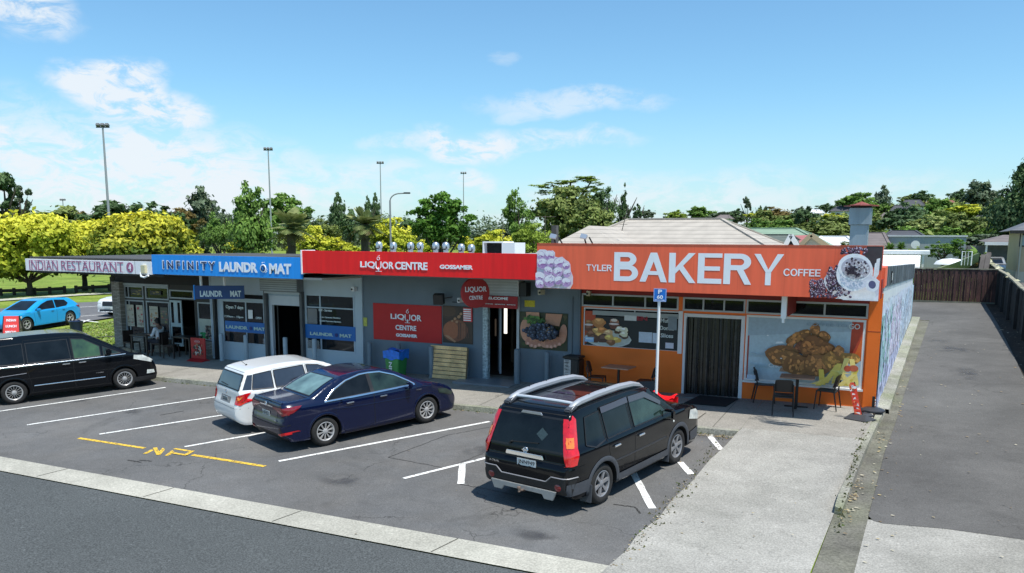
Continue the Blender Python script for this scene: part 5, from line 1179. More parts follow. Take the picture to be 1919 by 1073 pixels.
p.poly([(.88, .06), (.965, .06), (.965, .22), (.88, .22)], (.60, .62, .72)); p.poly([(.90, .58), (.99, .58), (.99, .95), (.90, .95)], (.20, .25, .28))
pw = p.build('window_picture', M_PRINT, lwin, attr=True)
ftext('OPEN', 1172, 591, 1214, 601, YW-.03, mat('open_red', (.30, .015, .03), .5, 0), lwin, .05)
for s_, x_, y_, w_ in (('Muffin', 1239, 596, 24), ('Donuts', 1238, 610, 26), ('Slices', 1239, 624, 23)): ftext(s_, x_, y_, x_+w_, y_+9, YW-.03, M_LETS, lwin, .02)
ftext('\u039b', 1207, 624, 1212, 634, YW-.03, M_INK, lwin, .0); ftext('\u039b', 1223, 625, 1228, 635, YW-.03, M_INK, lwin, .0)
# chicken picture in the right-hand window
p = Pic((rw[0]+.055, YW-.018, rw[2]+.055), (rw[1]-rw[0]-.11, 0, 0), (0, 0, rw[3]-rw[2]-.11)); BL = (.47, .60, .67)
p.poly([(0, 0), (1, 0), (1, 1), (0, 1)], BL); p.poly([(0, 0), (.015, 0), (.015, 1), (0, 1)], (.35, .05, .03)); p.poly([(.90, .40), (1, .40), (1, 1), (.905, 1)], (.52, .055, .018)); p.poly([(0, .7), (.9, .85), (.9, 1), (0, 1)], (.37, .48, .56)); p.poly([(.93, .42), (1, .42), (1, .80)], (.74, .14, .02))
rnd = random.Random(4)
def nug(cx, cy, rx, ry, rot, base, n=26):
    rx, ry, n = rx*1.22, ry*1.2, int(n*1.3)
    p.ell(cx, cy, rx, ry, tuple(k*.5 for k in base), rot, 18, .07)
    for _ in range(n):
        t = rnd.uniform(0, 2*PI); r = rnd.uniform(0, .82); k = rnd.uniform(.55, 1.5); x, y = rx*r*math.cos(t), ry*r*math.sin(t)
        p.ell(cx+x*math.cos(rot)-y*math.sin(rot)*.6, cy+x*math.sin(rot)*1.3+y*math.cos(rot), rnd.uniform(.010, .026), rnd.uniform(.014, .034), tuple(c*k for c in base), rnd.uniform(0, 3), 7, .15)
CH = (.56, .23, .065)
p.poly([(.30, .15), (.60, .15), (.55, .28), (.33, .27)], (.50, .30, .20))
nug(.60, .84, .035, .10, .1, CH, 12); nug(.68, .74, .04, .09, .5, CH, 12); nug(.46, .72, .10, .07, .5, (.55, .24, .06), 20); nug(.40, .62, .025, .10, -.6, CH, 12); nug(.56, .70, .07, .06, -.6, (.52, .22, .06), 16)
nug(.52, .56, .08, .08, 0, (.40, .13, .05), 20); nug(.32, .42, .12, .14, .1, CH, 40); nug(.64, .52, .14, .18, -.4, (.50, .19, .05), 60); nug(.42, .36, .12, .11, -.3, (.55, .24, .07), 30); nug(.52, .27, .16, .13, -.1, CH, 50); nug(.66, .32, .12, .14, .2, CH, 40)
nug(.78, .40, .08, .13, .1, (.58, .27, .06), 26); nug(.82, .56, .035, .07, -.2, CH, 12); nug(.92, .46, .07, .07, -.2, (.62, .32, .07), 20)
YF = [(.86, .64, .12), (.80, .58, .08), (.90, .72, .22)]
for x, y, dx, dy in ((.72, .05, .10, .30), (.80, .05, .03, .32), (.85, .12, .04, .34), (.98, .05, -.05, .40), (.70, .02, -.02, .24), (.90, .03, .09, .26), (.76, .10, .22, .06), (.62, .02, .14, .12), (.84, .02, .12, .20), (.95, .02, -.12, .24), (.66, .0, .10, .17), (.92, .22, -.16, .04)):
    w = .026; p.poly([(x-w, y), (x+w, y), (min(.995, x+dx+w*.8), y+dy), (min(.99, x+dx-w*.8), y+dy)], rnd.choice(YF))
p.poly([(.03, .02), (.11, .02), (.11, .09), (.03, .09)], (.42, .55, .70)); p.ell(.95, .31, .04, .05, (.55, .12, .05)); p.ell(.90, .30, .03, .05, (.50, .08, .03))
p.ell(.20, .74, .008, .01, (.9, .9, .9)); p.ell(.33, .39, .01, .007, (.9, .9, .9)); p.poly([(.27, .62), (.35, .63), (.33, .66), (.28, .65)], (.75, .82, .85))
p.build('window_picture', M_PRINT, rwin, attr=True)
ftext('COFFEE TO', 1512, 604, 1588, 613, YW-.045, mat('faint_vinyl', (.26, .37, .46), .4, 0), rwin, .01); ftext('GO', 1592, 606, 1612, 617, YW-.045, M_LETS, rwin, .01)
ftext('Chips', 1406, 660, 1437, 670, YW-.045, mat('faint_vinyl2', (.44, .56, .62), .4, 0), rwin, .02); ftext('Fried', 1405, 679, 1440, 689, YW-.045, MATS['faint_vinyl2'], rwin, .02); ftext('Chicken', 1441, 680, 1479, 690, YW-.045, M_LET, rwin, .03)

# ---------------------------------------------------------------- big bakery signboard
ORx0, ORx1 = -8.53, -.655
bs = board('bakery_signboard', 'long orange signboard reading TYLER BAKERY COFFEE with pictures at both ends', 'signboard', ORx0, ORx1, 2.79, 3.89, YS, M_ORANGE_SIGN, .09)
WM[bs.name] = Matrix.Translation(bs.location)
YL = YS-.09
for s_, c_ in (('TYLER', (1100, 495, 1147, 508)), ('BAKERY', (1152, 472, 1467, 535)), ('COFFEE', (1469, 503, 1538, 518))):
    a, b = Wy(c_[0], c_[1], YL), Wy(c_[2], c_[3], YL); block(s_, (a.x, YL, b.z), b.x-a.x, a.z-b.z, M_LET, bs, .08 if s_ != 'BAKERY' else .055)
sm_ = MB()
for i in range(1, 7): xx = ORx0+.95+i*1.0; sm_.box(xx, xx+.004, YL-.0012, YL+.002, 2.80, 3.88)
sm_.build('sheet_joint', mat('sheet_joint', (.62, .09, .045), .6, 0), bs)
cp = MB(); cp.box(ORx0, ORx1, YL-.01, YS+.02, 3.892, 3.905); cp.build('capping', mat('orange_cap', (.62, .12, .06), .6, .1), bs)
# macaron picture
pic = Pic((ORx0+.005, YL-.004, 2.795), (.98, 0, 0), (0, 0, 1.0)); rnd = random.Random(8)
pts = [(0, 0), (.93, 0), (1.0, .12), (1.0, .30), (.94, .44), (.92, .60), (.88, .66), (.80, .70), (.70, .78), (.58, .76), (.50, .78), (.50, .88), (.44, .93), (.30, .92), (.22, .95), (.08, .95), (0, .90)]
pic.poly(pts, (.80, .76, .82))
def mac(cx, cy, r, rot=0):
    sh = rnd.choice([(.52, .30, .55), (.58, .36, .60), (.45, .24, .50)])
    pic.ell(cx, cy, r, r*.95, (.55, .42, .60), rot); pic.ell(cx+.01, cy-.02, r*.95, r*.60, sh, rot); pic.ell(cx, cy+r*.30, r*.88, r*.55, (.84, .80, .86), rot); pic.ell(cx+.02, cy-r*.12, r*.5, r*.14, (.35, .16, .38), rot)
    for _ in range(10): pic.ell(cx+rnd.uniform(-r, r)*.7, cy+rnd.uniform(-r, r)*.7, r*.10, r*.10, rnd.choice([(.80, .76, .84), (.60, .40, .64), (.88, .85, .90)]), 0, 6)
for q in ((.10, .80, .12), (.35, .80, .14), (.16, .60, .15), (.40, .62, .13), (.62, .62, .15), (.82, .56, .10), (.60, .40, .14), (.86, .38, .11), (.35, .42, .13), (.12, .26, .16), (.40, .18, .17), (.64, .20, .12), (.86, .16, .13), (.13, .10, .12)): mac(*q, rnd.uniform(-.4, .4))
pic.build('macaron_picture', M_PRINT, bs, attr=True)
# coffee cup picture
a = Wy(1518, 560, YL); X0 = a.x; Wc = (-.66-X0)
pic = Pic((X0, YL-.004, 2.795), (Wc-.005, 0, 0), (0, 0, 1.09)); rnd = random.Random(9)
pic.poly([(.78, 1), (1, 1), (1, .55), (.86, .62), (.74, .86)], (.06, .045, .05))
def beans(n, fn):
    for _ in range(n):
        x, y = fn()
        if not (0.01 < x < .97 and .02 < y < .98): continue
        b_ = rnd.choice([(.10, .04, .08), (.05, .02, .04), (.16, .07, .13)]); rt = rnd.uniform(0, PI); r = rnd.uniform(.018, .026)
        pic.ell(x, y, r, r*1.05, b_, rt, 8); pic.ell(x+.005, y+.012, r*.62, r*.40, rnd.choice([(.60, .50, .62), (.70, .62, .72), (.42, .28, .42)]), rt, 6)
def band():
    t = rnd.uniform(-.1, 1); return (.06+.62*t+rnd.gauss(0, .035), .12+.86*max(t,0)**1.15+rnd.gauss(0, .05))
beans(230, band); beans(170, lambda: (rnd.uniform(.02, .40), rnd.uniform(.03, .36))); beans(60, lambda: (rnd.uniform(.45, .80), rnd.uniform(.86, .97)))
pic.ell(.66, .26, .44, .30, (.80, .80, .86), -.25, 26); pic.ell(.66, .28, .37, .23, (.66, .66, .78), -.25, 24); pic.poly([(.40, .02), (.92, .02), (.97, .10), (.90, .30), (.6, .14)], (.83, .83, .88))
beans(150, lambda: (rnd.uniform(.28, .62), .56-rnd.uniform(0, 1)*.5) if rnd.random() < .6 else (rnd.uniform(.30, .45), rnd.uniform(.2, .6)))
pic.ell(.66, .52, .25, .34, (.86, .86, .90), -.15, 26); pic.ell(.68, .44, .22, .22, (.72, .72, .82), -.1, 22); pic.ell(.91, .30, .09, .12, (.80, .80, .87), .3, 16); pic.ell(.91, .31, .05, .075, (.10, .10, .22), .3, 14)
pic.ell(.66, .62, .235, .25, (.86, .86, .91), -.2, 26); pic.ell(.67, .60, .20, .20, (.52, .50, .58), -.2, 24)
for _ in range(170):
    t = rnd.uniform(0, 2*PI); r = rnd.uniform(0, 1)**.5*.92; x, y = .68+.185*r*math.cos(t), .60+.18*r*math.sin(t); k = rnd.choice([(.05, .03, .06), (.80, .80, .84), (.45, .43, .50), (.12, .10, .14), (.66, .64, .70)]); pic.ell(x, y, rnd.uniform(.008, .02), rnd.uniform(.01, .025), k, rnd.uniform(0, 3), 6, .2)
for _ in range(26): pic.ell(.66+rnd.gauss(0, .05), .56+rnd.gauss(0, .05), .022, .022, (.03, .015, .03), rnd.uniform(0, 3), 7)
pic.poly([(.94, .40), (.99, .50), (.995, .80), (.95, .78)], (.80, .78, .82)); pic.poly([(.92, .45), (.94, .46), (.95, .72), (.93, .70)], (.85, .84, .88))
pic.build('coffee_picture', M_PRINT, bs, attr=True)
# blade sign under the bakery canopy, wall lamps
bl = MB(); x = Wy(1471, 565, 18.75).x; bl.box(x-.03, x+.05, 18.72, 20.34, 2.30, 2.795); o = bl.build('blade_sign', M_REDDARK); prop(o, 'dark red hanging sign edge on under the bakery canopy', 'sign'); WM[o.name] = Matrix.Translation(o.location)
b2 = MB(); b2.box(x-.045, x+.065, 18.60, 18.718, 2.28, 2.795); b2.build('end_frame', M_WHITE, o); b2 = MB(); b2.box(x-.02, x+.03, 18.62, 18.70, 2.18, 2.28); b2.build('hanging_lamp', M_WHITE, o)
# floodlights and post on top of the sign
x = Wy(1041, 450, 19.3).x; po = MB(); po.box(x-.07, x+.07, 19.2, 19.34, 3.3, Wy(1041, 422, 19.3).z); o = po.build('roof_post', mat('weathered_post', (.09, .085, .08), .8, .3, 6)); prop(o, 'dark timber post on the roof behind the orange signboard', 'post')
for i, px in enumerate((1044, 1101)):
    x = Wy(px, 455, 18.7).x; f_ = MB(); f_.tube([(x-.0, 18.7, 3.8), (x-.03, 18.62, 3.98), (x-.02, 18.55, 4.06)], .02); f_.tube([(x+.12, 18.9, 3.8), (x+.05, 18.7, 4.05)], .018)
    o = f_.build('floodlight', M_PLASTB); prop(o, ('black floodlight bracket on the signboard beside the timber post', 'black floodlight bracket on the signboard above the word TYLER')[i], 'floodlight', 'floodlights on the bakery sign'); WM[o.name] = Matrix.Translation(o.location)
    g = MB(); g.obox((x-.04, 18.56, 4.07), (.16, .06, .11), 0, -.5, .2); g.build('lamp_head', M_SILVER, o)

# ---------------------------------------------------------------- liquor shop
lq = Shop('liquor_shop', 'slate grey liquor shop with red panel sign and open doorway', -15.47, -8.124, YW, 3.30, M_SLATE, 18)
ld = lq.hole(905, 556, 970, 716); ld = (Wy(906, 640, YW).x, Wy(971, 640, YW).x, gz(-10.7, 20.4)+.0, 2.30); lq.holes = [ld]
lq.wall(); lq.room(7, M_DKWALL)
for xa, xb in ((1088, 1094),):
    q = MB(); a = Wy(xa, 620, YW-.05).x; q.box(a-.02, -8.127, YW-.08, YW-.003, gz(-8.3, 20.4)-.1, 2.9); q.build('corner_pier', M_SLATE, lq.root)
q = MB(); xa = Wy(1072, 620, YW).x; q.box(xa, xa+.03, YW-.03, YW-.002, gz(-8.4, 20.4), 2.45); q.build('downpipe', mat('pipe_slate', (.10, .13, .155), .5, .1), lq.root)
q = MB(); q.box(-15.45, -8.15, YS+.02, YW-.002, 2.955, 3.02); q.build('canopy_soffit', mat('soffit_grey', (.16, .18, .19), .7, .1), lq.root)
rf = MB(); rf.box(-15.47, -8.13, YS+.02, 37.5, 3.31, 3.38); rf.build('roof', M_ROOF, lq.root)
# roller shutter housing above the door
q = MB(); a, b = Wy(905, 527, YW-.3), Wy(973, 556, YW-.3)
q.box(a.x, b.x, YW-.34, YW-.006, 2.42, 2.96)
o = q.build('shutter_box', mat('shutter_white', (.55, .57, .58), .5, .1, 3), lq.root)
q = MB()
for i in range(6): q.box(a.x+.03, b.x-.03, YW-.352-.004*(i % 2), YW-.342, 2.44+i*.082, 2.44+i*.082+.06)
q.build('shutter_slats', mat('shutter_grey', (.40, .42, .43), .45, .1, 3), o)
q = MB(); q.box(b.x-.02, b.x+.22, YW-.30, YW-.01, 2.42, 2.80); q.build('shutter_motor', M_PLASTB, o)
# inside door leaf, jamb with stickers, glowing bar for a reflection
q = MB(); q.box(ld[0], ld[0]+.16, YW-.03, YW+.12, ld[2]+.08, 2.30); o = q.build('door_jamb', mat('sticker_covered_jamb', (.34, .42, .44), .6, .6, 16), lq.root)
q = MB(); q.obox((ld[0]+.34, YW+.38, 1.10), (.05, .82, 1.95), .55); q.build('door_leaf', mat('grey_door', (.22, .26, .29), .5, .1), lq.root)
q = MB(); q.obox((ld[0]+.30, YW+.20, 1.45), (.04, .18, .5), .55); q.build('door_notice', mat('brown_notice', (.25, .12, .06), .6, .5, 14), lq.root)
q = MB(); zz = 1.02; q.box(Wy(945, 600, YW+2.2).x, Wy(950, 600, YW+2.2).x, YW+2.2, YW+2.24, zz, 2.05); q.build('reflection_bar', mat('glowing_reflection', (1, .97, .85), .5, 0, emit=1.6), lq.root)  # bright fluorescent reflection in the doorway, put in as a faintly glowing bar
q = MB(); q.box(Wy(958, 600, YW+1.2).x, Wy(963, 600, YW+1.2).x, YW+1.2, YW+1.5, .3, 2.1); q.build('shelf_end', mat('shelf_brown', (.10, .065, .04), .7, .3), lq.root)
q = MB(); q.box(ld[0]-.55, ld[1]+.16, 19.55, YW+.6, gz(-10.7, 19.6)+.1, gz(-10.7, 20)+.185); q.build('tiled_doorstep', M_TILE, lq.root)
jm = MB(); jm.box(ld[1]-.02, ld[1]+.06, YW-.05, YW+.1, ld[2], 2.9); jm.build('shutter_guide', M_ALU, lq.root)
# red fascia
rs = board('liquor_signboard', 'long red signboard reading LIQUOR CENTRE GOSSAMER over grey shop', 'signboard', -16.10, -8.535, 2.985, 3.635, YS, M_REDSIGN, .08)
def winetext(parent, xl, yt, xr, yb, Y, gap=.0):
    """LIQUOR with the U drawn as a wine glass and a drip over it"""
    a, b = Wy(xl, yt, Y), Wy(xr, yb, Y); w = b.x-a.x; h = a.z-b.z; y = Y-.012
    text('LIQ', (a.x, y, b.z), UX, UZ, w*.45, h, M_LET, parent=parent, bold=.025); text('OR', (a.x+w*.66, y, b.z), UX, UZ, w*.34, h, M_LET, parent=parent, bold=.025)
    g = MB(); cx, r = a.x+w*.555, w*.075; yy = y-.010
    def seg(p, q_, t=.16): g.bar((p[0], yy, p[1]), (q_[0], yy, q_[1]), h*t, .012)
    pts = [(cx-r, b.z+h*1.0), (cx-r, b.z+h*.45)]+[(cx+r*math.cos(t), b.z+h*.40+r*1.1*math.sin(t)) for t in np.linspace(PI, 2*PI, 8)]+[(cx+r, b.z+h*.45), (cx+r, b.z+h*1.0)]
    for p_, q_ in zip(pts[:-1], pts[1:]): seg(p_, q_)
    seg((cx, b.z+h*.2), (cx, b.z-h*.30)); seg((cx-r*1.1, b.z-h*.34), (cx+r*1.1, b.z-h*.34), .12)
    rr = r*.5
    for k in range(10):
        t0, t1 = 2*PI*k/10, 2*PI*(k+1)/10; seg((cx+rr*math.cos(t0), b.z+h*1.42+rr*math.sin(t0)), (cx+rr*math.cos(t1), b.z+h*1.42+rr*math.sin(t1)), .09)
    seg((cx-rr*.3, b.z+h*1.72), (cx+rr*.9, b.z+h*1.85), .10); g.build('glass_emblem', M_LET, parent)
winetext(rs, 676, 489, 739, 504, YS-.08)
ftext('CENTRE', 741, 490, 802, 506, YS-.08, M_LET, rs, .03); ftext('GOSSAMER', 825, 495.5, 887, 505, YS-.08, M_LET, rs, .045)
e_ = MB(); e_.box(-16.145, -16.101, YS-.10, YS+.5, 2.95, 3.65); e_.build('board_edge', M_WSIGN, rs)
# roof cowls behind the red board
for i, (px, top) in enumerate(((711, 452), (738, 453), (770, 453), (788, 453), (817, 453), (836, 453), (865, 456), (884, 457))):
    Y_ = 21.5; x = Wy(px, 465, Y_).x; zt = Wy(px, top, Y_).z; r = .095; q = MB()
    q.lathe([(r*.85, 3.38), (r*.85, zt-.22), (r*1.15, zt-.20), (r*1.2, zt-.12), (r*1.05, zt-.05), (r*.6, zt-.008), (0, zt)], (x, Y_, 0), 16)
    o = q.build('roof_cowl', M_SILVER, smooth=True, angle=50)
    prop(o, 'rounded silver vent cowl, %s in the line of eight on the roof' % ('first', 'second', 'third', 'fourth', 'fifth', 'sixth', 'seventh', 'last')[i], 'vent', 'silver vent cowls behind the red signboard'); WM[o.name] = Matrix.Translation(o.location)
    m = MB(); m.lathe([(0, 0), (r*.8, 0), (r*.8, .02), (0, .02)], (x+.01, Y_-r*1.02, zt-.17), 12, 'Y'); m.build('vent_mouth', M_PLASTB, o)
# open box housing on the roof
q = MB(); a, b = Wy(908, 452, 21.0), Wy(946, 477, 21.0); q.box(a.x, b.x, 21.0, 21.06, 3.38, a.z); q.v, q.f, q.mi, q.c = [], [], [], []
x0, x1, zt = a.x, b.x, a.z
q.box(x0, x0+.04, 20.9, 21.6, 3.38, zt); q.box(x1-.04, x1, 20.9, 21.6, 3.38, zt); q.box(x0+.04, x1-.04, 20.9, 21.6, zt-.04, zt)
o = q.build('roof_cooler', M_WSIGN); prop(o, 'white box housing with dark open front on the flat roof', 'air cooler'); WM[o.name] = Matrix.Translation(o.location)
m = MB(); m.box(x0+.04, x1-.04, 21.1, 21.14, 3.38, zt-.04); m.build('dark_mouth', M_GAP, o)
m = MB(); m.box(x1, Wy(965, 460, 20.9).x, 20.9, 21.6, 3.38, zt-.03); m.build('side_panel', M_WHITE, o)
# panels on the grey wall
def panel(name, label, cat, c, m, Y=YW, th=.02, group=None):
    x0, x1, za, zb = wcorn(*c, Y); return board(name, label, cat, x0, x1, za, zb, Y, m, th, group)
pn = panel('liquor_sign', 'square red wall panel reading LIQUOR CENTRE GOSSAMER', 'sign', (700, 567, 829, 644), mat('red_panel', (.50, .006, .008), .5, .05))
winetext(pn, 733, 587, 791, 602, YW-.02); ftext('CENTRE', 742, 608, 781, 620, YW-.02, M_LET, pn, .03); ftext('GOSSAMER', 743, 624, 783, 633, YW-.02, M_LET, pn, .05)
def picture(name, label, c, Y=YW, th=.018):
    x0, x1, za, zb = wcorn(*c, Y); o = board(name, label, 'poster', x0, x1, za, zb, Y, M_PLASTB, th); return o, Pic((x0, Y-th-.001, za), (x1-x0, 0, 0), (0, 0, zb-za))
o, p = picture('barrel_poster', 'brown poster of wooden barrels beside the red wall panel', (830.5, 572, 887, 645)); rnd = random.Random(3)
p.poly([(0, 0), (1, 0), (1, 1), (0, 1)], (.045, .028, .02)); p.ell(.2, .85, .34, .20, (.06, .035, .025)); p.ell(.2, .85, .25, .14, (.09, .05, .03))
p.ell(.42, .34, .42, .30, (.20, .07, .035), .2, 22); p.ell(.28, .34, .26, .24, (.33, .11, .05), .2, 20)
for k in range(6): p.poly([(.5+k*.07, .12+.01*k), (.53+k*.07, .12+.01*k), (.56+k*.06, .58-.02*k), (.53+k*.06, .58-.02*k)], rnd.choice([(.08, .04, .03), (.22, .10, .06)]))
for x, y, r in ((.42, .66, .05), (.55, .72, .06), (.62, .80, .05), (.48, .58, .05), (.33, .6, .04)): p.ell(x, y, r, r*.7, (.40, .22, .12), .3)
p.poly([(.05, .20), (.4, .02), (.46, .05), (.2, .20)], (.42, .22, .12)); p.build('print', M_PRINT, o, attr=True)
o, p = picture('grape_poster', 'poster of cupped hands holding dark grapes right of the doorway', (975.5, 583, 1064, 658)); rnd = random.Random(6)
p.poly([(0, 0), (1, 0), (1, 1), (0, 1)], (.04, .045, .018))
for _ in range(60): p.ell(rnd.uniform(.04, .96), rnd.uniform(.04, .96), rnd.uniform(.03, .10), rnd.uniform(.03, .10), rnd.choice([(.06, .07, .02), (.03, .035, .015), (.09, .075, .03), (.05, .09, .02)]), 0, 9, .2)
SK = (.62, .30, .19)
p.poly([(.14, 1), (.42, 1), (.44, .70), (.16, .72)], SK); p.poly([(.56, .98), (.90, .98), (.84, .66), (.54, .70)], (.58, .27, .17))
p.ell(.14, .50, .12, .30, SK, .1, 16); p.ell(.92, .46, .08, .26, (.55, .26, .17), -.1, 16); p.ell(.30, .24, .22, .14, SK, -.3, 16); p.ell(.72, .22, .26, .13, (.56, .27, .18), .3, 16)
for x, y in ((.18, .20), (.26, .15), (.34, .13), (.42, .18)): p.ell(x, y, .045, .10, (.50, .22, .15), -.4, 12); p.ell(x+.01, y-.05, .03, .04, (.72, .40, .30), 0, 8)
for x, y in ((.60, .16), (.68, .15), (.76, .18), (.85, .24)): p.ell(x, y, .045, .10, (.48, .21, .14), .3, 12); p.ell(x, y-.05, .03, .04, (.70, .38, .28), 0, 8)
for _ in range(60): p.ell(.30+rnd.gauss(0, .09), .80+rnd.gauss(0, .05), .04, .04, rnd.choice([(.06, .16, .03), (.12, .26, .05), (.04, .10, .02)]), rnd.uniform(0, 3), 5)
for _ in range(190):
    t = rnd.uniform(0, 2*PI); r = rnd.random()**.5; x, y = .52+.34*r*math.cos(t), .50+.20*r*math.sin(t)-(.06 if .4 < 0 else 0)
    k = rnd.uniform(.5, 1.4); p.ell(x, y, .040, .050, (.022*k, .030*k, .06*k), 0, 9); p.ell(x-.01, y+.015, .02, .02, (.10*k, .14*k, .22*k), 0, 6)
for _ in range(8): x, y = .62+rnd.gauss(0, .05), .55+rnd.gauss(0, .06); p.poly([(x, y), (x+.06, y+.05), (x+.065, y+.04)], (.35, .22, .12))
p.build('print', M_PRINT, o, attr=True)
# welcome sign and round blade sign
ws = board('welcome_sign', 'red sign over the doorway reading WELCOME and BEER WINE SPIRITS', 'sign', Wy(900, 565, YW-.36).x, Wy(971, 565, YW-.36).x, wcorn(900, 557, 971, 580, YW-.36)[2]+.02, 2.415, YW-.36, mat('red_panel2', (.33, .008, .012), .5, .05), .03)
ftext('WELCOME', 905, 555, 953, 562, YW-.40, M_LET, ws, .04); ftext('BEER  WINE  SPIRITS  RTD\'S', 893, 567, 967, 572, YW-.40, M_LETS, ws, .04)
c_ = Wy(891, 548, 19.3); q = MB(); q.lathe([(.0, -.05), (.40, -.05), (.42, -.03), (.42, .03), (.40, .05), (0, .05)], (c_.x, 19.3, c_.z), 36, 'X')
q.v = [tuple((Matrix.Translation((c_.x, 19.3, c_.z)) @ Matrix.Rotation(math.radians(-38), 4, 'Z') @ Matrix.Translation((-c_.x, -19.3, -c_.z))) @ Vector(v)) for v in q.v]
o = q.build('round_sign', mat('red_disc', (.42, .02, .022), .5, .06), smooth=True, angle=40); prop(o, 'round red hanging sign reading LIQUOR CENTRE by the doorway', 'sign'); WM[o.name] = Matrix.Translation(o.location)
R_ = Matrix.Rotation(math.radians(-38), 3, 'Z'); nn = R_ @ Vector((1, 0, 0)); uu = R_ @ Vector((0, 1, 0)); cc = Vector((c_.x, 19.3, c_.z))+nn*.056
text('LIQUOR', cc-uu*.32+UZ*.00, uu, UZ, .64, .17, M_LET, parent=o, bold=.02); text('CENTRE', cc-uu*.2-UZ*.19, uu, UZ, .40, .11, M_LET, parent=o, bold=.02)
br_ = MB(); br_.box(c_.x-.02, c_.x+.02, 19.28, 19.32, c_.z+.38, 2.96); br_.build('hanger', M_PLASTB, o)
for i, (nm, lb, ct, c, m) in enumerate((('price_notice', 'small red notice with white lines above the barrel poster', 'notice', (869, 576, 886, 603), mat('notice_red', (.62, .05, .06), .6, .1)), ('alarm_box', 'yellow rectangular warning plate over the grape poster', 'plate', (984, 562, 1003, 575), mat('alarm_yellow', (.60, .50, .03), .6, .2, 30)), ('alarm_plate', 'round yellow warning plate on the pale pier between shops', 'plate', (678, 594, 689, 611), mat('alarm_yellow2', (.50, .50, .10), .6, .3, 30)))):
    o = panel(nm, lb, ct, c, m, Y=YW-.022 if i == 0 else YW)
    if i == 0:
        for k in range(6): x0, x1, za, zb = wcorn(870.5, 578+k*4, 884.5, 580.2+k*4, YW); l = MB(); l.box(x0, x1, YW-.048, YW-.044, zb-.035, zb); l.build('printed_line', M_LET, o)
# speaker box on bracket, cameras
def small(name, label, cat, px, py, Y, sz, m, rz=0, rx=0, bevel=.01):
    c = Wy(px, py, Y); q = MB(); q.obox(c, sz, rz, rx); o = q.build(name, m, bevel=bevel); prop(o, label, cat); WM[o.name] = Matrix.Translation(o.location); return o, c
o, c = small('wall_speaker', 'black box speaker tilted on a wall bracket over barrel poster', 'speaker', 823, 560, 20.05, (.30, .22, .30), M_PLASTB, .3, .2); q = MB(); q.bar(c, (c.x+.25, YW, c.z+.05), .02); q.bar((c.x+.25, YW-.01, c.z-.1), (c.x+.6, YW-.01, c.z-.1), .02); q.build('bracket', M_PLASTB, o)
for i, (px, py, Y_, lb) in enumerate(((1015, 547, 20.2, 'pale box camera on the grey wall under the macaron picture'), (1104, 549, 20.2, 'small pale camera at left end of the bakery transom'), (864, 562, 20.2, 'small white camera beside the wall speaker'), (664, 541, 20.2, 'white camera box at top of the pale laundromat pier'))):
    o, c = small('security_camera', lb, 'camera', px, py, Y_, (.10, .22, .14), mat('camera_cream', (.55, .50, .38), .5, .1) if i < 2 else M_WHITE, .2 if i % 2 else -.2); prop(o, group='cameras on the shop fronts'); q = MB(); q.lathe([(0, -.01), (.03, -.01), (.03, .02)], (c.x, c.y-.12, c.z-.01), 10, 'Y'); q.build('lens', M_PLASTB, o)

# ---------------------------------------------------------------- laundromat
ln = Shop('laundromat_shop', 'pale blue grey laundromat with blue window stickers and rolled shutter', -22.05, -15.474, YW, 3.10, M_LBLUE, 18)
l1 = ln.hole(416, 562, 499, 648); l1 = (l1[0], l1[1], .36, 1.86); l1t = (l1[0], l1[1], 1.90, 2.12)
d2_ = (Wy(508, 600, YW).x, Wy(567, 600, YW).x, gz(-18.6, 20.4)+.05, 2.10)
l2 = ln.hole(572, 550, 667, 663); l2 = (l2[0], l2[1], .36, 2.2)
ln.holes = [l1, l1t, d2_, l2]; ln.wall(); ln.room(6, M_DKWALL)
wA = ln.window(l1, fw=.05, fm=M_LBLUE, divs=[Wy(462, 600, YW).x]); ln.window(l1t, 2, fw=.04, fm=M_LBLUE, gm=M_GLASSD, name='transom_window')
zb_ = Wy(620, 577, YW).z; wB = ln.window(l2, fw=.05, fm=M_LBLUE, divs=[Wy(600, 560, YW).x], nz=(zb_,))
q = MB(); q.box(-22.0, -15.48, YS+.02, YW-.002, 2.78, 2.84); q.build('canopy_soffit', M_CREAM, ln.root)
rf = MB(); rf.box(-22.05, -15.48, YS+.02, 37.5, 3.12, 3.18); rf.build('roof', M_ROOF, ln.root)
pr_ = MB(); a = Wy(668, 560, YW).x; pr_.box(a, -15.475, YW-.06, YW-.003, gz(-15.6, 20.4)-.1, 2.80); pr_.build('pale_pier', M_LBLUE, ln.root)
fr_ = MB(); x0, x1, za, zb = d2_; fr_.box(x0, x0+.10, YW-.03, YW+.08, za, zb); fr_.box(x1-.06, x1, YW-.03, YW+.08, za, zb); fr_.box(x0+.1, x1-.06, YW-.028, YW+.08, 1.78, zb); o = fr_.build('doorway', mat('pale_alu', (.52, .56, .60), .4, .05), ln.root)
q = MB(); q.obox((x0+.28, YW+.06, .80), (.05, .05, 1.9)); q.build('door_handle_rail', M_PLASTB, o)
q = MB(); q.box(x0-.14, x1+.10, YW-.30, YW-.004, 2.26, 2.70); o = q.build('shutter_box', mat('shutter_dark_grey', (.15, .16, .17), .5, .2, 4), ln.root)
q = MB(); [q.box(x0-.12, x1+.08, YW-.312-.004*(i % 2), YW-.302, 2.28+i*.07, 2.28+i*.07+.05) for i in range(6)]; q.build('shutter_slats', M_ROLL, o)
q = MB(); q.box(x0-.10, x1+.05, YW-.16, YW-.05, 2.17, 2.24); q.build('bottom_rail', M_ALU, o)
for xx in (x0-.16, x1+.02): q = MB(); q.box(xx, xx+.10, YW-.14, YW-.004, gz(xx, 20.4), 2.26); q.build('shutter_guide', mat('guide_dark', (.08, .085, .09), .5, .2), ln.root)
ftext('13', 535, 546, 540, 550, YW-.03, M_LET, ln.root, .04)
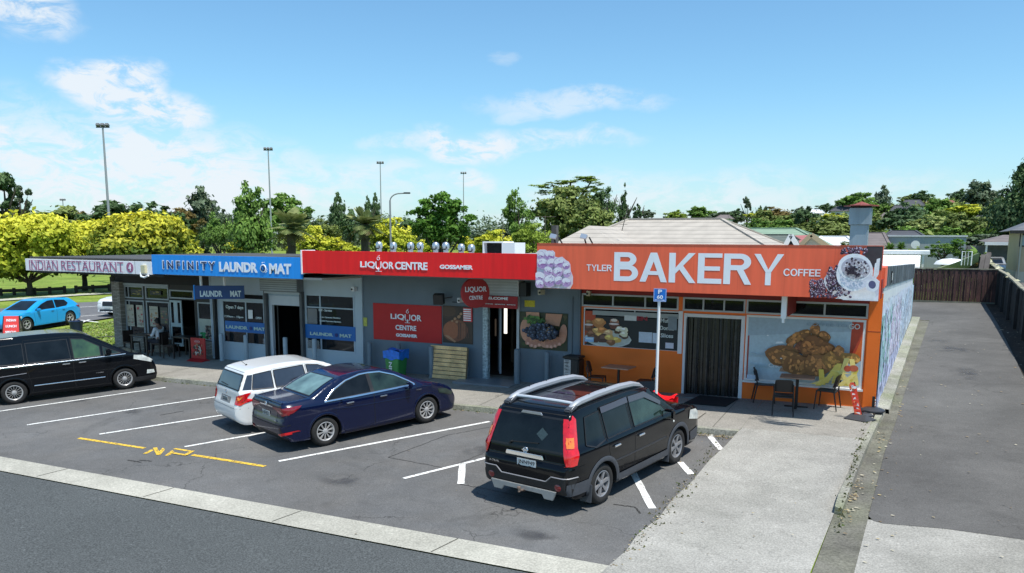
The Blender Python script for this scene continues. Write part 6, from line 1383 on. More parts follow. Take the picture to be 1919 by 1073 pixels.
# black strip of rain pipe at left of laundromat
q = MB(); xx = Wy(411, 620, YW).x; q.box(xx-.13, xx-.03, YW-.12, YW-.004, gz(-21.9, 20.4), 2.1); q.build('black_downpipe', M_PLASTB, ln.root)
# grille panels in the windows
def lattice(c, nm, parent):
    x0, x1, za, zb = wcorn(*c, YW); q = MB(); stp = .055; n = int((x1-x0+zb-za)/stp)
    for k in range(n):
        for s_ in (1, -1):
            t = k*stp; pts = []
            ax = x0 if s_ > 0 else x1
            p0 = (ax+s_*min(t, x1-x0), za+max(0, t-(x1-x0))); p1 = (ax+s_*max(0, t-(zb-za)), za+min(t, zb-za))
            if abs(p0[0]-p1[0]) > .02: q.bar((p0[0], YW-.02+.004*s_, p0[1]), (p1[0], YW-.02+.004*s_, p1[1]), .008, .004)
    q.build(nm, M_WHITE, parent)
lattice((577, 577, 596, 607), 'window_grille', wB); lattice((577, 636, 600, 657), 'window_grille', wB); lattice((494, 570, 499, 592), 'window_grille', wA); lattice((494, 634, 499, 648), 'window_grille', wA)
M_LTXT = mat('laundry_letters', (.45, .62, .58), .5, 0)
def laundry(parent, c, Y, m=M_LTXT, bold=.04):
    """LAUNDR(o)MAT with a drum emblem in place of the O; c = text box in the photo"""
    a, b = Wy(c[0], c[1], Y), Wy(c[2], c[3], Y); w = b.x-a.x; h = a.z-b.z
    text('LAUNDR', (a.x, Y-.01, b.z), UX, UZ, w*.56, h, m, parent=parent, bold=bold); text('MAT', (a.x+w*.72, Y-.01, b.z), UX, UZ, w*.28, h, m, parent=parent, bold=bold)
    q = MB(); q.lathe([(0, -.02), (h*.55, -.02), (h*.55, -.006)], (a.x+w*.64, Y, b.z+h*.5), 18, 'Y'); o = q.build('drum_emblem', mat('drum_navy', (.01, .025, .16), .4, .2, 30), parent); return o, a.x+w*.64, b.z+h*.5, h*.55
q = board('window_sticker', 'blue LAUNDROMAT sticker band across the window left of the shutter', 'sticker', Wy(423, 620, YW-.02).x, Wy(499.5, 620, YW-.02).x, wcorn(422, 601, 499, 626, YW)[2]+.01, wcorn(421, 599, 499, 626, YW)[3]-.02, YW-.02, M_BLUE2, .006, 'blue LAUNDROMAT window bands'); laundry(q, (424.5, 608.5, 498, 620), YW-.026)
q = board('window_sticker', 'blue LAUNDROMAT sticker band across the window right of the shutter', 'sticker', Wy(573, 620, YW-.02).x, Wy(667, 620, YW-.02).x, wcorn(572, 607, 667, 640, YW)[2]+.01, wcorn(572, 605, 667, 638, YW)[3]-.02, YW-.02, M_BLUE2, .006, 'blue LAUNDROMAT window bands'); laundry(q, (582, 621, 660, 633), YW-.026)
for s_, c in (('Open 7 days', (424, 571, 457, 581)), ('7:30am - 10pm', (421, 590, 457, 597)), ('OPEN', (480, 593, 491, 598))): ftext(s_, *c, YW-.02, M_LETS, wA, .03)
q = MB(); x0, x1, za, zb = wcorn(466, 580, 475, 597, YW); q.box(x0, x1, YW-.02, YW-.014, za, zb); q.build('paper_notice', M_WHITE, wA)
for s_, c in (('Self - Service', (598, 578, 623, 584)), ('Coin Operate Machine', (600, 592, 639, 598)), ('Debit Payment System', (600, 599, 640, 605))): ftext(s_, *c, YW-.02, M_LETS, wB, .03)
# sun-blind film panels behind the glass at right window
q = MB(); x0, x1, za, zb = wcorn(573, 570, 600, 660, YW); q.box(x0, x1, YW+.07, YW+.08, .38, 1.8); q.build('pale_panel', mat('panel_pale', (.30, .38, .44), .6, .1), wB)
# blue fascia
bb = board('laundromat_signboard', 'long blue signboard reading INFINITY LAUNDROMAT', 'signboard', -22.46, -16.15, 2.80, 3.43, YS, M_BLUESIGN, .08)
M_NAVL = mat('navy_letters', (.01, .02, .10), .4, 0)
ftext('INFINITY', 304.5, 487, 405.5, 507, YS-.08, M_LET, bb, .06, depth=.004, spacing=1.5); ftext('INFINITY', 306, 488.5, 404, 505.5, YS-.086, M_NAVL, bb, .012, spacing=1.6)
def lmat(t, c): ftext(t, *c, YS-.08, M_LET, bb, .05)
lmat('LAUNDR', (411, 490, 484, 511)); lmat('MAT', (505, 493, 547, 514))
q = MB(); c_ = Wy(494, 502, YS-.08); q.lathe([(0, -.02), (.115, -.02), (.125, -.005)], (c_.x, YS-.08, c_.z-.01), 24, 'Y'); o = q.build('drum_emblem', M_LET, bb)
q = MB(); q.lathe([(0, -.028), (.085, -.028), (.09, -.02)], (c_.x, YS-.08, c_.z-.01), 24, 'Y'); o2 = q.build('drum_disc', M_NAVL, o)
q = MB(); [q.bar((c_.x+.08*math.cos(t), YS-.112, c_.z-.01+.08*math.sin(t)), (c_.x-.03*math.cos(t+.6), YS-.112, c_.z-.01-.03*math.sin(t+.6)), .012, .004) for t in (.3, 1.4, 2.5, 3.6, 4.7, 5.8)]; q.build('drum_swirl', M_BLUESIGN, o)
for dx, dz, r in ((.13, -.09, .022), (.10, -.13, .015), (.16, -.03, .013), (-.03, .16, .02), (.04, .17, .014)):
    q = MB(); q.lathe([(0, -.012), (r, -.012), (r, -.002)], (c_.x+dx, YS-.08, c_.z+dz), 10, 'Y'); q.build('soap_bubble', M_LET, o)
# hanging blade sign LAUNDROMAT, facing the street at a slant
A_, B_ = Wy(367, 549, 18.9), Wy(458, 541, 20.2)
ztop, zbot = 2.60, 2.30
a = Wy(365.5, 559, 18.75); b = Wy(458, 552, 19.6); U = Vector((b.x-a.x, b.y-a.y, 0)); Lw = U.length; U.normalize(); Nn = U.cross(UZ)
zt = Wy(366, 535, 18.75).z; zb = Wy(366, 560, 18.75).z
q = MB(); q.prism([(0, zb), (Lw, zb), (Lw, zt), (0, zt)], (a.x, a.y, 0), U, UZ, -.07); o = q.build('hanging_sign', mat('navy_blade', (.012, .05, .17), .5, .1)); prop(o, 'dark blue hanging sign reading LAUNDROMAT under the canopy', 'sign'); WM[o.name] = Matrix.Translation(o.location)
O = Vector((a.x, a.y, zb))+U.cross(UZ)*.004
text('LAUNDR', O+U*(Lw*.11)+UZ*.07, U, UZ, Lw*.45, .20, M_LETS, parent=o, bold=.04); text('MAT', O+U*(Lw*.72)+UZ*.07, U, UZ, Lw*.22, .20, M_LETS, parent=o, bold=.04)
q = MB(); q.prism([(-.03, zb-.02), (.01, zb-.02), (.01, zt+.02), (-.03, zt+.02)], (a.x, a.y, 0), U, UZ, -.09); q.build('end_frame', M_BLUESIGN, o)
for t in (.2, Lw*.6): q = MB(); q.box(a.x+U.x*t-.03, a.x+U.x*t+.03, a.y+U.y*t, a.y+U.y*t+.05, zt, 2.79); q.build('hanger', M_WHITE, o)

# ---------------------------------------------------------------- restaurant
rt = Shop('restaurant_shop', 'stone trimmed restaurant with tall glass front and open door', -27.55, -22.07, YR, 2.80, mat('dark_timber', (.05, .045, .04), .7, .2), 12)
gA = (Wy(236, 580, YR).x, Wy(271, 580, YR).x); gB = (Wy(275, 580, YR).x, Wy(318, 580, YR).x)
ztop = 2.16; zm = 1.62; zs = .22
hs = [(gA[0], gA[1], zs, zm), (gA[0], gA[1], zm+.06, ztop), (gB[0], gB[1], zs, zm), (gB[0], gB[1], zm+.06, ztop)]
dx0, dx1 = Wy(321, 600, YR).x, Wy(366, 600, YR).x; hd = (dx0, dx1, gz(-24.4, 20.9)+.0, 1.72); ht = (dx0, dx1, 1.76, 2.08)
w3 = (Wy(372, 600, YR).x, Wy(409, 600, YR).x, .30, 1.68); rt.holes = hs+[hd, ht, w3]
rt.wall(m=rt.wm); rt.room(6, M_DARK)
M_BEI = mat('pale_frame', (.40, .43, .44), .5, .1)
ra = [rt.window(h, fw=.05, fm=M_BEI, name='window' if h[2] < 1 else 'transom_window', divs=[h[0]+.22] if h[0] == gA[0] else None) for h in hs]
rt.window(ht, fw=.05, fm=M_BEI, gm=M_GLASSD, name='transom_window')
rw3 = rt.window(w3, fw=.05, fm=M_BEI)
bm_ = MB(); bm_.box(-27.5, dx0-.02, YR-.05, YR-.003, 2.17, 2.26); bm_.build('head_beam', M_BEI, rt.root)
# open door leaf, slightly swung out
q = MB(); W_d = .60; x0 = dx0+.04; q.box(x0, x0+.06, YR-.06, YR-.02, .0, 1.70); q.box(x0+W_d-.06, x0+W_d, YR-.06, YR-.02, .0, 1.70); q.box(x0+.06, x0+W_d-.06, YR-.06, YR-.02, 1.62, 1.70); q.box(x0+.06, x0+W_d-.06, YR-.06, YR-.02, 0, .12); q.box(x0+.06, x0+W_d-.06, YR-.06, YR-.02, .72, .86)
q.box(x0+.20, x0+.40, YR-.058, YR-.022, .86, 1.62)
o = q.build('door', mat('pale_green_door', (.44, .53, .54), .5, .06), rt.root); g = MB(); g.box(x0+.06, x0+W_d-.06, YR-.045, YR-.038, .12, 1.62); g.build('pane', M_GLASSD, o)
# stone plinth and pier
for nm_, b_ in (('stone_plinth', (-27.15, dx0-.05, YR-.12, YR-.003, gz(-26, 20.9)-.1, .20)), ('stone_plinth', (dx1+.05, -22.1, YR-.10, YR-.003, gz(-23, 20.9)-.1, .28)), ('stone_pier', (-27.62, -27.17, YR-.22, YR+.2, gz(-27, 20.9)-.1, 2.30)), ('stone_plinth', (-27.55, -27.3, YR+.2, YR+7.0, gz(-27, 24)-.1, .3))):
    st_ = MB(); st_.box(*b_); st_.build(nm_, M_STONE, rt.root)
q = MB(); q.box(-27.54, -27.40, YR+.2, YR+8, .3, 2.75); q.build('side_wall', mat('side_glass_dark', (.05, .055, .06), .3, .4, 1.2), rt.root)
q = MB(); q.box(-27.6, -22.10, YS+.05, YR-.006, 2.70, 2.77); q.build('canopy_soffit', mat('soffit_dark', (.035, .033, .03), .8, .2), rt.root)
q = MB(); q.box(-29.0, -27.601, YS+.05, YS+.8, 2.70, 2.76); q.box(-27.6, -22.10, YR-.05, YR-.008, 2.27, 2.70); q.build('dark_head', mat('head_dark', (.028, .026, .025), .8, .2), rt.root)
q = MB(); q.box(-29.0, -22.1, YS+.06, YR+8, 3.22, 3.27); q.build('roof', mat('roof_dark', (.07, .065, .06), .7, .2), rt.root)
q = MB(); q.box(-22.12, -22.07, YR-.5, YR, gz(-22, 20.9), 2.7); q.build('party_wall_end', M_LBLUE, rt.root)
# posters in the windows
def flyer(w, c, cols, nm='menu_poster'):
    x0, x1, za, zb = wcorn(*c, YR); q = MB(); q.box(x0, x1, YR+.035, YR+.039, za, zb); q.v, q.f, q.mi, q.c = [], [], [], []
    p = Pic((x0, YR-.02, za), (x1-x0, 0, 0), (0, 0, zb-za)); p.poly([(0, 0), (1, 0), (1, 1), (0, 1)], cols[0]); r = random.Random(int(c[0]))
    for _ in range(9): p.ell(r.uniform(.15, .85), r.uniform(.1, .9), r.uniform(.06, .16), r.uniform(.03, .08), r.choice(cols[1:]), 0, 8, .2)
    for k in range(5): y = r.uniform(.08, .9); p.poly([(.1, y), (.9, y), (.9, y+.018), (.1, y+.018)], (.25, .22, .18))
    p.build(nm, M_PRINT, w, attr=True)
CR_ = (.50, .46, .36); flyer(ra[0], (238, 570, 254, 611), (CR_, (.45, .10, .08), (.35, .3, .2))); flyer(ra[0], (256, 571, 271, 613), (CR_, (.45, .05, .06), (.3, .2, .15))); flyer(ra[2], (281, 573, 299, 612), (CR_, (.40, .06, .06), (.45, .25, .1))); flyer(ra[2], (301, 575, 317, 607), ((.10, .10, .08), (.35, .06, .06), (.30, .24, .08)))
flyer(ra[1], (246, 541, 268, 553), ((.03, .03, .03), (.45, .35, .05), (.4, .3, .05)), 'gold_sticker'); flyer(ra[3], (282, 544, 303, 553), ((.03, .03, .03), (.45, .35, .05), (.4, .3, .05)), 'gold_sticker')
q = MB(); x0, x1, za, zb = w3; q.box(x0+.05, x1-.05, YR+.03, YR+.04, za+.75, zb-.03); q.build('roller_blind', mat('blind_green', (.26, .38, .38), .6, .05), rw3)
p = Pic((x0+.05, YR-.006, za+.04), (x1-x0-.10, 0, 0), (0, 0, .74)); p.poly([(0, 0), (1, 0), (1, 1), (0, 1)], (.48, .50, .42)); r = random.Random(1)
for _ in range(40): p.ell(r.uniform(.05, .5), r.uniform(.05, .30), .06, .05, r.choice([(.03, .30, .08), (.02, .18, .05), (.05, .42, .12)]), 0, 7)
for _ in range(60): p.ell(r.uniform(.40, .95), r.uniform(.05, .75)*.9, .05, .06, r.choice([(.05, .03, .04), (.30, .16, .13), (.42, .30, .25), (.04, .03, .03)]), 0, 7)
p.build('window_picture', M_PRINT, rw3, attr=True)
# white fascia
wb = board('restaurant_signboard', 'long white signboard reading INDIAN RESTAURANT 4', 'signboard', -29.12, -22.47, 2.775, 3.20, YS, M_WSIGN, .08)
M_PINK = mat('purple_letters', (.40, .13, .24), .5, 0)
def serif(s_, c, parent, m):
    """thin roman capitals: narrow lettering with short serifs at head and foot of each stem"""
    o = ftext(s_, *c, YS-.08, m, parent, -.004, depth=.005)
    a, b = Wy(c[0], c[1], YS-.08), Wy(c[2], c[3], YS-.08); n = len(s_); q = MB(); h = a.z-b.z; w = (b.x-a.x)/n
    for i in range(n):
        for f in (.22, .78):
            for z in (b.z, a.z-.02): q.box(a.x+w*(i+f)-w*.13, a.x+w*(i+f)+w*.13, YS-.094, YS-.089, z, z+.018)
    q.build('letter_serifs', m, parent)
serif('INDIAN', (55, 486.5, 110, 507), wb, M_PINK); serif('RESTAURANT', (115, 488, 233, 510), wb, M_PINK)
c_ = Wy(244, 501, YS-.08); q = MB(); q.lathe([(0, -.008), (.17, -.008), (.17, -.002)], (c_.x, YS-.08, c_.z), 26, 'Y'); o = q.build('round_emblem', M_PINK, wb)
text('4', (c_.x-.055, YS-.092, c_.z-.11), UX, UZ, .12, .22, M_LET, parent=o, bold=.03)
q = MB(); xx = Wy(253.5, 500, YS-.08).x; q.box(xx, xx+.015, YS-.085, YS-.079, 2.78, 3.2); q.build('board_joint', mat('grey_line', (.3, .3, .32), .6, 0), wb)
q = MB(); q.box(-29.12, -22.2, YS+.1, YS+.16, 3.20, 3.275); q.build('roof_edge', mat('roof_edge_dark', (.10, .09, .09), .6, .1), wb)
# curved wall lamp below the white board
o, c = small('sign_lamp', 'cream lamp with curved white hood below the white signboard', 'lamp', 270, 504, YS-.12, (.20, .10, .26), mat('lamp_cream', (.62, .56, .36), .5, .1)); q = MB(); q.tube([(c.x-.14, c.y-.02, c.z-.10), (c.x-.10, c.y-.04, c.z-.24), (c.x+.06, c.y-.04, c.z-.27), (c.x+.22, c.y-.02, c.z-.20)], .035, 8); q.build('curved_hood', M_WHITE, o, smooth=True)

class MuralPic(Pic):
    def poly(s, pts, col):
        s.k += 1; s.col = col
        s.add([s.O+s.U*max(0, min(1, p[0]))+s.V*p[1]+s.Nn*(s.st*s.k % .03) for p in pts], [tuple(range(len(pts)))]); return s
# mural on the side wall: washes of colour laid on the blockwork
mu = MuralPic(Vector((sx(20.45)+.004, 20.45, gz(0, 20.45)+.12)), Vector((sx(37.9)-sx(20.45), 17.45, gz(0, 37.9)-gz(0, 20.45))), Vector((0, 0, 1)), .0004); rnd = random.Random(12)
def mtop(u): y = 20.45+17.45*u; return top1(y)-(gz(0, y)+.12)
for i in range(60):                     # pale underlay
    u = i/60; mu.poly([(u, 0), (u+1/60, 0), (u+1/60, mtop(u)*.86), (u, mtop(u)*(.84+.05*rnd.random()))], (.50+.08*rnd.random(), .58+.05*rnd.random(), .66+.05*rnd.random()))
for _ in range(1500):
    u = rnd.random()**1.2*.985; up = rnd.random()
    if u < .20: c = rnd.choice([(.12, .46, .40), (.24, .58, .52), (.10, .30, .34), (.40, .48, .72), (.56, .64, .72), (.30, .36, .62)])
    elif u < .5: c = rnd.choice([(.64, .52, .72), (.72, .62, .80), (.66, .66, .80), (.50, .48, .72), (.62, .74, .80)])
    else: c = rnd.choice([(.50, .64, .82), (.58, .72, .86), (.42, .58, .78), (.66, .74, .84)])
    if up < .25 and u < .5: c = (.46, .50, .80)
    zc_ = up*.74*mtop(u); w, h = rnd.uniform(.003, .014), rnd.uniform(.05, .26); sl_ = rnd.uniform(-.014, .014); k = rnd.uniform(.9, 1.15); c = tuple(min(.9, (x*.66+w_*.34)*k) for x, w_ in zip(c, (.66, .74, .76)))
    h = min(h, mtop(u)*.9-zc_)
    mu.poly([(u-w, max(0, zc_-h)), (u+w, max(0, zc_-h*.8)), (u+w*.6+sl_, zc_+h), (u-w*.6+sl_, zc_+h*.9)], c)
mu.k = 0
o = mu.build('mural', print_mat('mural_print', .7, .3, 7), bk.root, attr=True)
# ================================================================ trees
def crown_verts(blobs, n, size, seed, clump=60, droop=0.0, fill=.35):
    """leaf faces gathered in clumps over the surface and through the volume of the blobs"""
    r = np.random.RandomState(seed); B = np.array(blobs, float)
    vol = (B[:, 3]*B[:, 4]+B[:, 4]*B[:, 5]+B[:, 3]*B[:, 5]); pr = vol/vol.sum(); K = max(8, n//clump)
    bi = r.choice(len(B), K, p=pr); d = r.normal(size=(K, 3)); d /= np.linalg.norm(d, axis=1)[:, None]
    d[:, 2] = np.where((d[:, 2] < -.3) & (r.rand(K) < .6), -d[:, 2], d[:, 2])
    rad = np.where(r.rand(K) < fill, r.uniform(.35, .85, K), r.uniform(.80, 1.05, K))
    c = B[bi, :3]+d*B[bi, 3:6]*rad[:, None]; cs = np.cbrt(B[bi, 3]*B[bi, 4]*B[bi, 5])*r.uniform(.22, .42, K)
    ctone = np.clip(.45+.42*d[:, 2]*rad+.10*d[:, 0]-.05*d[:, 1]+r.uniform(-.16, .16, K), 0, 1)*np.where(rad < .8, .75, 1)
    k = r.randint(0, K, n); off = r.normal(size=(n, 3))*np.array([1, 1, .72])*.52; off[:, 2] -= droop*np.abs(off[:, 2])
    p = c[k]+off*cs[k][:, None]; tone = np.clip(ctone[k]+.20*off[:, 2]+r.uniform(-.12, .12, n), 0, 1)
    nrm = off*.5+d[k]*.5+r.normal(size=(n, 3))*.6+np.array([0, 0, .35]); nrm /= np.linalg.norm(nrm, axis=1)[:, None]+1e-9
    a = np.cross(nrm, r.normal(size=(n, 3))); a /= np.linalg.norm(a, axis=1)[:, None]+1e-9; b = np.cross(nrm, a)
    s = size*r.uniform(.6, 1.35, n)[:, None]
    V = np.stack([p-a*s, p-b*s*.55, p+a*s, p+b*s*.55], 1).reshape(-1, 3); return V, tone
def leaf_mesh(name, V, tone, m):
    n = len(tone); me = bpy.data.meshes.new(name); me.vertices.add(4*n); me.vertices.foreach_set('co', V.ravel()); me.loops.add(4*n); me.loops.foreach_set('vertex_index', np.arange(4*n, dtype=np.int32))
    me.polygons.add(n); me.polygons.foreach_set('loop_start', np.arange(0, 4*n, 4, dtype=np.int32)); me.polygons.foreach_set('loop_total', np.full(n, 4, dtype=np.int32))
    me.update(calc_edges=True); a = me.attributes.new('tone', 'FLOAT', 'FACE'); a.data.foreach_set('value', tone.astype(np.float32)); me.materials.append(m); return me
LG = dict(
    gold=leaf_mat('leaf_gold', (.04, .08, .012), (.74, .70, .07), .25, mid=(.34, .40, .03)),
    goldgreen=leaf_mat('leaf_gold_green', (.022, .05, .010), (.72, .66, .06), .25, mid=(.10, .16, .02)),
    lime=leaf_mat('leaf_lime', (.05, .10, .012), (.34, .44, .06), .3),
    mid=leaf_mat('leaf_mid_green', (.035, .08, .018), (.20, .33, .06), .25),
    bright=leaf_mat('leaf_bright_green', (.02, .06, .010), (.15, .30, .04), .3),
    dark=leaf_mat('leaf_dark_green', (.026, .05, .022), (.11, .18, .065), .15),
    olive=leaf_mat('leaf_olive', (.055, .085, .025), (.24, .29, .075), .2),
    greyg=leaf_mat('leaf_grey_green', (.05, .07, .04), (.16, .21, .12), .2),
    rust=leaf_mat('leaf_rust', (.05, .05, .015), (.24, .17, .05), .2),
    cream=leaf_mat('leaf_variegated', (.04, .08, .012), (.46, .52, .18), .25))
M_BARK = mat('bark', (.055, .042, .032), .9, .3, 5); M_BARKG = mat('bark_grey', (.12, .105, .085), .9, .3, 5)
rr = random.Random(21)
def blobset(kind, seed):
    r = random.Random(seed)
    if kind == 'round': return [(0, 0, .05, .62, .62, .62)]+[(.52*math.cos(a), .52*math.sin(a), r.uniform(-.35, .3), r.uniform(.32, .5), r.uniform(.32, .5), r.uniform(.28, .46)) for a in [i*2*PI/6+r.uniform(-.3, .3) for i in range(6)]]+[(r.uniform(-.25, .25), r.uniform(-.2, .2), .58, .40, .40, .36)]
    if kind == 'spread': return [(.62*math.cos(a), .62*math.sin(a), r.uniform(-.25, .1), r.uniform(.34, .5), r.uniform(.34, .5), r.uniform(.36, .6)) for a in [i*2*PI/8+r.uniform(-.3, .3) for i in range(8)]]+[(0, 0, .15, .6, .6, .7), (.2, .1, .5, .36, .36, .4), (-.3, 0, .48, .34, .34, .4)]
    if kind == 'cone': return [(0, 0, -.6+.28*i, .78-.13*i, .78-.13*i, .30) for i in range(6)]+[(0, 0, .88, .12, .12, .22)]
    if kind == 'spires': return [(0, 0, -.3, .75, .75, .55)]+[(r.uniform(-.6, .6), r.uniform(-.4, .4), r.uniform(-.1, .25), .24, .24, r.uniform(.5, .8)) for _ in range(7)]
    if kind == 'column': return [(0, 0, -.55, .8, .8, .45), (0, 0, -.05, .85, .85, .5), (0, 0, .42, .6, .6, .42), (0, 0, .82, .3, .3, .3)]
    if kind == 'flat': return [(x, r.uniform(-.3, .3), h, w, .35, .3) for x, h, w in ((-.75, -.1, .28), (-.5, -.6, .4), (-.1, -.5, .5), (0, .3, .3), (.3, .5, .3), (.5, .65, .28), (.3, -.5, .45), (.65, -.4, .35), (-.35, .1, .25), (.75, .1, .2))]
    if kind == 'sparse': return [(r.uniform(-.6, .6)*(1-.4*abs(h)), r.uniform(-.5, .5), h, r.uniform(.16, .34), r.uniform(.16, .3), r.uniform(.10, .18)) for h in [-.9+.16*i for i in range(12)]]+[(0, 0, .6, .3, .3, .3)]
CACHE = {}
def crown_mesh(kind, col, v, n, size):
    k = (kind, col, v, n)
    if k not in CACHE: V, t = crown_verts(blobset(kind, v*13+5), n, size, v*7+3); CACHE[k] = leaf_mesh('crown', V, t, LG[col])
    return CACHE[k]
TRUNK = {}
def trunk_mesh(kind, v, m):
    k = (kind, v, m.name)
    if k in TRUNK: return TRUNK[k]
    r = random.Random(v); q = MB(); top = .55 if kind != 'spread' else .15
    q.tube([(0, 0, 0), (.02, .01, .3), (0, .02, .6), (.02, 0, 1.0)], [.085, .06, .045, .02] if kind != 'spread' else [.09, .075, .06, .02], 9)
    for i in range(6 if kind in ('round', 'spread') else 4):
        a = i*1.1+r.uniform(0, .6); h = r.uniform(.35, .7); L_ = r.uniform(.35, .6)
        q.tube([(0, 0, h), (L_*.5*math.cos(a), L_*.5*math.sin(a), h+.16), (L_*math.cos(a), L_*math.sin(a), h+.36)], [.035, .025, .008], 6)
    me = bpy.data.meshes.new('trunk'); me.from_pydata(q.v, [], q.f); me.materials.append(m); me.polygons.foreach_set('use_smooth', [True]*len(me.polygons)); TRUNK[k] = me; return me
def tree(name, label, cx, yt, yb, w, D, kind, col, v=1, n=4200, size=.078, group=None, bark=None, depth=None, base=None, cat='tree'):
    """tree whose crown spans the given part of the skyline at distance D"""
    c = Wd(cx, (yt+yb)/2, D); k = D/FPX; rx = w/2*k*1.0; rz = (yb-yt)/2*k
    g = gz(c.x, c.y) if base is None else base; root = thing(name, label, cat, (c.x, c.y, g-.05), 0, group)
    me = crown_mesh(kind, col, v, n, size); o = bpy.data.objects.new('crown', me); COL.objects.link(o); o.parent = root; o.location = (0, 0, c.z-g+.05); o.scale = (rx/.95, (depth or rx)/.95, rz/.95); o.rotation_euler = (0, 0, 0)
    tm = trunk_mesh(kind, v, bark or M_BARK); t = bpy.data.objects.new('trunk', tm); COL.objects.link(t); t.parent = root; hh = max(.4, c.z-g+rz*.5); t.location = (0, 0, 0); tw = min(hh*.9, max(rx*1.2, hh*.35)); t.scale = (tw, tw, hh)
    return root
# golden street trees across the road
c = G(57, 552); g0 = gz(*c)
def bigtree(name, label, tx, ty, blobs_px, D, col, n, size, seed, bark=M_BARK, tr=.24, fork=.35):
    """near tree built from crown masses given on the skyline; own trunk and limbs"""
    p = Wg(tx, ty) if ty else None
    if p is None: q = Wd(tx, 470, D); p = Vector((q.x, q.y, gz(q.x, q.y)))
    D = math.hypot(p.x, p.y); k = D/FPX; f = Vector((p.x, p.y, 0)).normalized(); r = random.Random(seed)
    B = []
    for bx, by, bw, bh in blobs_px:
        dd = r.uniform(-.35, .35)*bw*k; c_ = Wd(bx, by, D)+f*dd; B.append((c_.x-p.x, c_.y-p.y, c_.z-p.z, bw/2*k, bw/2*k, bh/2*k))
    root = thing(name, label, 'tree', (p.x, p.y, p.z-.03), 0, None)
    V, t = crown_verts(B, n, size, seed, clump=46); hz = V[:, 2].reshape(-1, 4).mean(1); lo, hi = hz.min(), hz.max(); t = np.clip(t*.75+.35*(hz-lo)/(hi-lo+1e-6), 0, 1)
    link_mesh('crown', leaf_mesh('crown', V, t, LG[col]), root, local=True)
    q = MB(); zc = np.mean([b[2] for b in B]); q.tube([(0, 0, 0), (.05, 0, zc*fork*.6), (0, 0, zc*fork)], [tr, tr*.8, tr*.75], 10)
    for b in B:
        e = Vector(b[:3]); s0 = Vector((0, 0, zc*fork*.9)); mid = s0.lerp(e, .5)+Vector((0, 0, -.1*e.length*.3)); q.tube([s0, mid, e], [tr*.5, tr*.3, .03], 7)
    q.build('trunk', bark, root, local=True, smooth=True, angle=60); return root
bigtree('golden_tree', 'golden yellow tree with dark trunk at far left across the road', 57, 552, [(-30, 470, 110, 84), (20, 452, 100, 76), (75, 445, 95, 66), (110, 458, 90, 60), (70, 484, 120, 46), (-10, 500, 80, 40), (105, 492, 60, 30), (20, 512, 44, 22), (150, 478, 60, 30)], 72, 'gold', 26000, .20, 3)
bigtree('golden_tree', 'golden yellow tree filling the gap over the white signboard', 160, 543, [(140, 455, 80, 60), (180, 450, 80, 56), (165, 480, 90, 50), (200, 470, 60, 46)], 75, 'gold', 15000, .20, 5)
bigtree('golden_tree', 'green centred tree with yellow rim behind the white signboard end', 212, 545, [(230, 440, 90, 60), (280, 436, 100, 60), (325, 455, 70, 56), (255, 470, 120, 60), (215, 465, 70, 50), (300, 485, 90, 36), (345, 478, 46, 30), (215, 492, 70, 34)], 75, 'goldgreen', 24000, .20, 7)
bigtree('golden_tree', 'yellow tree edge behind the left end of blue signboard', 350, None, [(330, 466, 60, 40), (355, 475, 40, 26)], 72, 'gold', 4000, .20, 9)
for i, (cx, yt, yb, w, D, lb) in enumerate(((455, 448, 500, 80, 66, 'low yellow tree behind INFINITY on the blue signboard'), (590, 424, 500, 92, 68, 'yellow tree between the two palms'), (640, 448, 500, 80, 70, 'lower yellow tree left of the second palm'), (735, 408, 500, 110, 72, 'tall yellow tree beside the curved street lamp'), (812, 440, 500, 70, 70, 'yellow tree low behind the leafy green tree'), (880, 445, 500, 60, 74, 'small yellow tree right of the leafy green tree'), (930, 430, 500, 96, 72, 'broad yellow tree above the white roof box'))):
    tree('golden_tree', lb, cx, yt, yb, w, D, 'round', 'gold', i % 3+1, 5200, .062, 'yellow trees behind the shops')
# other near trees
tree('poplar_tree', 'tall dark green spired tree above the blue signboard', 472, 352, 500, 84, 60, 'spires', 'mid', 1, 9000, .060)
tree('broadleaf_tree', 'bushy mid green tree left of the spired tree', 412, 402, 490, 66, 64, 'round', 'mid', 2, 4200, .055)
bigtree('maple_tree', 'leafy bright green tree standing over the silver cowls', 828, None, [(802, 390, 32, 38), (830, 382, 30, 40), (858, 396, 34, 40), (877, 414, 26, 26), (782, 402, 26, 24), (790, 422, 34, 24), (828, 415, 60, 46), (850, 436, 60, 40), (806, 440, 60, 40), (815, 372, 14, 18), (842, 374, 14, 20)], 58, 'bright', 11000, .13, 15, tr=.2)
tree('broadleaf_tree', 'glossy dark green tree left of the large olive tree', 972, 362, 480, 66, 80, 'round', 'mid', 3, 5200, .055)
tree('broadleaf_tree', 'large olive green tree rising over the red signboard end', 1060, 346, 480, 130, 84, 'round', 'olive', 1, 9000, .060)
tree('broadleaf_tree', 'rounded olive tree directly left of the tiled roof', 1110, 366, 480, 110, 80, 'round', 'olive', 2, 8000, .06)
tree('umbrella_pine', 'airy flat topped pine above the large olive tree', 1068, 330, 366, 130, 92, 'flat', 'lime', 1, 6000, .040, bark=M_BARKG)
tree('broadleaf_tree', 'dark bushy tree right of the flat topped pine', 1140, 346, 440, 70, 96, 'spires', 'dark', 2, 5200, .05)
tree('conifer_tree', 'dark pointed conifer over the tiled roof', 1170, 348, 440, 34, 98, 'cone', 'dark', 1, 3000, .07)
tree('conifer_tree', 'lower dark conifer at right end of the tall tree group', 1194, 372, 440, 40, 98, 'cone', 'dark', 2, 3000, .07)
tree('broadleaf_tree', 'lime green bush beside the timber roof post', 1000, 418, 500, 96, 62, 'round', 'lime', 1, 5200, .05)
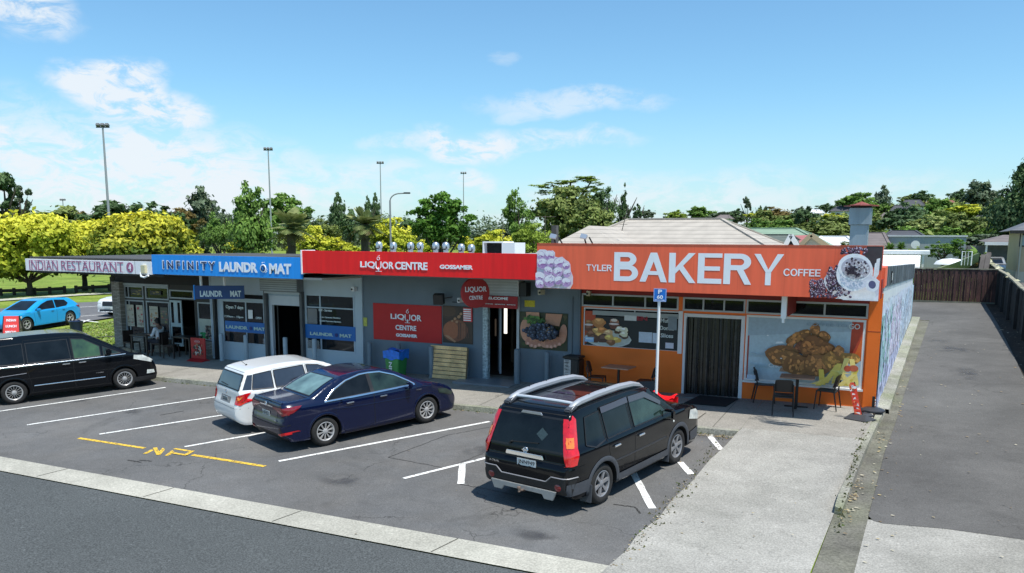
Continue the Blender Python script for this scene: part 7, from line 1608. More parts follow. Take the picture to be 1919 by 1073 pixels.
# palms
def palm(label, cx, cy, r_px, D, seed, tr=.2):
    c = Wd(cx, cy, D); k = D/FPX; R_ = r_px*k; g = gz(c.x, c.y); root = thing('palm_tree', label, 'palm', (c.x, c.y, g-.05), 0, 'palms behind the signboards'); r = random.Random(seed)
    q = MB(); q.tube([(0, 0, 0), (0, 0, (c.z-g)*.5), (0, 0, c.z-g)], [tr*1.2, tr, tr*1.3], 12); q.build('trunk', M_BARK, root, local=True, smooth=True)
    V = []; T = []
    for i in range(46):
        a = r.uniform(0, 2*PI); el = r.uniform(-.9, 1.35); L_ = R_*r.uniform(.95, 1.3)*(1 if el > -.3 else .75); p = Vector((0, 0, c.z-g)); dr = Vector((math.cos(a)*math.cos(el), math.sin(a)*math.cos(el), math.sin(el))); side = Vector((-math.sin(a), math.cos(a), 0)); n = 13
        for j in range(n):
            f = j/n; pt = p+dr*(L_*f)+Vector((0, 0, -L_*.30*f*f)); tn = (dr+Vector((0, 0, -.6*f))).normalized()
            for sg in (-1, 1):
                ll = L_*.26*math.sin(PI*min(1, f+.12))**.7; tip = pt+side*(sg*ll*.85)+tn*(ll*.5)+Vector((0, 0, -ll*.15)); wv_ = tn*(L_*.042)
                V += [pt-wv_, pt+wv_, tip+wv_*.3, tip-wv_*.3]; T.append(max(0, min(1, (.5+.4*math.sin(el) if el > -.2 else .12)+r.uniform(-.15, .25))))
    me = leaf_mesh('fronds', np.array([tuple(v) for v in V]), np.array(T), LG['palm'])
    link_mesh('fronds', me, root, local=True)
LG['palm'] = leaf_mat('leaf_palm', (.16, .12, .06), (.34, .36, .14), .2, mid=(.10, .14, .04))
palm('palm tree with drooping fronds above LAUNDROMAT on the blue board', 546, 425, 46, 48, 1); palm('palm tree standing above the left part of the red signboard', 683, 418, 42, 50, 2)
# far tree line on the left, one by one
FAR = [(10, 336, 430, 64, 'sparse', 'dark', 'tall airy dark pine at the left edge of the skyline'), (38, 360, 425, 36, 'sparse', 'greyg', 'small airy pine beside the tall one'), (50, 400, 450, 90, 'round', 'olive', 'low rounded tree below the airy pines'), (120, 394, 450, 90, 'round', 'olive', 'rounded olive tree behind the short far light pole'), (172, 402, 450, 60, 'round', 'rust', 'brownish tree left of the domed one'),
       (220, 380, 440, 84, 'spread', 'dark', 'dark domed tree behind the tallest light pole'), (262, 408, 450, 60, 'round', 'olive', 'low tree right of the domed one'), (306, 384, 450, 78, 'round', 'dark', 'dark spreading tree over the yellow crown'), (345, 396, 452, 54, 'round', 'rust', 'brown green tree left of the tall oval one'), (377, 368, 460, 62, 'column', 'greyg', 'tall oval grey green tree'), (418, 390, 440, 36, 'round', 'greyg', 'thin crowned small tree by the oval one'),
       (538, 368, 440, 70, 'round', 'mid', 'rounded tree behind the second light pole'), (572, 398, 450, 50, 'round', 'dark', 'dark tree between palm and cypress'), (610, 412, 455, 50, 'round', 'olive', 'low olive tree left of the cypress'), (634, 374, 450, 28, 'column', 'dark', 'dark cypress left of the second palm'), (656, 396, 450, 40, 'round', 'dark', 'dark tree tucked by the second palm'), (690, 376, 440, 18, 'column', 'dark', 'slim cypress just behind the second palm'), (704, 373, 440, 18, 'column', 'dark', 'slim cypress at right of the pair'),
       (760, 414, 455, 60, 'round', 'dark', 'low dark tree left of the leafy green tree'), (905, 428, 456, 70, 'round', 'greyg', 'hazy low tree right of leafy green tree'), (948, 422, 456, 30, 'round', 'greyg', 'small hazy tree before the dark group')]
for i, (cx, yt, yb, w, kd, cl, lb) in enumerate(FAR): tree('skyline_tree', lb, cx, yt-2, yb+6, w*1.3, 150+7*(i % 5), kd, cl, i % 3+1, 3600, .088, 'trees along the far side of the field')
# the wooded slope on the right
HT = [(1215, 392, 412, 26, 'round', 'greyg'), (1268, 394, 418, 40, 'round', 'lime'), (1318, 389, 420, 58, 'round', 'mid'), (1356, 396, 424, 50, 'round', 'greyg'), (1380, 392, 424, 40, 'round', 'dark'), (1400, 374, 424, 26, 'sparse', 'greyg'), (1418, 398, 412, 30, 'round', 'gold'), (1455, 390, 420, 56, 'round', 'rust'), (1440, 396, 440, 60, 'round', 'olive'), (1490, 400, 430, 50, 'round', 'olive'), (1432, 412, 452, 90, 'round', 'mid'),
      (1478, 414, 452, 70, 'round', 'mid'), (1513, 385, 446, 44, 'round', 'dark'), (1500, 388, 410, 26, 'round', 'greyg'), (1425, 388, 402, 9, 'column', 'dark'), (1436, 386, 402, 8, 'column', 'dark'), (1548, 382, 398, 30, 'round', 'dark'), (1575, 384, 404, 36, 'round', 'dark'), (1560, 398, 420, 30, 'round', 'gold'), (1540, 412, 456, 80, 'round', 'olive'), (1585, 408, 452, 90, 'round', 'olive'), (1608, 361, 412, 58, 'round', 'mid'),
      (1640, 402, 440, 40, 'round', 'olive'), (1654, 357, 405, 30, 'column', 'greyg'), (1658, 380, 408, 40, 'round', 'mid'), (1703, 366, 384, 30, 'round', 'olive'), (1733, 361, 390, 42, 'round', 'dark'), (1680, 404, 444, 60, 'round', 'dark'), (1705, 385, 440, 60, 'round', 'dark'), (1768, 377, 425, 64, 'round', 'mid'), (1740, 378, 400, 50, 'round', 'rust'), (1798, 357, 388, 34, 'round', 'dark'), (1843, 347, 412, 62, 'round', 'greyg'), (1811, 384, 408, 42, 'round', 'gold'),
      (1750, 407, 446, 66, 'round', 'cream'), (1800, 404, 450, 60, 'round', 'olive'), (1832, 408, 458, 60, 'round', 'olive'), (1865, 424, 470, 50, 'round', 'mid'), (1790, 430, 470, 60, 'round', 'mid'), (1840, 440, 480, 60, 'round', 'greyg'), (1878, 380, 440, 50, 'round', 'dark')]
DESC = dict(gold='bright yellow', lime='lime green', mid='mid green', bright='bright green', dark='dark', olive='olive', greyg='grey green', rust='rust tinged', cream='pale variegated')
where = ['at the left end of the wooded slope', 'right after the tiled roof ridge', 'over the tiled roof', 'over right part of the tiled roof', 'at right end of the tiled ridge', 'standing thin above its neighbours', 'tiny and low near the thin tree', 'over the green roof', 'left over the green roof', 'right over the green roof', 'just above the green roof ridge', 'above the red gable roof', 'with palm like top left of flue', 'high by the dark palm like tree', 'left one of a slim pair', 'right one of a slim pair', 'on the crest left of flue', 'on the crest near the flue', 'small and round left of flue', 'behind the white roof', 'directly left of the flue', 'rising behind the flue cap',
         'low right of the flue', 'slender and tall right of the flue', 'at foot of the slender tree', 'small on crest above dark roofs', 'round on crest above dark roofs', 'left of the dark middle one', 'in the middle of the slope', 'broad below the crest', 'beside crest over dark roofs', 'alone on the crest at right', 'large and domed on the crest', 'round in front of the domed one', 'above the long pale building', 'right of the variegated one', 'above the boat', 'left of the carport', 'behind the boat', 'behind the leaning fence', 'in front of the big right edge tree']
for i, (cx, yt, yb, w, kd, cl) in enumerate(HT):
    D = 300-(yb-400)*3.2 if yb < 440 else 150-(yb-440)*1.6; D = max(78, D)
    if cl == 'gold': D *= .6; w += 6
    tree('hillside_tree', '%s tree %s' % (DESC[cl], where[i]), cx, yt-1, yb+3, w*1.25, D, kd, cl, i % 3+1, 3200 if w < 45 else 4200, .080, 'trees on the slope behind the bakery')
tree('cedar_tree', 'big dark evergreen at the right edge of the picture', 1922, 330, 480, 104, 96, 'column', 'dark', 3, 12000, .05)
tree('cedar_tree', 'dark evergreen joined to the big one at the right edge', 1950, 345, 475, 80, 94, 'round', 'dark', 3, 8000, .05)
# unbroken far woodland and bushes on the slope: masses nobody could count
def mass(name, label, pts, col, n, size, seed):
    r = np.random.RandomState(seed); C_ = []
    for (x0, y0, x1, y1, D0, D1, h) in pts:
        m_ = int((x1-x0)/5.0)
        for i in range(m_):
            x = r.uniform(x0, x1); f = (x-x0)/(x1-x0); D = r.uniform(D0, D1); p = Wd(x, 440, D); g = gz(p.x, p.y); hh = h*r.uniform(.6, 1.3); C_.append((p.x, p.y, g+hh*.4, hh*.9, hh*.9, hh*.7))
    V, t = crown_verts(C_, n, size, seed, clump=30); o = link_mesh(name, leaf_mesh(name, V, t, LG[col])); prop(o, label, 'woodland', kind='stuff')
mass('distant_woodland', 'hazy dark line of far trees along the horizon', [(-100, 0, 1000, 0, 240, 300, 7.5), (880, 0, 1250, 0, 260, 320, 5)], 'greyg', 30000, .60, 31)
mass('slope_bushes', 'mixed bushes covering the slope between houses', [(1180, 0, 1960, 0, 90, 150, 2.2), (1180, 0, 1960, 0, 150, 230, 3.0), (1180, 0, 1960, 0, 230, 330, 3.5)], 'olive', 44000, .42, 33)
mass('garden_bushes', 'darker shrubs between the back gardens', [(1380, 0, 1960, 0, 70, 100, 1.4), (1480, 0, 1960, 0, 130, 260, 2.6)], 'mid', 22000, .32, 35)

# ================================================================ light poles
def lightpole(label, px, py, D, w0, heads, lean=0):
    top = Wd(px, py, D); g = gz(top.x, top.y); heads *= .75; root = thing('floodlight_pole', label, 'light pole', (top.x, top.y, g), 0, 'floodlight poles around the sports field')
    q = MB(); q.tube([(0, 0, 0), (0, 0, (top.z-g)*.5), (0, 0, top.z-g)], [w0, w0*.75, w0*.5], 10); q.build('pole', mat('galvanised', (.34, .35, .36), .5, .05, 2, metal=.3), root, local=True, smooth=True)
    h = top.z-g; q = MB(); q.obox((0, 0, h), (1.6*heads, .10, .10), YAW); q.build('crossarm', M_PLASTB, root, local=True)
    for i in (-1, 0, 1):
        q = MB(); u = Vector((math.cos(YAW), math.sin(YAW), 0))*(i*.55*heads); q.obox((u.x, u.y, h+.18), (.42*heads, .36, .34*heads), YAW, -.5); q.build('lamp_head', mat('lamp_grey', (.16, .165, .17), .5, .1), root, local=True, bevel=.03)
lightpole('tallest floodlight pole above the white signboard', 193, 238, 84, .15, 1.0); lightpole('second floodlight pole above the spired tree', 503, 281, 112, .14, 1.0); lightpole('third floodlight pole beside the curved street lamp', 713, 306, 138, .14, 1.0); lightpole('fourth floodlight pole above the leafy green tree', 869, 325, 165, .14, 1.0)
lightpole('short distant floodlight pole left of the tallest one', 118, 375, 230, .20, 1.2); lightpole('short distant floodlight pole at the left edge', 38, 366, 240, .18, .8)
D = 66; b_ = Wd(733, 470, D); t_ = Wd(733, 372, D); k = D/FPX; root = thing('street_lamp', 'slim street lamp with curved arm behind the red signboard', 'street lamp', (b_.x, b_.y, gz(b_.x, b_.y)))
g = gz(b_.x, b_.y); U_ = Vector((math.cos(YAW), math.sin(YAW), 0)); pts = [(0, 0, 0), (0, 0, t_.z-g-.2)]+[tuple(U_*((1-math.cos(a))*18*k)+Vector((0, 0, t_.z-g-.2+math.sin(a)*14*k))) for a in np.linspace(.2, 1.4, 6)]+[tuple(U_*(27*k)+Vector((0, 0, t_.z-g-.2+14.5*k)))]
q = MB(); q.tube(pts, [.09, .07]+[.05]*7, 8); q.build('pole', mat('lamp_post_grey', (.22, .23, .24), .5, .05), root, local=True, smooth=True)
q = MB(); q.obox(U_*(31*k)+Vector((0, 0, t_.z-g-.2+14.8*k)), (.55, .2, .12), YAW); q.build('lamp_head', M_PLASTB, root, local=True, bevel=.03)

# ================================================================ houses behind
def tile_mat(name, col, pitch=.17, dark=.55, var=.12):
    m = bpy.data.materials.new(name); nt, nd, lk, b = nodes(m); b.inputs['Roughness'].default_value = .8
    geo = nd.new('ShaderNodeNewGeometry'); sp = nd.new('ShaderNodeSeparateXYZ'); lk.new(geo.outputs['Position'], sp.inputs[0])
    d = nd.new('ShaderNodeMath'); d.operation = 'DIVIDE'; lk.new(sp.outputs[2], d.inputs[0]); d.inputs[1].default_value = pitch
    f = nd.new('ShaderNodeMath'); f.operation = 'FRACT'; lk.new(d.outputs[0], f.inputs[0])
    r = nd.new('ShaderNodeMapRange'); r.inputs[1].default_value = 0; r.inputs[2].default_value = .22; r.inputs[3].default_value = dark; r.inputs[4].default_value = 1; lk.new(f.outputs[0], r.inputs[0])
    n1 = nd.new('ShaderNodeTexNoise'); n1.inputs['Scale'].default_value = 1.2; n1.inputs['Detail'].default_value = 6; lk.new(geo.outputs['Position'], n1.inputs['Vector'])
    mr = nd.new('ShaderNodeMapRange'); mr.inputs[1].default_value = .3; mr.inputs[2].default_value = .7; mr.inputs[3].default_value = 1-var; mr.inputs[4].default_value = 1+var; lk.new(n1.outputs[0], mr.inputs[0])
    mu = nd.new('ShaderNodeMath'); mu.operation = 'MULTIPLY'; lk.new(r.outputs[0], mu.inputs[0]); lk.new(mr.outputs[0], mu.inputs[1])
    vm = nd.new('ShaderNodeVectorMath'); vm.operation = 'SCALE'; vm.inputs[0].default_value = col; lk.new(mu.outputs[0], vm.inputs[3]); lk.new(vm.outputs[0], b.inputs['Base Color']); return m
M_BEIGE = tile_mat('beige_tiles', (.42, .375, .32), .24, .5); M_GREENR = tile_mat('green_tiles', (.22, .31, .22), .2, .6); M_SAGE = tile_mat('sage_tiles', (.11, .13, .11), .2, .55); M_REDR = tile_mat('red_tiles', (.38, .13, .12), .2, .7); M_WROOF = tile_mat('white_roof', (.62, .63, .63), .3, .85)
M_DKR = tile_mat('dark_tiles', (.07, .07, .08), .3, .6); M_BROWNR = tile_mat('brown_tiles', (.17, .14, .13), .2, .6); M_WALLC = mat('cream_wall', (.50, .46, .36), .8, .08, 1); M_WALLW = mat('white_wall', (.58, .58, .56), .8, .06, 1); M_WALLT = mat('tan_wall', (.48, .37, .23), .8, .07, 1)
def hip(name, label, x0, x1, y0, y1, ze, zr, ra, rb, roofm, wallm, gab=False, ov=.0, windows=()):
    """house with a hipped (or gabled) roof: ridge from ra to rb along x; windows = (x, z, w, h) on the front wall"""
    g = gz((x0+x1)/2, (y0+y1)/2)-.3; root = thing(name, label, 'house', ((x0+x1)/2, (y0+y1)/2, g)); ym = (y0+y1)/2; o_ = .45
    q = MB(); q.box(x0+o_, x1-o_, y0+o_, y1-o_, g, ze); q.build('wall', wallm, root)
    q = MB(); q.add([(x0, y0, ze), (x1, y0, ze), (x1, y1, ze), (x0, y1, ze), (ra, ym, zr), (rb, ym, zr)], [(0, 1, 5, 4), (1, 2, 5), (2, 3, 4, 5), (3, 0, 4), (3, 2, 1, 0)]); ro = q.build('roof', roofm, root)
    q = MB(); q.bar((ra, ym, zr+.03), (rb, ym, zr+.03), .22, .09); [q.bar(a_, b_, .20, .08) for a_, b_ in (((x0, y0, ze+.03), (ra, ym, zr+.03)), ((x1, y0, ze+.03), (rb, ym, zr+.03)), ((x0, y1, ze+.03), (ra, ym, zr+.03)), ((x1, y1, ze+.03), (rb, ym, zr+.03)))]; q.build('ridge_capping', roofm, ro)
    for wx_, wz, ww, wh in windows:
        f_ = MB(); f_.box(wx_-ww/2, wx_+ww/2, y0+o_-.06, y0+o_-.004, wz, wz+wh); fo = f_.build('window', M_WFRAME, root); p_ = MB(); p_.box(wx_-ww/2+.06, wx_+ww/2-.06, y0+o_-.075, y0+o_-.062, wz+.06, wz+wh-.06); p_.build('pane', M_CGLASS, fo)
    return root, ro
ra, rb = Wy(1178, 411, 50), Wy(1352, 410, 50); c0, c1 = Wy(975, 492, 43), Wy(1515, 492, 43)
hs_, hro = hip('tiled_house', 'large house with beige tiled hipped roof behind the bakery', c0.x, c1.x, 43, 57, 2.5, ra.z, ra.x, rb.x, M_BEIGE, M_WALLC)
a_ = Wy(1116, 423, 45); l_, r_ = Wy(955, 492, 40), Wy(1230, 492, 40); q = MB(); q.add([(l_.x, 40, 2.5), (r_.x, 40, 2.5), (r_.x+1, 50, 2.5), (l_.x, 50, 2.5), (a_.x, 44, a_.z), (a_.x, 50, a_.z)], [(0, 1, 4), (1, 2, 5, 4), (3, 0, 4, 5), (2, 3, 5)]); q.build('wing_roof', M_BEIGE, hs_); q = MB(); q.box(l_.x+.4, r_.x-.4, 40.4, 43.4, .5, 2.5); q.build('wing_wall', M_WALLC, hs_)
def antenna(label, px, yt, yb, D, bars, lean=0):
    t_, b_ = Wd(px+lean, yt, D), Wd(px, yb, D); q = MB(); q.tube([b_, t_], .022, 6)
    for f, w in bars: p_ = b_.lerp(t_, f); u = Vector((math.cos(YAW), math.sin(YAW), 0))*(w/2*D/FPX); q.tube([p_-u, p_+u], .012, 5)
    o = q.build('aerial_mast', M_BARKG); prop(o, label, 'aerial', 'television aerials on the roofs')
antenna('slanted television aerial standing on the beige tiled roof', 1166, 384, 432, 46, ((.25, 14), (.5, 10)), 12); antenna('thin aerial mast with wide bar left of the dark tree', 1022, 404, 440, 50, ((.95, 40), (.8, 10))); antenna('thin bare mast above the white roof box', 943, 412, 452, 50, ()); antenna('aerial mast with cross bars right of the tiled roof', 1396, 404, 430, 70, ((.9, 34), (.6, 26), (.4, 14)))
a_, b_ = Wy(1398, 428, 66), Wy(1492, 428, 66); l_, r_ = Wy(1340, 462, 60), Wy(1560, 462, 60)
hip('green_roof_house', 'house with pale green hipped roof behind the tiled one', l_.x, r_.x, 60, 72, l_.z, a_.z, a_.x, b_.x, M_GREENR, M_WALLW)
a_, b_ = Wy(1412, 440, 58), Wy(1482, 440, 58); l_, r_ = Wy(1380, 468, 54), Wy(1500, 468, 54)
hr_, _ = hip('sage_roof_house', 'dark sage roof with small white edged gable', l_.x, r_.x, 54, 62, l_.z, a_.z, a_.x, b_.x, M_SAGE, M_WALLW)
def gable(parent, px0, pxt, px1, yb, yt, Y, fm, wm_, nm='gable'):
    p0, pt, p1 = Wy(px0, yb, Y), Wy(pxt, yt, Y), Wy(px1, yb, Y); q = MB(); q.add([tuple(p0), tuple(p1), tuple(pt)], [(0, 1, 2)]); o = q.build(nm, wm_, parent); q = MB(); q.bar(p0+Vector((0, -.1, 0)), pt+Vector((0, -.1, .05)), .10, .28); q.bar(p1+Vector((0, -.1, 0)), pt+Vector((0, -.1, .05)), .10, .28); q.build('barge_board', fm, o)
gable(hr_, 1472, 1483, 1495, 461, 442, 53.5, M_WHITE, M_DARK)
root = thing('red_roof_house', 'house with faded red roof and pale gable end', 'house', tuple(Wy(1530, 470, 56))); P = [Wy(1487, 441, 62), Wy(1521, 440, 62), Wy(1553, 462, 56), Wy(1492, 462, 56)]; q = MB(); q.add([tuple(p) for p in P], [(3, 2, 1, 0)]); q.build('roof', M_REDR, root); gable(root, 1496, 1521, 1556, 464, 441, 55.5, M_WALLT, M_WALLC); q = MB(); a_, b_ = Wy(1498, 464, 55.8), Wy(1553, 475, 55.8); q.box(a_.x, b_.x, 55.8, 61, 0, a_.z); q.build('wall', M_WALLC, root)
a_, b_ = Wy(1540, 443, 68), Wy(1588, 443, 68); l_, r_ = Wy(1520, 464, 64), Wy(1612, 464, 64); hip('white_roof_house', 'low house with bright white roof left of the flue', l_.x, r_.x, 64, 72, l_.z, a_.z, a_.x, b_.x, M_WROOF, M_WALLW)
a_, b_ = Wy(1620, 436, 74), Wy(1656, 436, 74); l_, r_ = Wy(1600, 466, 68), Wy(1672, 460, 68); hr_, _ = hip('grey_roof_house', 'grey roofed house with white gable right of the flue', l_.x, r_.x, 68, 80, l_.z, a_.z, a_.x, b_.x, M_BROWNR, M_WALLW)
a_, b_ = Wy(1672, 432, 92), Wy(1716, 432, 92); l_, r_ = Wy(1650, 446, 88), Wy(1740, 446, 88); hip('slate_roof_house', 'dark slate roof just over the long pale building', l_.x, r_.x, 88, 96, l_.z, a_.z, a_.x, b_.x, M_DKR, M_WALLW)
a_, b_ = Wy(1655, 443, 76), Wy(1809, 475, 76); root = thing('long_building', 'long pale grey windowless building with a white dish', 'building', ((a_.x+b_.x)/2, 76, gz(a_.x, 76))); q = MB(); q.box(a_.x, b_.x, 76, 84, gz(a_.x, 76)-.5, a_.z); q.build('wall', mat('pale_grey_cladding', (.33, .36, .38), .7, .08, 1, streak=.1), root); q = MB(); q.box(a_.x-.1, b_.x+.1, 75.9, 84.1, a_.z+.003, a_.z+.12); q.build('roof_edge', M_WROOF, root)
c_ = Wy(1716, 458, 75.6); q = MB(); q.lathe([(0, .1), (.2, .06), (.34, 0)], c_, 18, 'Y'); q.build('satellite_dish', M_WHITE, root, smooth=True)
for i, (x0, y0, x1, y1, D, m_, lb) in enumerate(((1668, 384, 1712, 402, 230, M_DKR, 'dark roofed house stepping down the slope'), (1690, 374, 1730, 386, 250, M_DKR, 'dark roofed house near the crest'), (1650, 398, 1690, 410, 215, M_BROWNR, 'brown roofed house at left of the dark roofs'), (1560, 386, 1600, 396, 260, M_DKR, 'dark roof on the crest left of the flue'), (1518, 392, 1544, 400, 240, M_WROOF, 'white roof low on the slope by dark tree'), (1530, 402, 1562, 409, 220, M_WROOF, 'pale roof under the small yellow tree'), (1826, 398, 1862, 410, 200, M_DKR, 'grey and white house below the domed tree'), (1768, 374, 1786, 380, 260, M_REDR, 'tiny red roof on the crest'), (1345, 402, 1372, 410, 200, M_BROWNR, 'brown roof beyond right end of the tiled roof'))):
    a_, b_ = Wd(x0, y0, D), Wd(x1, y1, D); w = (x1-x0)*D/FPX/2; c_ = Wd((x0+x1)/2, y1, D); yy = c_.y; hip('hillside_house', lb, c_.x-w, c_.x+w, yy-3, yy+3, c_.z, Wd((x0+x1)/2, y0, D).z, c_.x-w*.5, c_.x+w*.5, m_, M_WALLW, windows=((c_.x-w*.3, c_.z-1.4, w*.3, .9), (c_.x+w*.3, c_.z-1.4, w*.3, .9)))
# garage, boat, frame, clothes line
a_, b_ = Wy(1640, 469, 56), Wy(1741, 502, 56); g = gz(a_.x, 56); root = thing('white_garage', 'white garage with horizontal ribs behind the corrugated band', 'garage', ((a_.x+b_.x)/2, 56, g)); q = MB(); q.box(a_.x, b_.x-.35, 56, 61, g-.3, a_.z-.22); q.build('wall', M_WHITE, root)
q = MB(); n = 6; h_ = a_.z-.25-b_.z  # ribbed roof slope, leaned back so that it catches the sun
for i in range(n): z_ = b_.z+h_*i/n; y_ = 54.2+1.5*i/n; q.add([(a_.x+.05, y_, z_), (b_.x-.5, y_, z_), (b_.x-.5, y_+.24, z_+h_/n*.9), (a_.x+.05, y_+.24, z_+h_/n*.9), (b_.x-.5, y_+.25, z_+h_/n*.9-.06), (a_.x+.05, y_+.25, z_+h_/n*.9-.06)], [(0, 1, 2, 3), (3, 2, 4, 5)])
q.build('rib_roof', mat('garage_white', (.70, .71, .72), .5, .04), root); q = MB(); q.box(a_.x-.1, b_.x, 55.7, 61.2, a_.z-.21, a_.z); q.build('roof_edge', M_WHITE, root); q = MB(); q.box(b_.x-.42, b_.x-.30, 55.8, 56, g-.3, a_.z-.22); q.build('corner_post', M_WHITE, root)
a_ = Wy(1742, 498, 54); b_ = Wy(1812, 486, 54); L_ = b_.x-a_.x; g = gz(a_.x, 54); root = thing('covered_boat', 'green hulled boat with white cover behind the brown fence', 'boat', (a_.x+L_/2, 54, g))
q = MB(); vs = []; fs = []; st_n = 9
for i in range(st_n):
    f = i/(st_n-1); x = a_.x-1.0+(L_+1.6)*f; w = 1.0*math.sin(PI*min(.92, .25+f*.75))**.6; zt = a_.z-.55+(b_.z-a_.z+.95)*f**1.3; zb_ = zt-.75+.5*max(0, f-.75)*2
    vs += [(x, 54-w, zt), (x, 54-w*.7, (zt+zb_)/2), (x, 54, zb_), (x, 54+w*.7, (zt+zb_)/2), (x, 54+w, zt)]
for i in range(st_n-1): fs += [(i*5+j, (i+1)*5+j, (i+1)*5+j+1, i*5+j+1) for j in range(4)]
q.add(vs, fs); q.build('hull', mat('boat_green', (.24, .28, .17), .4, .1, 2), root, smooth=True)
q = MB(); q.lathe([(.6, 0), (.5, .2), (.3, .32), (0, .36)], (a_.x+L_*.58, 54, (a_.z+b_.z)/2-.1), 16); q.v = [(a_.x+L_*.58+(v[0]-a_.x-L_*.58)*1.5, v[1], v[2]) for v in q.v]; q.build('cover', M_WHITE, root, smooth=True)
for i, dx in enumerate((.6, L_*.8)): q = MB(); q.bar((a_.x+dx, 54, g-.1), (a_.x+dx, 54, g+.9), .12); q.build('prop', M_PLASTB, root)
a_, b_ = Wy(1804, 471, 53), Wy(1820, 497, 53); q = MB(); q.tube([(a_.x, 53, b_.z), (a_.x, 53, a_.z), (b_.x, 53, a_.z), (b_.x, 53, b_.z)], .04, 6); [q.tube([(a_.x+(b_.x-a_.x)*f, 53, b_.z), (a_.x+(b_.x-a_.x)*f, 53, a_.z)], .015, 5) for f in (.33, .66)]; o = q.build('tube_stand', M_WHITE); prop(o, 'small white tube frame standing by the boat', 'frame')
# spiky plants by the garage
def spiky(label, px, py, r_px, D, seed):
    c_ = Wd(px, py, D); R_ = r_px*D/FPX; V = []; T = []; r = random.Random(seed)
    for i in range(130):
        a = r.uniform(0, 2*PI); el = r.uniform(.1, 1.4); d_ = Vector((math.cos(a)*math.cos(el), math.sin(a)*math.cos(el), math.sin(el))); s_ = Vector((-math.sin(a), math.cos(a), 0))*R_*.045; L_ = R_*r.uniform(.7, 1.1); m_ = d_*L_*.55; e_ = d_*L_+Vector((0, 0, -L_*.22)); V += [-s_, s_, m_+s_, m_-s_, m_-s_, m_+s_, e_+s_*.1, e_-s_*.1]; T += [r.uniform(.1, .6), r.uniform(.2, .8)]
    g = gz(c_.x, c_.y); root = thing('yucca_plant', label, 'plant', (c_.x, c_.y, g), 0, 'spiky plants before the long pale building'); me = leaf_mesh('leaves', np.array([(v.x, v.y, v.z+c_.z-g-R_*.4) for v in V]), np.array(T), LG['mid']); link_mesh('leaves', me, root, local=True); q = MB(); q.tube([(0, 0, 0), (0, 0, c_.z-g-R_*.4)], .1, 8); q.build('stem', M_BARK, root, local=True)
spiky('spiky plant left in front of the long pale building', 1668, 461, 20, 66, 1); spiky('spiky plant second from left before the long pale building', 1690, 459, 18, 67, 2)
for i, (cx, yt, yb, w, cl, lb) in enumerate(((1715, 462, 480, 30, 'lime', 'lime shrub under the white dish'), (1770, 452, 490, 56, 'mid', 'green shrub between garage and boat'), (1800, 448, 480, 40, 'bright', 'leafy shrub behind the boat'), (1842, 474, 505, 30, 'lime', 'yellow green shrub right of the boat'), (1826, 488, 505, 28, 'rust', 'rusty flowering shrub at the fence corner'), (1588, 452, 472, 30, 'olive', 'small shrub at foot of the flue'))):
    tree('garden_shrub', lb, cx, yt, yb, w, 62 if i < 5 else 58, 'round', cl, i % 3+1, 2600, .06, 'shrubs in the back gardens', cat='shrub')
# flue on the bakery roof
Y_ = 29.0; a_, b_ = Wy(1594, 390, Y_), Wy(1633, 421, Y_); cx_ = (a_.x+b_.x)/2; w2 = (b_.x-a_.x)/2; l_ = Wy(1598, 465, Y_); w1 = w2*.83; root = thing('roof_flue', 'tall grey metal kitchen flue with rusty red cap on the bakery roof', 'flue', (cx_, Y_, 3.1)); M_FL = mat('flue_metal', (.27, .33, .37), .5, .14, 1.5, metal=.15, streak=.12)
q = MB(); q.box(cx_-w1, cx_+w1*.95, Y_-w1, Y_+w1, 2.9, b_.z+.002); q.build('lower_duct', M_FL, root, bevel=.01); q = MB(); q.box(cx_-w2, cx_+w2, Y_-w2, Y_+w2, b_.z+.004, a_.z); q.build('upper_duct', M_FL, root, bevel=.01)
q = MB(); q.box(cx_-w2*.9, cx_+w2*.9, Y_-w2*.9, Y_+w2*.9, a_.z+.002, a_.z+.08); q.build('dark_gap', M_GAP, root); zt = Wy(1613, 377, Y_).z
q = MB(); q.lathe([(w2*1.35*1.2, a_.z+.06), (w2*1.35*1.2, a_.z+.09), (w2*.75, zt-.10), (0, zt)], (cx_, Y_, 0), 8); q.build('cap', mat('rusty_red_cap', (.24, .055, .04), .7, .3, 4), root)
q = MB(); q.bar((cx_-w1-.01, Y_-w1-.01, 3.30), (cx_+w1, Y_-w1-.01, 3.30), .03, .03); q.build('band', M_SILVER, root)

# ================================================================ fences, neighbour's house and car
M_BRF = mat('brown_fence_board', (.088, .040, .034), .85, .45, 2.2, streak=.6, fine=.2); M_DKF = mat('dark_fence_board', (.036, .034, .032), .9, .4, 2.0, streak=.5, fine=.2); M_CAPF = mat('weathered_rail', (.26, .24, .17), .9, .4, 3)
Yf = 46.6; xa, xb = Wy(1712, 540, Yf).x, Wy(1868, 540, Yf).x; zt = Wy(1790, 504, Yf).z; g = gz(1, Yf); root = thing('board_fence', 'brown vertical board fence closing the end of the driveway', 'fence', ((xa+xb)/2, Yf, g)); rnd = random.Random(4)
q = MB(); n = 30
for i in range(n):
    x0 = xa+(xb-xa)*i/n; x1 = x0+(xb-xa)/n; q.box(x0+.002, x1-.002, Yf+(.0 if i % 2 else .022), Yf+.045, g-.05+rnd.uniform(0, .03), zt-rnd.uniform(0, .03))
q.build('boards', M_BRF, root); q = MB(); q.box(xa, xb, Yf-.02, Yf+.09, zt+.002, zt+.05); q.build('top_rail', M_CAPF, root)
q = MB()
for i in range(1, 8):                       # pale streaked battens
    x0 = xa+(xb-xa)*(i/8)+rnd.uniform(-.02, .02); q.box(x0, x0+.025, Yf-.012, Yf-.002, g+.05, zt-.12-rnd.uniform(0, .5))
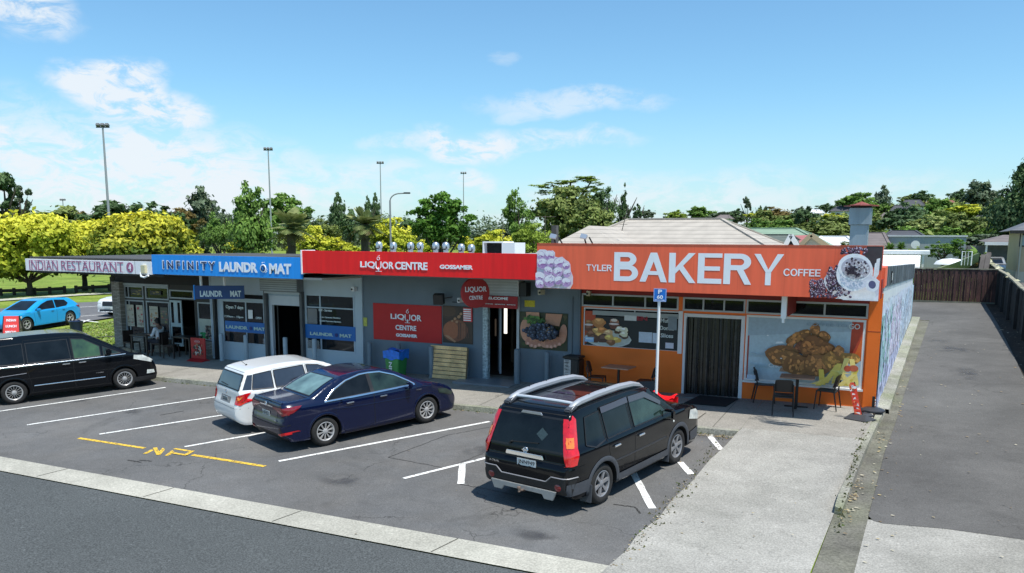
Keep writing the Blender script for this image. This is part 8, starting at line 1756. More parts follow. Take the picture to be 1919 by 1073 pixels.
q.build('battens', mat('rust_batten', (.12, .07, .05), .9, .5, 5), root); q = MB(); q.box(xa, xb, Yf-.06, Yf-.02, g, g+.10); q.build('gravel_board', mat('mossy_board', (.16, .16, .12), .9, .3, 4), root)
# fence along the right side
Xf = Wg(1904, 615).x; Xf = min(max(Xf, 3.4), 4.6); ztop = Wx(1892, 526, Xf)
root = thing('side_fence', 'long dark board fence with pale top rail along right of driveway', 'fence', (Xf, 30, gz(Xf, 30))); f_top = lambda y: gz(Xf, y)+1.62
ys_ = [10, 13, 16, 19, 22, 25, 28, 31, 34, 37, 40, 43, 46, 49.5, 53, 57, 61]
q = MB()
for a_, b_ in zip(ys_[:-1], ys_[1:]):
    n = int((b_-a_)/.16)
    for i in range(n):
        y0 = a_+(b_-a_)*i/n; y1 = a_+(b_-a_)*(i+1)/n; off = .02*(i % 2)+rnd.uniform(-.008, .008); zz = f_top(y0)+rnd.uniform(-.05, .0); q.box(Xf-.02+off, Xf+.01+off, y0+.008, y1-.006, gz(Xf, y0)-.05, zz)
q.build('boards', M_DKF, root); q = MB(); ts = [(Xf+.02+rnd.uniform(-.03, .03), y, f_top(y)+.05+rnd.uniform(-.04, .05)) for y in ys_]
for a_, b_ in zip(ts[:-1], ts[1:]): q.bar(a_, b_, .16, .05)
q.build('top_rail', M_CAPF, root)
for y in ys_[::1]: q = MB(); q.box(Xf-.13, Xf-.03, y-.05, y+.05, gz(Xf, y)-.05, f_top(y)+.0); q.build('post', M_DKF, root)
lf = MB()
for _ in range(60):
    y = rnd.uniform(12, 60); lf.col = (.30, .30, .16); s_ = rnd.uniform(.05, .14); x = Xf+rnd.uniform(-.1, .15); z_ = f_top(y)+.08; lf.add([(x-s_, y, z_), (x+s_, y+.05, z_), (x, y+s_, z_+.06)], [(0, 1, 2)])
o = lf.build('dry_leaves', M_PRINT, attr=True); prop(o, 'dry leaves and twigs lying along the top of the side fence', 'leaves', kind='stuff')
for i, (px, y0, y1, lb) in enumerate(((1836, 505, 478, 'weathered leaning post at the corner behind the brown fence'), (1846, 500, 474, 'second weathered post leaning at the fence corner'))):
    a_, b_ = Wy(px, y0, 50), Wy(px+8, y1, 51); q = MB(); q.bar(a_+Vector((0, 0, -1)), b_, .22, .2); o = q.build('leaning_post', mat('grey_post', (.13, .11, .10), .9, .3, 3)); prop(o, lb, 'post')
# neighbour's drive and house
grid_sheet('neighbour_drive', [(4.4, 30), (20, 30), (20, 90), (4.4, 90)], .03, M_DRV, 6)
Yh = 60; a_ = Wy(1906, 500, Yh); ze = Wy(1884, 432, Yh).z; g = gz(a_.x, Yh)-.2; root = thing('tan_house', 'tan walled house with grey tiled roof at the right edge', 'house', (a_.x+5, Yh+5, g))
q = MB(); q.box(a_.x, a_.x+11, Yh, Yh+7, g+.9, ze); q.build('wall', M_WALLT, root); q = MB(); q.box(a_.x-.03, a_.x+11, Yh-.03, Yh+7, g, g+.9); q.build('plinth', M_WALLC, root)
q = MB(); o_ = .6; x0, x1, y0, y1 = a_.x-o_, a_.x+11+o_, Yh-o_, Yh+7+o_; zr = Wy(1925, 392, Yh+5).z; q.add([(x0, y0, ze), (x1, y0, ze), (x1, y1, ze), (x0, y1, ze), (x0+4, Yh+3.5, zr+.4), (x1-4, Yh+3.5, zr+.4)], [(0, 1, 5, 4), (1, 2, 5), (2, 3, 4, 5), (3, 0, 4), (3, 2, 1, 0)]); q.build('roof', tile_mat('slate_grey_tiles', (.13, .135, .15), .2, .7), root); q = MB(); q.box(x0, x1, y0-.03, y0-.002, ze-.18, ze+.02); q.build('fascia_board', M_DKF, root)
w0, w1 = Wy(1912, 438, Yh), Wy(1930, 462, Yh); q = MB(); q.box(w0.x, w1.x, Yh-.05, Yh-.004, w1.z, w0.z); o = q.build('window', M_PLASTB, root); q = MB(); q.box(w0.x+.08, w1.x-.05, Yh-.065, Yh-.052, w1.z+.08, w0.z-.08); q.build('pane', mat('pale_blind', (.30, .38, .38), .3, .1), o); q = MB(); q.tube([(a_.x+.1, Yh-.05, g), (a_.x+.1, Yh-.05, ze)], .05, 8); q.build('downpipe', M_WALLC, root)
Yk = 70; a_, b_ = Wy(1846, 453, Yk), Wy(1900, 458, Yk); g = gz(a_.x, Yk); root = thing('carport', 'carport with white edge and brown roof left of the tan house', 'carport', ((a_.x+b_.x)/2, Yk, g)); q = MB(); q.box(a_.x, b_.x+1, Yk-.1, Yk+.0, b_.z-.05, a_.z); q.build('fascia_board', M_WHITE, root)
q = MB(); zr = Wy(1885, 440, Yk+4).z; q.add([(a_.x, Yk, a_.z), (b_.x+2, Yk, a_.z), (b_.x+2, Yk+8, a_.z+.1), (a_.x, Yk+8, a_.z+.1), (Wy(1880, 440, Yk+4).x, Yk+4, zr), (b_.x+2, Yk+4, zr)], [(0, 1, 5, 4), (3, 0, 4), (2, 3, 4, 5)]); q.build('roof', M_BROWNR, root)
for x in (a_.x+.15, b_.x-.2): q = MB(); q.box(x-.06, x+.06, Yk+.05, Yk+.17, g, a_.z-.1); q.build('post', M_WHITE, root)
q = MB(); q.box(a_.x-1.0, b_.x+1, Yk+7, Yk+7.1, g, a_.z-.3); q.build('rear_screen', mat('screen_grey', (.22, .22, .21), .8, .2, 2), root)
ang = math.radians(-92); px_ = Wy(1862, 488, Yk); c = Car('parked_hatchback', 'silver hatchback parked nose out under the carport', 'car', 4.0, 1.72, 1.48, [(.1, .3), (0, .45), (.02, .9), (.2, 1.3), (.5, 1.44), (.5, 1.44), (1.4, 1.48), (2.0, 1.42), (2.9, 1.02), (2.95, 1.0), (2.95, 1.0), (3.6, .88), (3.9, .68), (4.0, .45), (3.9, .25), (2, .2), (.4, .22)], .95, M_SILVP, (.7, 3.2), .31, (px_.x, Yk+1.2, 0), ang, tumble=.3, endtaper=.13, na=64, nl=60)
c.patch([(2.1, -.52), (2.1, .52), (2.88, .64), (2.88, -.64)], 'T', .006, M_CGLASS, 'windscreen'); c.patch([(-.55, .34), (-.6, .52), (.6, .52), (.55, .34)], 'F', .012, M_PLASTB, 'grille')
for sg in (-1, 1): mb = MB(); c.patch([(sg*.45, .62), (sg*.48, .74), (sg*.78, .80), (sg*.8, .66)], 'F', .012, M_LAMP, 'x', into=mb); mb.build('headlight', M_LAMP, c.root, local=True)
for x in (.7, 3.2):
    for sg in (-1, 1): c.wheel(x, sg, 'five')
tilt(c)
# log rails at the edge of the playing field
for i, (xa_, ya_, xb_, yb_, lb) in enumerate(((0, 552.5, 55, 551, 'low dark log rail left of the golden tree trunk'), (63, 551, 125, 547.5, 'low dark log rail right of the golden tree trunk'), (140, 547, 209, 543.5, 'low dark log rail nearest the restaurant'))):
    a_, b_ = Wg(xa_, ya_), Wg(xb_, yb_); root = thing('log_rail', lb, 'barrier', tuple((a_+b_)/2), 0, 'log rails along the playing field'); q = MB(); up = Vector((0, 0, .32)); q.tube([a_+up, b_+up], .13, 7); q.build('rail', M_BARK, root)
    for f in (.05, .5, .95): p_ = a_.lerp(b_, f); q = MB(); q.tube([p_-Vector((0, 0, .1)), p_+Vector((0, 0, .52))], .12, 7); q.build('post', M_BARK, root)
# ================================================================ things standing in the street
M_BLKPL = mat('black_chair_plastic', (.012, .012, .013), .45, .1, 6)
M_POST = mat('bollard_slate', (.15, .19, .22), .5, .08, 3); M_POSTP = mat('bollard_pale', (.36, .42, .46), .5, .08, 3)
FP = lambda x, y: gz(x, y)+.125+.012*(y-17.4)
def reg(o): WM[o.name] = Matrix.Translation(o.location); return o
# parking sign on its pole
Yp = 17.75; b0 = Wy(1231.4, 700, Yp); ptop = Wy(1237, 545, Yp)
t = thing('parking_sign', 'blue P 60 parking sign on a tall white pole in front of the bakery', 'sign', (b0.x, Yp, FP(b0.x, Yp)))
q = MB(); q.tube([(b0.x, Yp, FP(b0.x, Yp)), (b0.x, Yp, ptop.z+.05)], .034, 14); q.build('pole', M_WHITE, t, smooth=True)
a, b = Wy(1225.5, 540, Yp-.045), Wy(1249, 565.5, Yp-.045); q = MB(); q.box(a.x, b.x, Yp-.045, Yp-.037, b.z, a.z); o = q.build('sign_plate', mat('parking_blue', (.012, .17, .62), .4, 0), t, bevel=.003)
q = MB(); W_, H_ = b.x-a.x, a.z-b.z
for x0, x1, z0_, z1 in ((.03, .97, .965, .985), (.03, .97, .015, .035), (.03, .05, .035, .965), (.95, .97, .035, .965), (.12, .88, .10, .15)): q.box(a.x+W_*x0, a.x+W_*x1, Yp-.048, Yp-.046, b.z+H_*z0_, b.z+H_*z1)
q.build('sign_border', M_LET, o)
text('P', (a.x+W_*.36, Yp-.049, b.z+H_*.60), UX, UZ, W_*.30, H_*.32, M_LET, parent=o, bold=.03); text('60', (a.x+W_*.28, Yp-.049, b.z+H_*.22), UX, UZ, W_*.46, H_*.28, M_LET, parent=o, bold=.03)
# bollards
bl_ = [(448.5, 669, M_POSTP, 'pale bollard by the laundromat window nearest the restaurant'), (495.5, 672, M_POSTP, 'pale bollard just left of the laundromat shutter'), (557, 680, M_POSTP, 'pale bollard in front of the laundromat doorway'), (611, 684, M_POSTP, 'pale bollard before the laundromat window grille'),
       (694.5, 697, M_POST, 'slate bollard at left end of the liquor shop wall'), (752, 700, M_POST, 'slate bollard behind the green bin'), (809, 708, M_POST, 'slate bollard at left edge of the wooden pallet'), (874.4, 710.5, M_POST, 'slate bollard at right edge of the wooden pallet'),
       (969.5, 719, M_POST, 'taller slate bollard right of the liquor doorway'), (1039, 716, M_POST, 'slate bollard under the grape poster')]
for px, py, m, lb in bl_:
    g = Wg(px, py, .15); x, y = g.x, min(g.y, 20.18); z = FP(x, y); r = .075 if 'taller' not in lb else .09; h = .95 if 'taller' not in lb else 1.0
    q = MB(); q.lathe([(r, -.02), (r, h-.03), (r*.8, h-.005), (0, h)], (x, y, z), 18); o = q.build('bollard', m, smooth=True, angle=35); prop(o, lb, 'bollard', 'bollards along the shop fronts'); reg(o)
# green bin with blue liner
Yb = 19.65; c = Wy(743, 680, Yb); x, z = c.x, FP(c.x, Yb); t = thing('litter_bin', 'green litter bin with blue liner against the slate wall', 'bin', (x, Yb, z))
q = MB()
def taper(mb, x, y, z, w0, d0, w1, d1, h): mb.add([(x-w0, y-d0, z), (x+w0, y-d0, z), (x+w0, y+d0, z), (x-w0, y+d0, z), (x-w1, y-d1, z+h), (x+w1, y-d1, z+h), (x+w1, y+d1, z+h), (x-w1, y+d1, z+h)], [(3, 2, 1, 0), (4, 5, 6, 7), (0, 1, 5, 4), (1, 2, 6, 5), (2, 3, 7, 6), (3, 0, 4, 7)])
taper(q, x, Yb, z, .20, .20, .26, .24, .72); q.build('bin_body', mat('bin_green', (.035, .23, .055), .5, .15, 4), t, bevel=.02)
q = MB(); rnd = random.Random(2); n = 40
for i in range(n):
    a0, a1 = 2*PI*i/n, 2*PI*(i+1)/n
    def pt(a, k, zz, j):
        m_ = max(abs(math.cos(a)), abs(math.sin(a))); return (x+.275*k*math.cos(a)/m_, Yb+.25*k*math.sin(a)/m_, z+zz+.03*math.sin(a*j))
    q.add([pt(a0, 1.03, .60, 5), pt(a1, 1.03, .60, 5), pt(a1, 1.06, .86, 3), pt(a0, 1.06, .86, 3)], [(0, 1, 2, 3)]); q.add([pt(a0, 1.06, .86, 3), pt(a1, 1.06, .86, 3), pt(a1, .7, .80, 4), pt(a0, .7, .80, 4)], [(0, 1, 2, 3)])
q.build('blue_liner', mat('blue_plastic_bag', (.015, .16, .62), .3, .3, 12), t, smooth=True, angle=60)
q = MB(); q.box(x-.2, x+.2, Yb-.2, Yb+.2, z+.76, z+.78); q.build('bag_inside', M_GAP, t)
text('BIN', (x+.02, Yb-.245, z+.18), Vector((0, 0, 1)), Vector((-1, 0, 0)), .34, .11, M_LETS, parent=t, bold=.03)
# pallet leaning on the wall
a, b = Wy(808, 646, 20.1), Wy(873, 708, 20.0); Yl = 20.05; zp = FP(a.x, Yl)
t = thing('wooden_pallet', 'pale wooden pallet leaning between two bollards below the barrel poster', 'pallet', ((a.x+b.x)/2, Yl, zp))
wood = mat('pallet_wood', (.74, .50, .23), .75, .35, 3.5, fine=.25, bump=.2)
H = a.z-zp-.0; n = 8; lean = .12
for i in range(n):
    q = MB(); z_ = zp+.02+H*i/n; y_ = Yl-lean*.5+lean*(z_-zp)/H
    q.obox(((a.x+b.x)/2, y_, z_+H/n*.42), (b.x-a.x, .022, H/n*.86), 0, -.08); q.build('slat', wood, t, bevel=.003)
for k in (0.04, .5, .96):
    q = MB(); xx = a.x+(b.x-a.x)*k; q.bar((xx, Yl-lean*.5+.06, zp), (xx, Yl+lean*.5+.06, zp+H*.98), .08, .09); q.build('stringer', mat('pallet_wood_dark', (.26, .18, .10), .8, .3, 4), t)
# black bin with stickers
Yb = 19.95; c = Wy(1072, 690, Yb); x = c.x; z = FP(x, Yb); t = thing('black_bin', 'square black bin with pale stickers at the corner of the bakery', 'bin', (x, Yb, z))
q = MB(); q.box(x-.17, x+.28, Yb-.2, Yb+.22, z, z+.86); q.build('bin_body', M_PLASTB, t, bevel=.03)
q = MB(); q.box(x-.19, x+.30, Yb-.22, Yb+.24, z+.862, z+.93); q.build('lid', M_PLASTB, t, bevel=.02)
p = Pic((x-.15, Yb-.203, z+.40), (.20, 0, 0), (0, 0, .44)); rnd = random.Random(4); p.poly([(0, 0), (1, 0), (1, 1), (0, 1)], (.42, .42, .41))
for k in range(26): p.poly([(rnd.uniform(0, .5), y) if j in (0, 3) else (rnd.uniform(.5, 1), y) for j, y in enumerate((lambda v: (v, v, v+.03, v+.03))(rnd.uniform(.02, .95)))], rnd.choice([(.03, .03, .03), (.6, .6, .58), (.1, .1, .1)]))
p.build('stickers', M_PRINT, t, attr=True)

# cafe chairs: build one, copy it
def make_chair():
    r = thing('cafe_chair', 'x', 'chair')
    q = MB(); n = 7; vs = []; fs = []
    for i in range(n):
        for j in range(n):
            u, v = -1+2*i/(n-1), -1+2*j/(n-1); x = .215*u*(1-.05*v*v); y = .21*v; z = .445-.018*(1-u*u)*(1-v*v)-(.02*(v < -.7)); vs.append((x, y, z))
    for i in range(n-1):
        for j in range(n-1): fs.append((i*n+j, (i+1)*n+j, (i+1)*n+j+1, i*n+j+1))
    k = len(vs); vs += [(v[0], v[1], v[2]-.022) for v in vs]; fs += [tuple(k+i for i in reversed(f)) for f in fs]
    edge = [(i, 0) for i in range(n)]+[(n-1, j) for j in range(1, n)]+[(i, n-1) for i in range(n-2, -1, -1)]+[(0, j) for j in range(n-2, 0, -1)]; ids = [i*n+j for i, j in edge]
    fs += [(ids[i], ids[(i+1) % len(ids)], k+ids[(i+1) % len(ids)], k+ids[i]) for i in range(len(ids))]
    q.add(vs, fs); q.build('seat', M_BLKPL, r, local=True, smooth=True, angle=50)
    q = MB(); vs = []; fs = []; n = 9; m = 5                              # backrest: curved panel, y = -0.2 is the rear
    for i in range(n):
        u = -1+2*i/(n-1)
        for j in range(m):
            v = j/(m-1); zz = .54+.29*v-(.03*abs(u)**4 if v > .9 else 0); vs.append((.205*u*(1-.06*v), -.205-.07*v+.05*u*u, zz))
    for i in range(n-1):
        for j in range(m-1): fs.append((i*m+j, (i+1)*m+j, (i+1)*m+j+1, i*m+j+1))
    k = len(vs); vs += [(v[0], v[1]-.014, v[2]) for v in vs]; fs += [tuple(k+i for i in reversed(f)) for f in fs]
    edge = [i*m for i in range(n)]+[(n-1)*m+j for j in range(1, m)]+[i*m+m-1 for i in range(n-2, -1, -1)]+[j for j in range(m-2, 0, -1)]
    fs += [(edge[i], edge[(i+1) % len(edge)], k+edge[(i+1) % len(edge)], k+edge[i]) for i in range(len(edge))]
    q.add(vs, fs); q.build('backrest', M_BLKPL, r, local=True, smooth=True, angle=50)
    for sx_ in (-1, 1):
        q = MB(); q.tube([(sx_*.20, .19, .44), (sx_*.225, .225, 0)], [.017, .013], 8); q.build('leg', M_BLKPL, r, local=True, smooth=True)
        q = MB(); q.tube([(sx_*.205, -.25, .72), (sx_*.205, -.20, .50), (sx_*.215, -.20, .40), (sx_*.225, -.27, 0)], [.014, .017, .018, .013], 8); q.build('leg', M_BLKPL, r, local=True, smooth=True)
    return r
def copy_tree(o, parent=None):
    c = o.copy(); COL.objects.link(c)
    if parent is not None: c.parent = parent
    for ch in [x for x in scene.objects if x.parent == o]: copy_tree(ch, c)
    return c
chair = make_chair(); used = False
def put_chair(x, y, rz, label, sc=1.0):
    global used
    o = copy_tree(chair) if used else chair; used = True
    o.location = (x, y, FP(x, y)+.002); o.rotation_euler = (0, 0, rz); o.scale = (sc, sc, sc); prop(o, label, 'chair', 'black plastic chairs outside the bakery')
g = Wg(1432, 752, .16); put_chair(g.x, g.y, math.radians(-75), 'black chair tucked in left of the table under the chicken window', 1.02)
g = Wg(1467, 774, .16); put_chair(g.x, g.y, math.radians(8), 'black chair with its back to the car park, before the chicken window', 1.02)
g = Wg(1549, 765, .16); put_chair(g.x, g.y, math.radians(82), 'black chair facing left beside the red and white feather sign', 1.02)
put_chair(Wy(1119, 700, 19.75).x, 19.75, math.radians(-80), 'black chair in the corner left of the door, beside the black bin', 1.02)
put_chair(Wy(1212, 700, 19.65).x, 19.65, math.radians(95), 'black chair behind the parking pole facing the small table', 1.02)
M_TTOP = mat('table_top_wood', (.42, .24, .16), .35, .15, 4)
def table(x, y, label, w=.62, d=.62, rz=0):
    z = FP(x, y); t = thing('cafe_table', label, 'table', (x, y, z), rz, 'cafe tables outside the bakery')
    q = MB(); q.box(-w/2, w/2, -d/2, d/2, .72, .75); q.build('table_top', M_TTOP, t, local=True, bevel=.006)
    q = MB(); q.lathe([(.035, .03), (.035, .72)], n=14); q.build('pedestal', M_BLKPL, t, local=True, smooth=True, angle=50)
    q = MB(); q.box(-.27, .27, -.03, .03, .0, .03); q.box(-.03, .03, -.27, -.031, .0, .03); q.box(-.03, .03, .031, .27, .0, .03); q.build('foot', M_BLKPL, t, local=True, bevel=.006)
g = Wg(1492, 762, .16); table(g.x, g.y, 'square wooden table under the chicken window', .78, .6, math.radians(4))
table(Wy(1160, 690, 19.75).x, 19.75, 'square wooden table under the cake window', .74, .6, math.radians(-3))
# mat, red moulded thing, small board
x0, x1 = Wy(1302, 740, 19.9).x, Wy(1378, 740, 19.9).x; q = MB(); zf = gz(-4.5, 19.8)+.178
q.add([(x0-.12, 19.35, FP(x0, 19.35)+.01), (x1-.1, 19.35, FP(x1, 19.35)+.01), (x1+.02, 20.28, zf+.01), (x0+.05, 20.28, zf+.01), (x0-.12, 19.35, FP(x0, 19.35)+.024), (x1-.1, 19.35, FP(x1, 19.35)+.024), (x1+.02, 20.28, zf+.024), (x0+.05, 20.28, zf+.024)], [(3, 2, 1, 0), (4, 5, 6, 7), (0, 1, 5, 4), (1, 2, 6, 5), (2, 3, 7, 6), (3, 0, 4, 7)])
o = q.build('door_mat', mat('mat_rubber', (.010, .010, .011), .9, .2, 20)); prop(o, 'black rubber mat lying at the strip curtain door', 'mat')
Yr = 18.0; a, b = Wy(1224, 733, Yr), Wy(1268, 752, Yr); t = thing('red_seat_shell', 'bright red moulded plastic seat behind the black car bonnet', 'seat', ((a.x+b.x)/2, Yr, FP(a.x, Yr)))
q = MB(); n = 14; W_ = b.x-a.x; zt = a.z
pr = [(0, .0), (.04, .02), (.10, .015), (.20, -.05), (.32, -.085), (.55, -.10), (.74, -.085), (.86, -.04), (.94, -.02), (1.0, -.03)]
vs = []
for u, v in pr:
    for y_ in (-.22, -.1, .1, .22): vs.append((a.x+W_*u, Yr+y_, zt+v-(.05 if abs(y_) > .2 else 0)))
q.add(vs, [(i*4+j, (i+1)*4+j, (i+1)*4+j+1, i*4+j+1) for i in range(len(pr)-1) for j in range(3)]); q.box(a.x+.02, b.x-.02, Yr-.23, Yr-.21, zt-.30, zt-.12); q.box(a.x+.02, b.x-.02, Yr+.21, Yr+.23, zt-.30, zt-.12)
q.build('shell', mat('bright_red_plastic', (.85, .012, .018), .35, .05), t, smooth=True, angle=40)
q = MB(); q.box(a.x+.1, b.x-.1, Yr-.12, Yr+.12, FP(a.x, Yr), zt-.13); q.build('stand', mat('red_plastic_dark', (.5, .01, .015), .4, .05), t)
Yn = 19.2; c = Wy(1216, 735, Yn); t = thing('menu_board', 'small dark folding board between the parking pole and the chair', 'board', (c.x, Yn, FP(c.x, Yn)))
for sgn, nm in ((-1, 'front_panel'), (1, 'back_panel')):
    q = MB(); q.obox((c.x, Yn+sgn*.10, FP(c.x, Yn)+.27), (.36, .02, .56), .5, sgn*.30); q.build(nm, mat('board_black', (.02, .02, .02), .5, .2), t)
q = MB(); q.obox((c.x+.06, Yn-.125, FP(c.x, Yn)+.2), (.13, .004, .24), .5, -.30); q.build('white_print', mat('board_print', (.5, .5, .5), .6, .6, 30), t)
# feather sign with its weights, far right
g = Wg(1604, 783, .15); t = thing('feather_sign', 'narrow red and white leaning sign on a black wedge base', 'sign', (g.x, g.y, FP(g.x, g.y)))
z = FP(g.x, g.y); q = MB(); q.add([(g.x-.26, g.y-.16, z), (g.x+.22, g.y-.34, z), (g.x+.46, g.y+.02, z), (g.x-.02, g.y+.18, z), (g.x-.10, g.y-.05, z+.12), (g.x+.22, g.y-.14, z+.12)], [(0, 1, 5, 4), (1, 2, 5), (2, 3, 4, 5), (3, 0, 4), (0, 3, 2, 1)]); q.build('base', mat('rubber_grey', (.045, .047, .052), .6, .2, 6), t, bevel=.01)
top = Wy(1597, 715, g.y); bot = Vector((g.x+.06, g.y-.10, z+.06)); q = Pic((bot.x-.07, bot.y, bot.z), (.15, 0.0, 0), (top.x-bot.x-.0, .05, top.z-bot.z), .0006); rnd = random.Random(3)
q.poly([(0, .0), (1, .02), (1, .9), (.7, 1), (.2, .98), (0, .85)], (.72, .05, .02))
for k in range(34): y_ = rnd.uniform(.02, .95); q.ell(rnd.uniform(.1, .9), y_, rnd.uniform(.08, .3), rnd.uniform(.012, .03), rnd.choice([(.80, .78, .76), (.80, .78, .76), (.75, .12, .05), (.82, .30, .12)]), rnd.uniform(-1, 1), 8, .2)
q.build('banner', M_PRINT, t, attr=True)
q = MB(); q.tube([bot+Vector((.09, .012, 0)), top+Vector((.05, .02, 0))], .012, 6); q.build('rod', M_PLASTB, t)
for i, (px, py, r, lb) in enumerate(((1617, 780, .24, 'black wedge weight lying behind the feather sign'), (1636, 771, .26, 'round black weight with short post at the orange wall corner'))):
    g = Wg(px, py, .14); z = FP(g.x, g.y); t = thing('sign_weight', lb, 'weight', (g.x, g.y, z), 0, 'black sign weights at the shop corner')
    q = MB(); q.lathe([(r, 0), (r, .035), (r*.7, .07), (.05, .09), (0, .09)], (g.x, g.y, z), 24 if i else 4); q.build('base', mat('weight_grey', (.035, .038, .045), .5, .2, 6), t, smooth=bool(i), angle=40)
    q = MB(); q.box(g.x-.03, g.x+.03, g.y-.03, g.y+.03, z+.08, z+(.34 if i else .12)); q.build('post', M_PLASTB, t)
    if i:
        q = MB(); [q.box(g.x+.034, g.x+.05, g.y-.025, g.y+.025, z+.12+.06*k, z+.15+.06*k) for k in range(3)]; q.build('clip_row', M_WHITE, t)
    else:
        q = MB(); q.box(g.x-.10, g.x+.02, g.y-.12, g.y+.10, z+.072, z+.078); q.build('red_patch', mat('red_patch', (.3, .03, .02), .5, .1), t)
# red ice cream board by the restaurant door
Yi = 19.9; a, b = Wy(357, 632, Yi), Wy(382, 678, Yi-.1); x0, x1 = a.x, b.x; z = FP(x0, Yi); t = thing('pavement_board', 'red upright pavement board with dark picture beside restaurant door', 'board', ((x0+x1)/2, Yi, z))
q = MB(); q.box(x0, x1, Yi, Yi+.04, z+.08, a.z); q.build('panel', mat('ice_red', (.42, .012, .014), .45, .1), t, bevel=.01)
p = Pic((x0+.03, Yi-.002, z+.12), (x1-x0-.06, 0, 0), (0, 0, a.z-z-.16)); rnd = random.Random(5)
for k in range(40): p.ell(rnd.uniform(.15, .85), rnd.uniform(.1, .7), rnd.uniform(.04, .12), rnd.uniform(.02, .07), rnd.choice([(.02, .01, .01), (.02, .01, .01), (.55, .50, .42), (.35, .15, .08)]), rnd.uniform(0, 3), 8, .2)
p.ell(.42, .88, .12, .05, (.55, .35, .35)); p.ell(.60, .88, .12, .05, (.55, .35, .35)); p.ell(.42, .88, .07, .03, (.42, .02, .02)); p.ell(.60, .88, .07, .03, (.42, .02, .02)); p.build('picture', M_PRINT, t, attr=True)
q = MB(); q.add([(x0-.02, Yi-.22, z), (x1+.02, Yi-.22, z), (x1+.02, Yi+.25, z), (x0-.02, Yi+.25, z), (x0, Yi, z+.08), (x1, Yi, z+.08), (x1, Yi+.04, z+.08), (x0, Yi+.04, z+.08)], [(3, 2, 1, 0), (4, 5, 6, 7), (0, 1, 5, 4), (1, 2, 6, 5), (2, 3, 7, 6), (3, 0, 4, 7)]); q.build('base', MATS['ice_red'], t)

# ---------------------------------------------------------------- people: one seated customer in the shade of the restaurant front
def skin_body(name, joints, edges, radii, m, parent, sub=2, root=0):
    me = bpy.data.meshes.new(name); me.from_pydata(joints, edges, []); o = bpy.data.objects.new(name, me); COL.objects.link(o)
    sk_ = o.modifiers.new('s', 'SKIN'); ss = o.modifiers.new('u', 'SUBSURF'); ss.levels = sub; ss.render_levels = sub
    for i, v in enumerate(me.skin_vertices[0].data): v.radius = radii[i] if isinstance(radii[i], tuple) else (radii[i], radii[i]); v.use_root = (i == root)
    dg = bpy.context.evaluated_depsgraph_get(); dg.update(); m2 = bpy.data.meshes.new_from_object(o.evaluated_get(dg)); bpy.data.objects.remove(o)
    m2.materials.clear(); m2.materials.append(m); m2.polygons.foreach_set('use_smooth', [True]*len(m2.polygons)); m2.name = name
    return m2
def dark_chair(x, y, rz, label):
    z = FP(x, y); t = thing('dining_chair', label, 'chair', (x, y, z), rz, 'dark chairs outside the restaurant'); m = mat('dark_chair_wood', (.03, .018, .014), .5, .2)
    q = MB(); q.box(-.21, .21, -.2, .2, .43, .47); q.build('seat', m, t, local=True, bevel=.008)
    q = MB(); q.box(-.21, .21, -.23, -.20, .47, .88); q.build('backrest', m, t, local=True, bevel=.01)
    for a_ in (-1, 1):
        for b_ in (-1, 1): q = MB(); q.bar((a_*.18, b_*.18, .43), (a_*.2, b_*.2, 0), .035); q.build('leg', m, t, local=True)
def dark_table(x, y, label):
    z = FP(x, y); t = thing('dining_table', label, 'table', (x, y, z), 0, 'dark tables outside the restaurant'); m = mat('dark_table_wood', (.035, .028, .024), .4, .2)
    q = MB(); q.box(-.45, .45, -.32, .32, .71, .75); q.build('table_top', m, t, local=True, bevel=.006)
    for a_ in (-1, 1):
        for b_ in (-1, 1): q = MB(); q.bar((a_*.40, b_*.27, .71), (a_*.40, b_*.27, 0), .045); q.build('leg', m, t, local=True)
Yc = 20.25; hx = Wy(297, 612, Yc).x; zc = FP(hx, Yc)
dark_table(hx-.72, Yc, 'dark table at which the seated customer rests'); dark_table(hx+1.35, Yc+.1, 'dark table between the customer and restaurant door')
dark_chair(hx+.02, Yc, math.radians(95), 'dark wooden chair the customer sits on'); dark_chair(hx+.85, Yc-.2, math.radians(-70), 'empty dark chair behind the seated customer'); dark_chair(hx-1.35, Yc-.1, math.radians(-92), 'empty dark chair near the stone pier')
pt_ = thing('person', 'person in white shirt and dark trousers seated at a dark table', 'person', (hx, Yc, zc), math.radians(95))
# local frame: +y forward; one continuous body
J = [(0, -.02, .52), (0, -.03, .70), (0, -.01, .90), (0, 0, 1.02), (0, .02, 1.10), (0, .04, 1.20), (0, .05, 1.28),
     (.09, 0, .52), (.11, .42, .53), (.11, .44, .10), (.11, .54, .05), (-.09, 0, .52), (-.12, .42, .53), (-.12, .40, .10), (-.12, .50, .05),
     (.17, -.01, 1.00), (.22, .08, .76), (.14, .34, .77), (.11, .43, .78), (-.17, -.01, 1.00), (-.22, .08, .76), (-.14, .34, .77), (-.11, .43, .78)]
E_ = [(0, 1), (1, 2), (2, 3), (3, 4), (4, 5), (5, 6), (0, 7), (7, 8), (8, 9), (9, 10), (0, 11), (11, 12), (12, 13), (13, 14), (3, 15), (15, 16), (16, 17), (17, 18), (3, 19), (19, 20), (20, 21), (21, 22)]
Rr = [(.15, .11), (.13, .10), (.15, .11), (.11, .08), .05, (.075, .09), (.055, .07), .09, .065, .045, .04, .09, .065, .045, .04, .055, .042, .033, .03, .055, .042, .033, .03]
skin = mat('skin_tone', (.28, .15, .10), .6, .08, 10)
m2 = skin_body('body', J, E_, Rr, skin, pt_); link_mesh('body', m2, pt_, local=True)
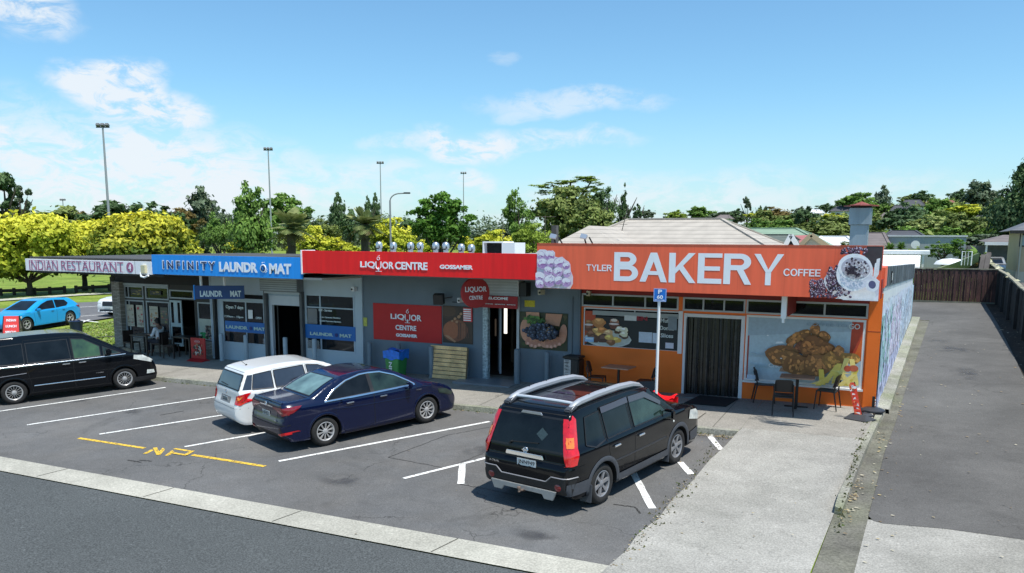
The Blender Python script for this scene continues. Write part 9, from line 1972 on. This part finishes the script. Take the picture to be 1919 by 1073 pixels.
m2 = skin_body('shirt', [J[0], J[1], J[2], J[3], (0, .01, 1.05), J[15], J[16], (.19, .18, .765), J[19], J[20], (-.19, .18, .765)], [(0, 1), (1, 2), (2, 3), (3, 4), (3, 5), (5, 6), (6, 7), (3, 8), (8, 9), (9, 10)], [(.162, .122), (.142, .112), (.162, .122), (.122, .092), .06, .066, .054, .05, .066, .054, .05], skin, pt_); m2.materials.clear(); m2.materials.append(mat('white_shirt', (.62, .64, .66), .8, .1, 8)); link_mesh('shirt', m2, pt_, local=True)
m2 = skin_body('trousers', [J[0], J[7], J[8], (.11, .44, .16), J[11], J[12], (-.12, .40, .16)], [(0, 1), (1, 2), (2, 3), (0, 4), (4, 5), (5, 6)], [(.165, .12), .10, .076, .06, .10, .076, .06], skin, pt_); m2.materials.clear(); m2.materials.append(mat('dark_trousers', (.02, .02, .03), .8, .1, 8)); link_mesh('trousers', m2, pt_, local=True)
m2 = skin_body('hair', [(0, .0, 1.18), (0, -.01, 1.27), (0, .04, 1.33)], [(0, 1), (1, 2)], [(.07, .06), (.088, .085), (.07, .06)], skin, pt_, root=1); m2.materials.clear(); m2.materials.append(mat('black_hair', (.012, .010, .009), .6, .2, 30)); link_mesh('hair', m2, pt_, local=True)
for sx_ in (-.028, .028): q = MB(); q.lathe([(0, -.006), (.009, 0), (0, .006)], (sx_, .127, 1.225), 8, 'Y'); q.build('eye', M_INK, pt_, local=True)
q = MB(); q.add([(-.012, .122, 1.20), (.012, .122, 1.20), (0, .15, 1.195), (0, .124, 1.235)], [(0, 1, 2), (0, 2, 3), (1, 3, 2)]); q.build('nose', skin, pt_, local=True)
for sg in (-1, 1):
    for i in range(5):
        q = MB(); bx_ = sg*.11+(i-2)*.014; l = (.045, .07, .078, .072, .055)[i] if sg > 0 else (.055, .072, .078, .07, .045)[i]; q.tube([(bx_, .44, .775), (bx_*1.02, .44+l*.6, .77), (bx_*1.0, .44+l, .757)], [.009, .008, .006], 6); q.build('finger', skin, pt_, local=True, smooth=True)

# ---------------------------------------------------------------- left edge: folding board, bin, handrail
Ya = 21.5; c = Wy(24, 615, Ya); x = c.x; z = gz(x, Ya)-.03; t = thing('folding_board', 'red and white folding pavement board standing behind the people carrier', 'board', (x, Ya, z), math.radians(40))
top = Wy(24, 592, Ya).z-z
for sgn, nm, m in ((-1, 'front_panel', mat('board_red', (.70, .05, .045), .5, .1)), (1, 'back_panel', mat('board_back', (.42, .43, .36), .6, .15))):
    q = MB(); q.add([(-.36, sgn*.32, 0), (.36, sgn*.32, 0), (.30, sgn*.02, top), (-.30, sgn*.02, top), (-.36, sgn*.29, 0), (.36, sgn*.29, 0), (.30, sgn*.0, top), (-.30, sgn*.0, top)], [(0, 1, 2, 3), (7, 6, 5, 4), (0, 4, 5, 1), (1, 5, 6, 2), (2, 6, 7, 3), (3, 7, 4, 0)]); o = q.build(nm, m, t, local=True)
    if sgn < 0:
        V_ = Vector((0, .30, top)).normalized()
        for k, (s_, w_) in enumerate((('INDIAN', .38), ('LUNCH', .42), ('SPECIAL', .46), ('OPEN', .34))):
            f = .80-.22*k; text(s_, Vector((-w_/2, -.32+.30*f-.008, top*f)), UX, V_, w_, .11, M_LET, parent=o, bold=.03, local=True)
q = MB()
for a_, b_ in (((.36, -.32, 0), (.31, -.02, top)), ((.36, .32, 0), (.31, .02, top)), ((-.36, -.32, 0), (-.31, -.02, top)), ((.34, -.16, top*.5), (.34, .16, top*.5))): q.bar(a_, b_, .035)
q.build('frame', M_PLASTB, t, local=True)
Yb = 24.2; c = Wy(147, 622, Yb); z = gz(c.x, Yb); t = thing('street_bin', 'dark blue street bin with curved handle on the grass verge', 'bin', (c.x, Yb, z-.05))
q = MB(); q.lathe([(.22, 0), (.30, .62), (.31, .64), (.25, .645), (.22, .5)], (c.x-.1, Yb, z-.05), 22); q.build('bin_body', mat('bin_navy', (.012, .025, .085), .4, .2), t, smooth=True, angle=40)
q = MB(); q.tube([(c.x+.22, Yb, z), (c.x+.30, Yb, z+.35), (c.x+.22, Yb, z+.62), (c.x+.02, Yb, z+.66)], .02, 8); q.build('handle', M_PLASTB, t, smooth=True)
Yh = 23.6; a, b = Wy(177, 632, Yh), Wy(232, 624, Yh+.8); q = MB(); z = gz(a.x, Yh)-.05; q.tube([(a.x, Yh, z), (a.x, Yh, a.z), (b.x, Yh+.8, a.z+.05), (b.x, Yh+.8, z)], .022, 8); o = q.build('handrail', M_PLASTB, smooth=True, angle=50); prop(o, 'low black handrail on the grass beside the stone pier', 'handrail')
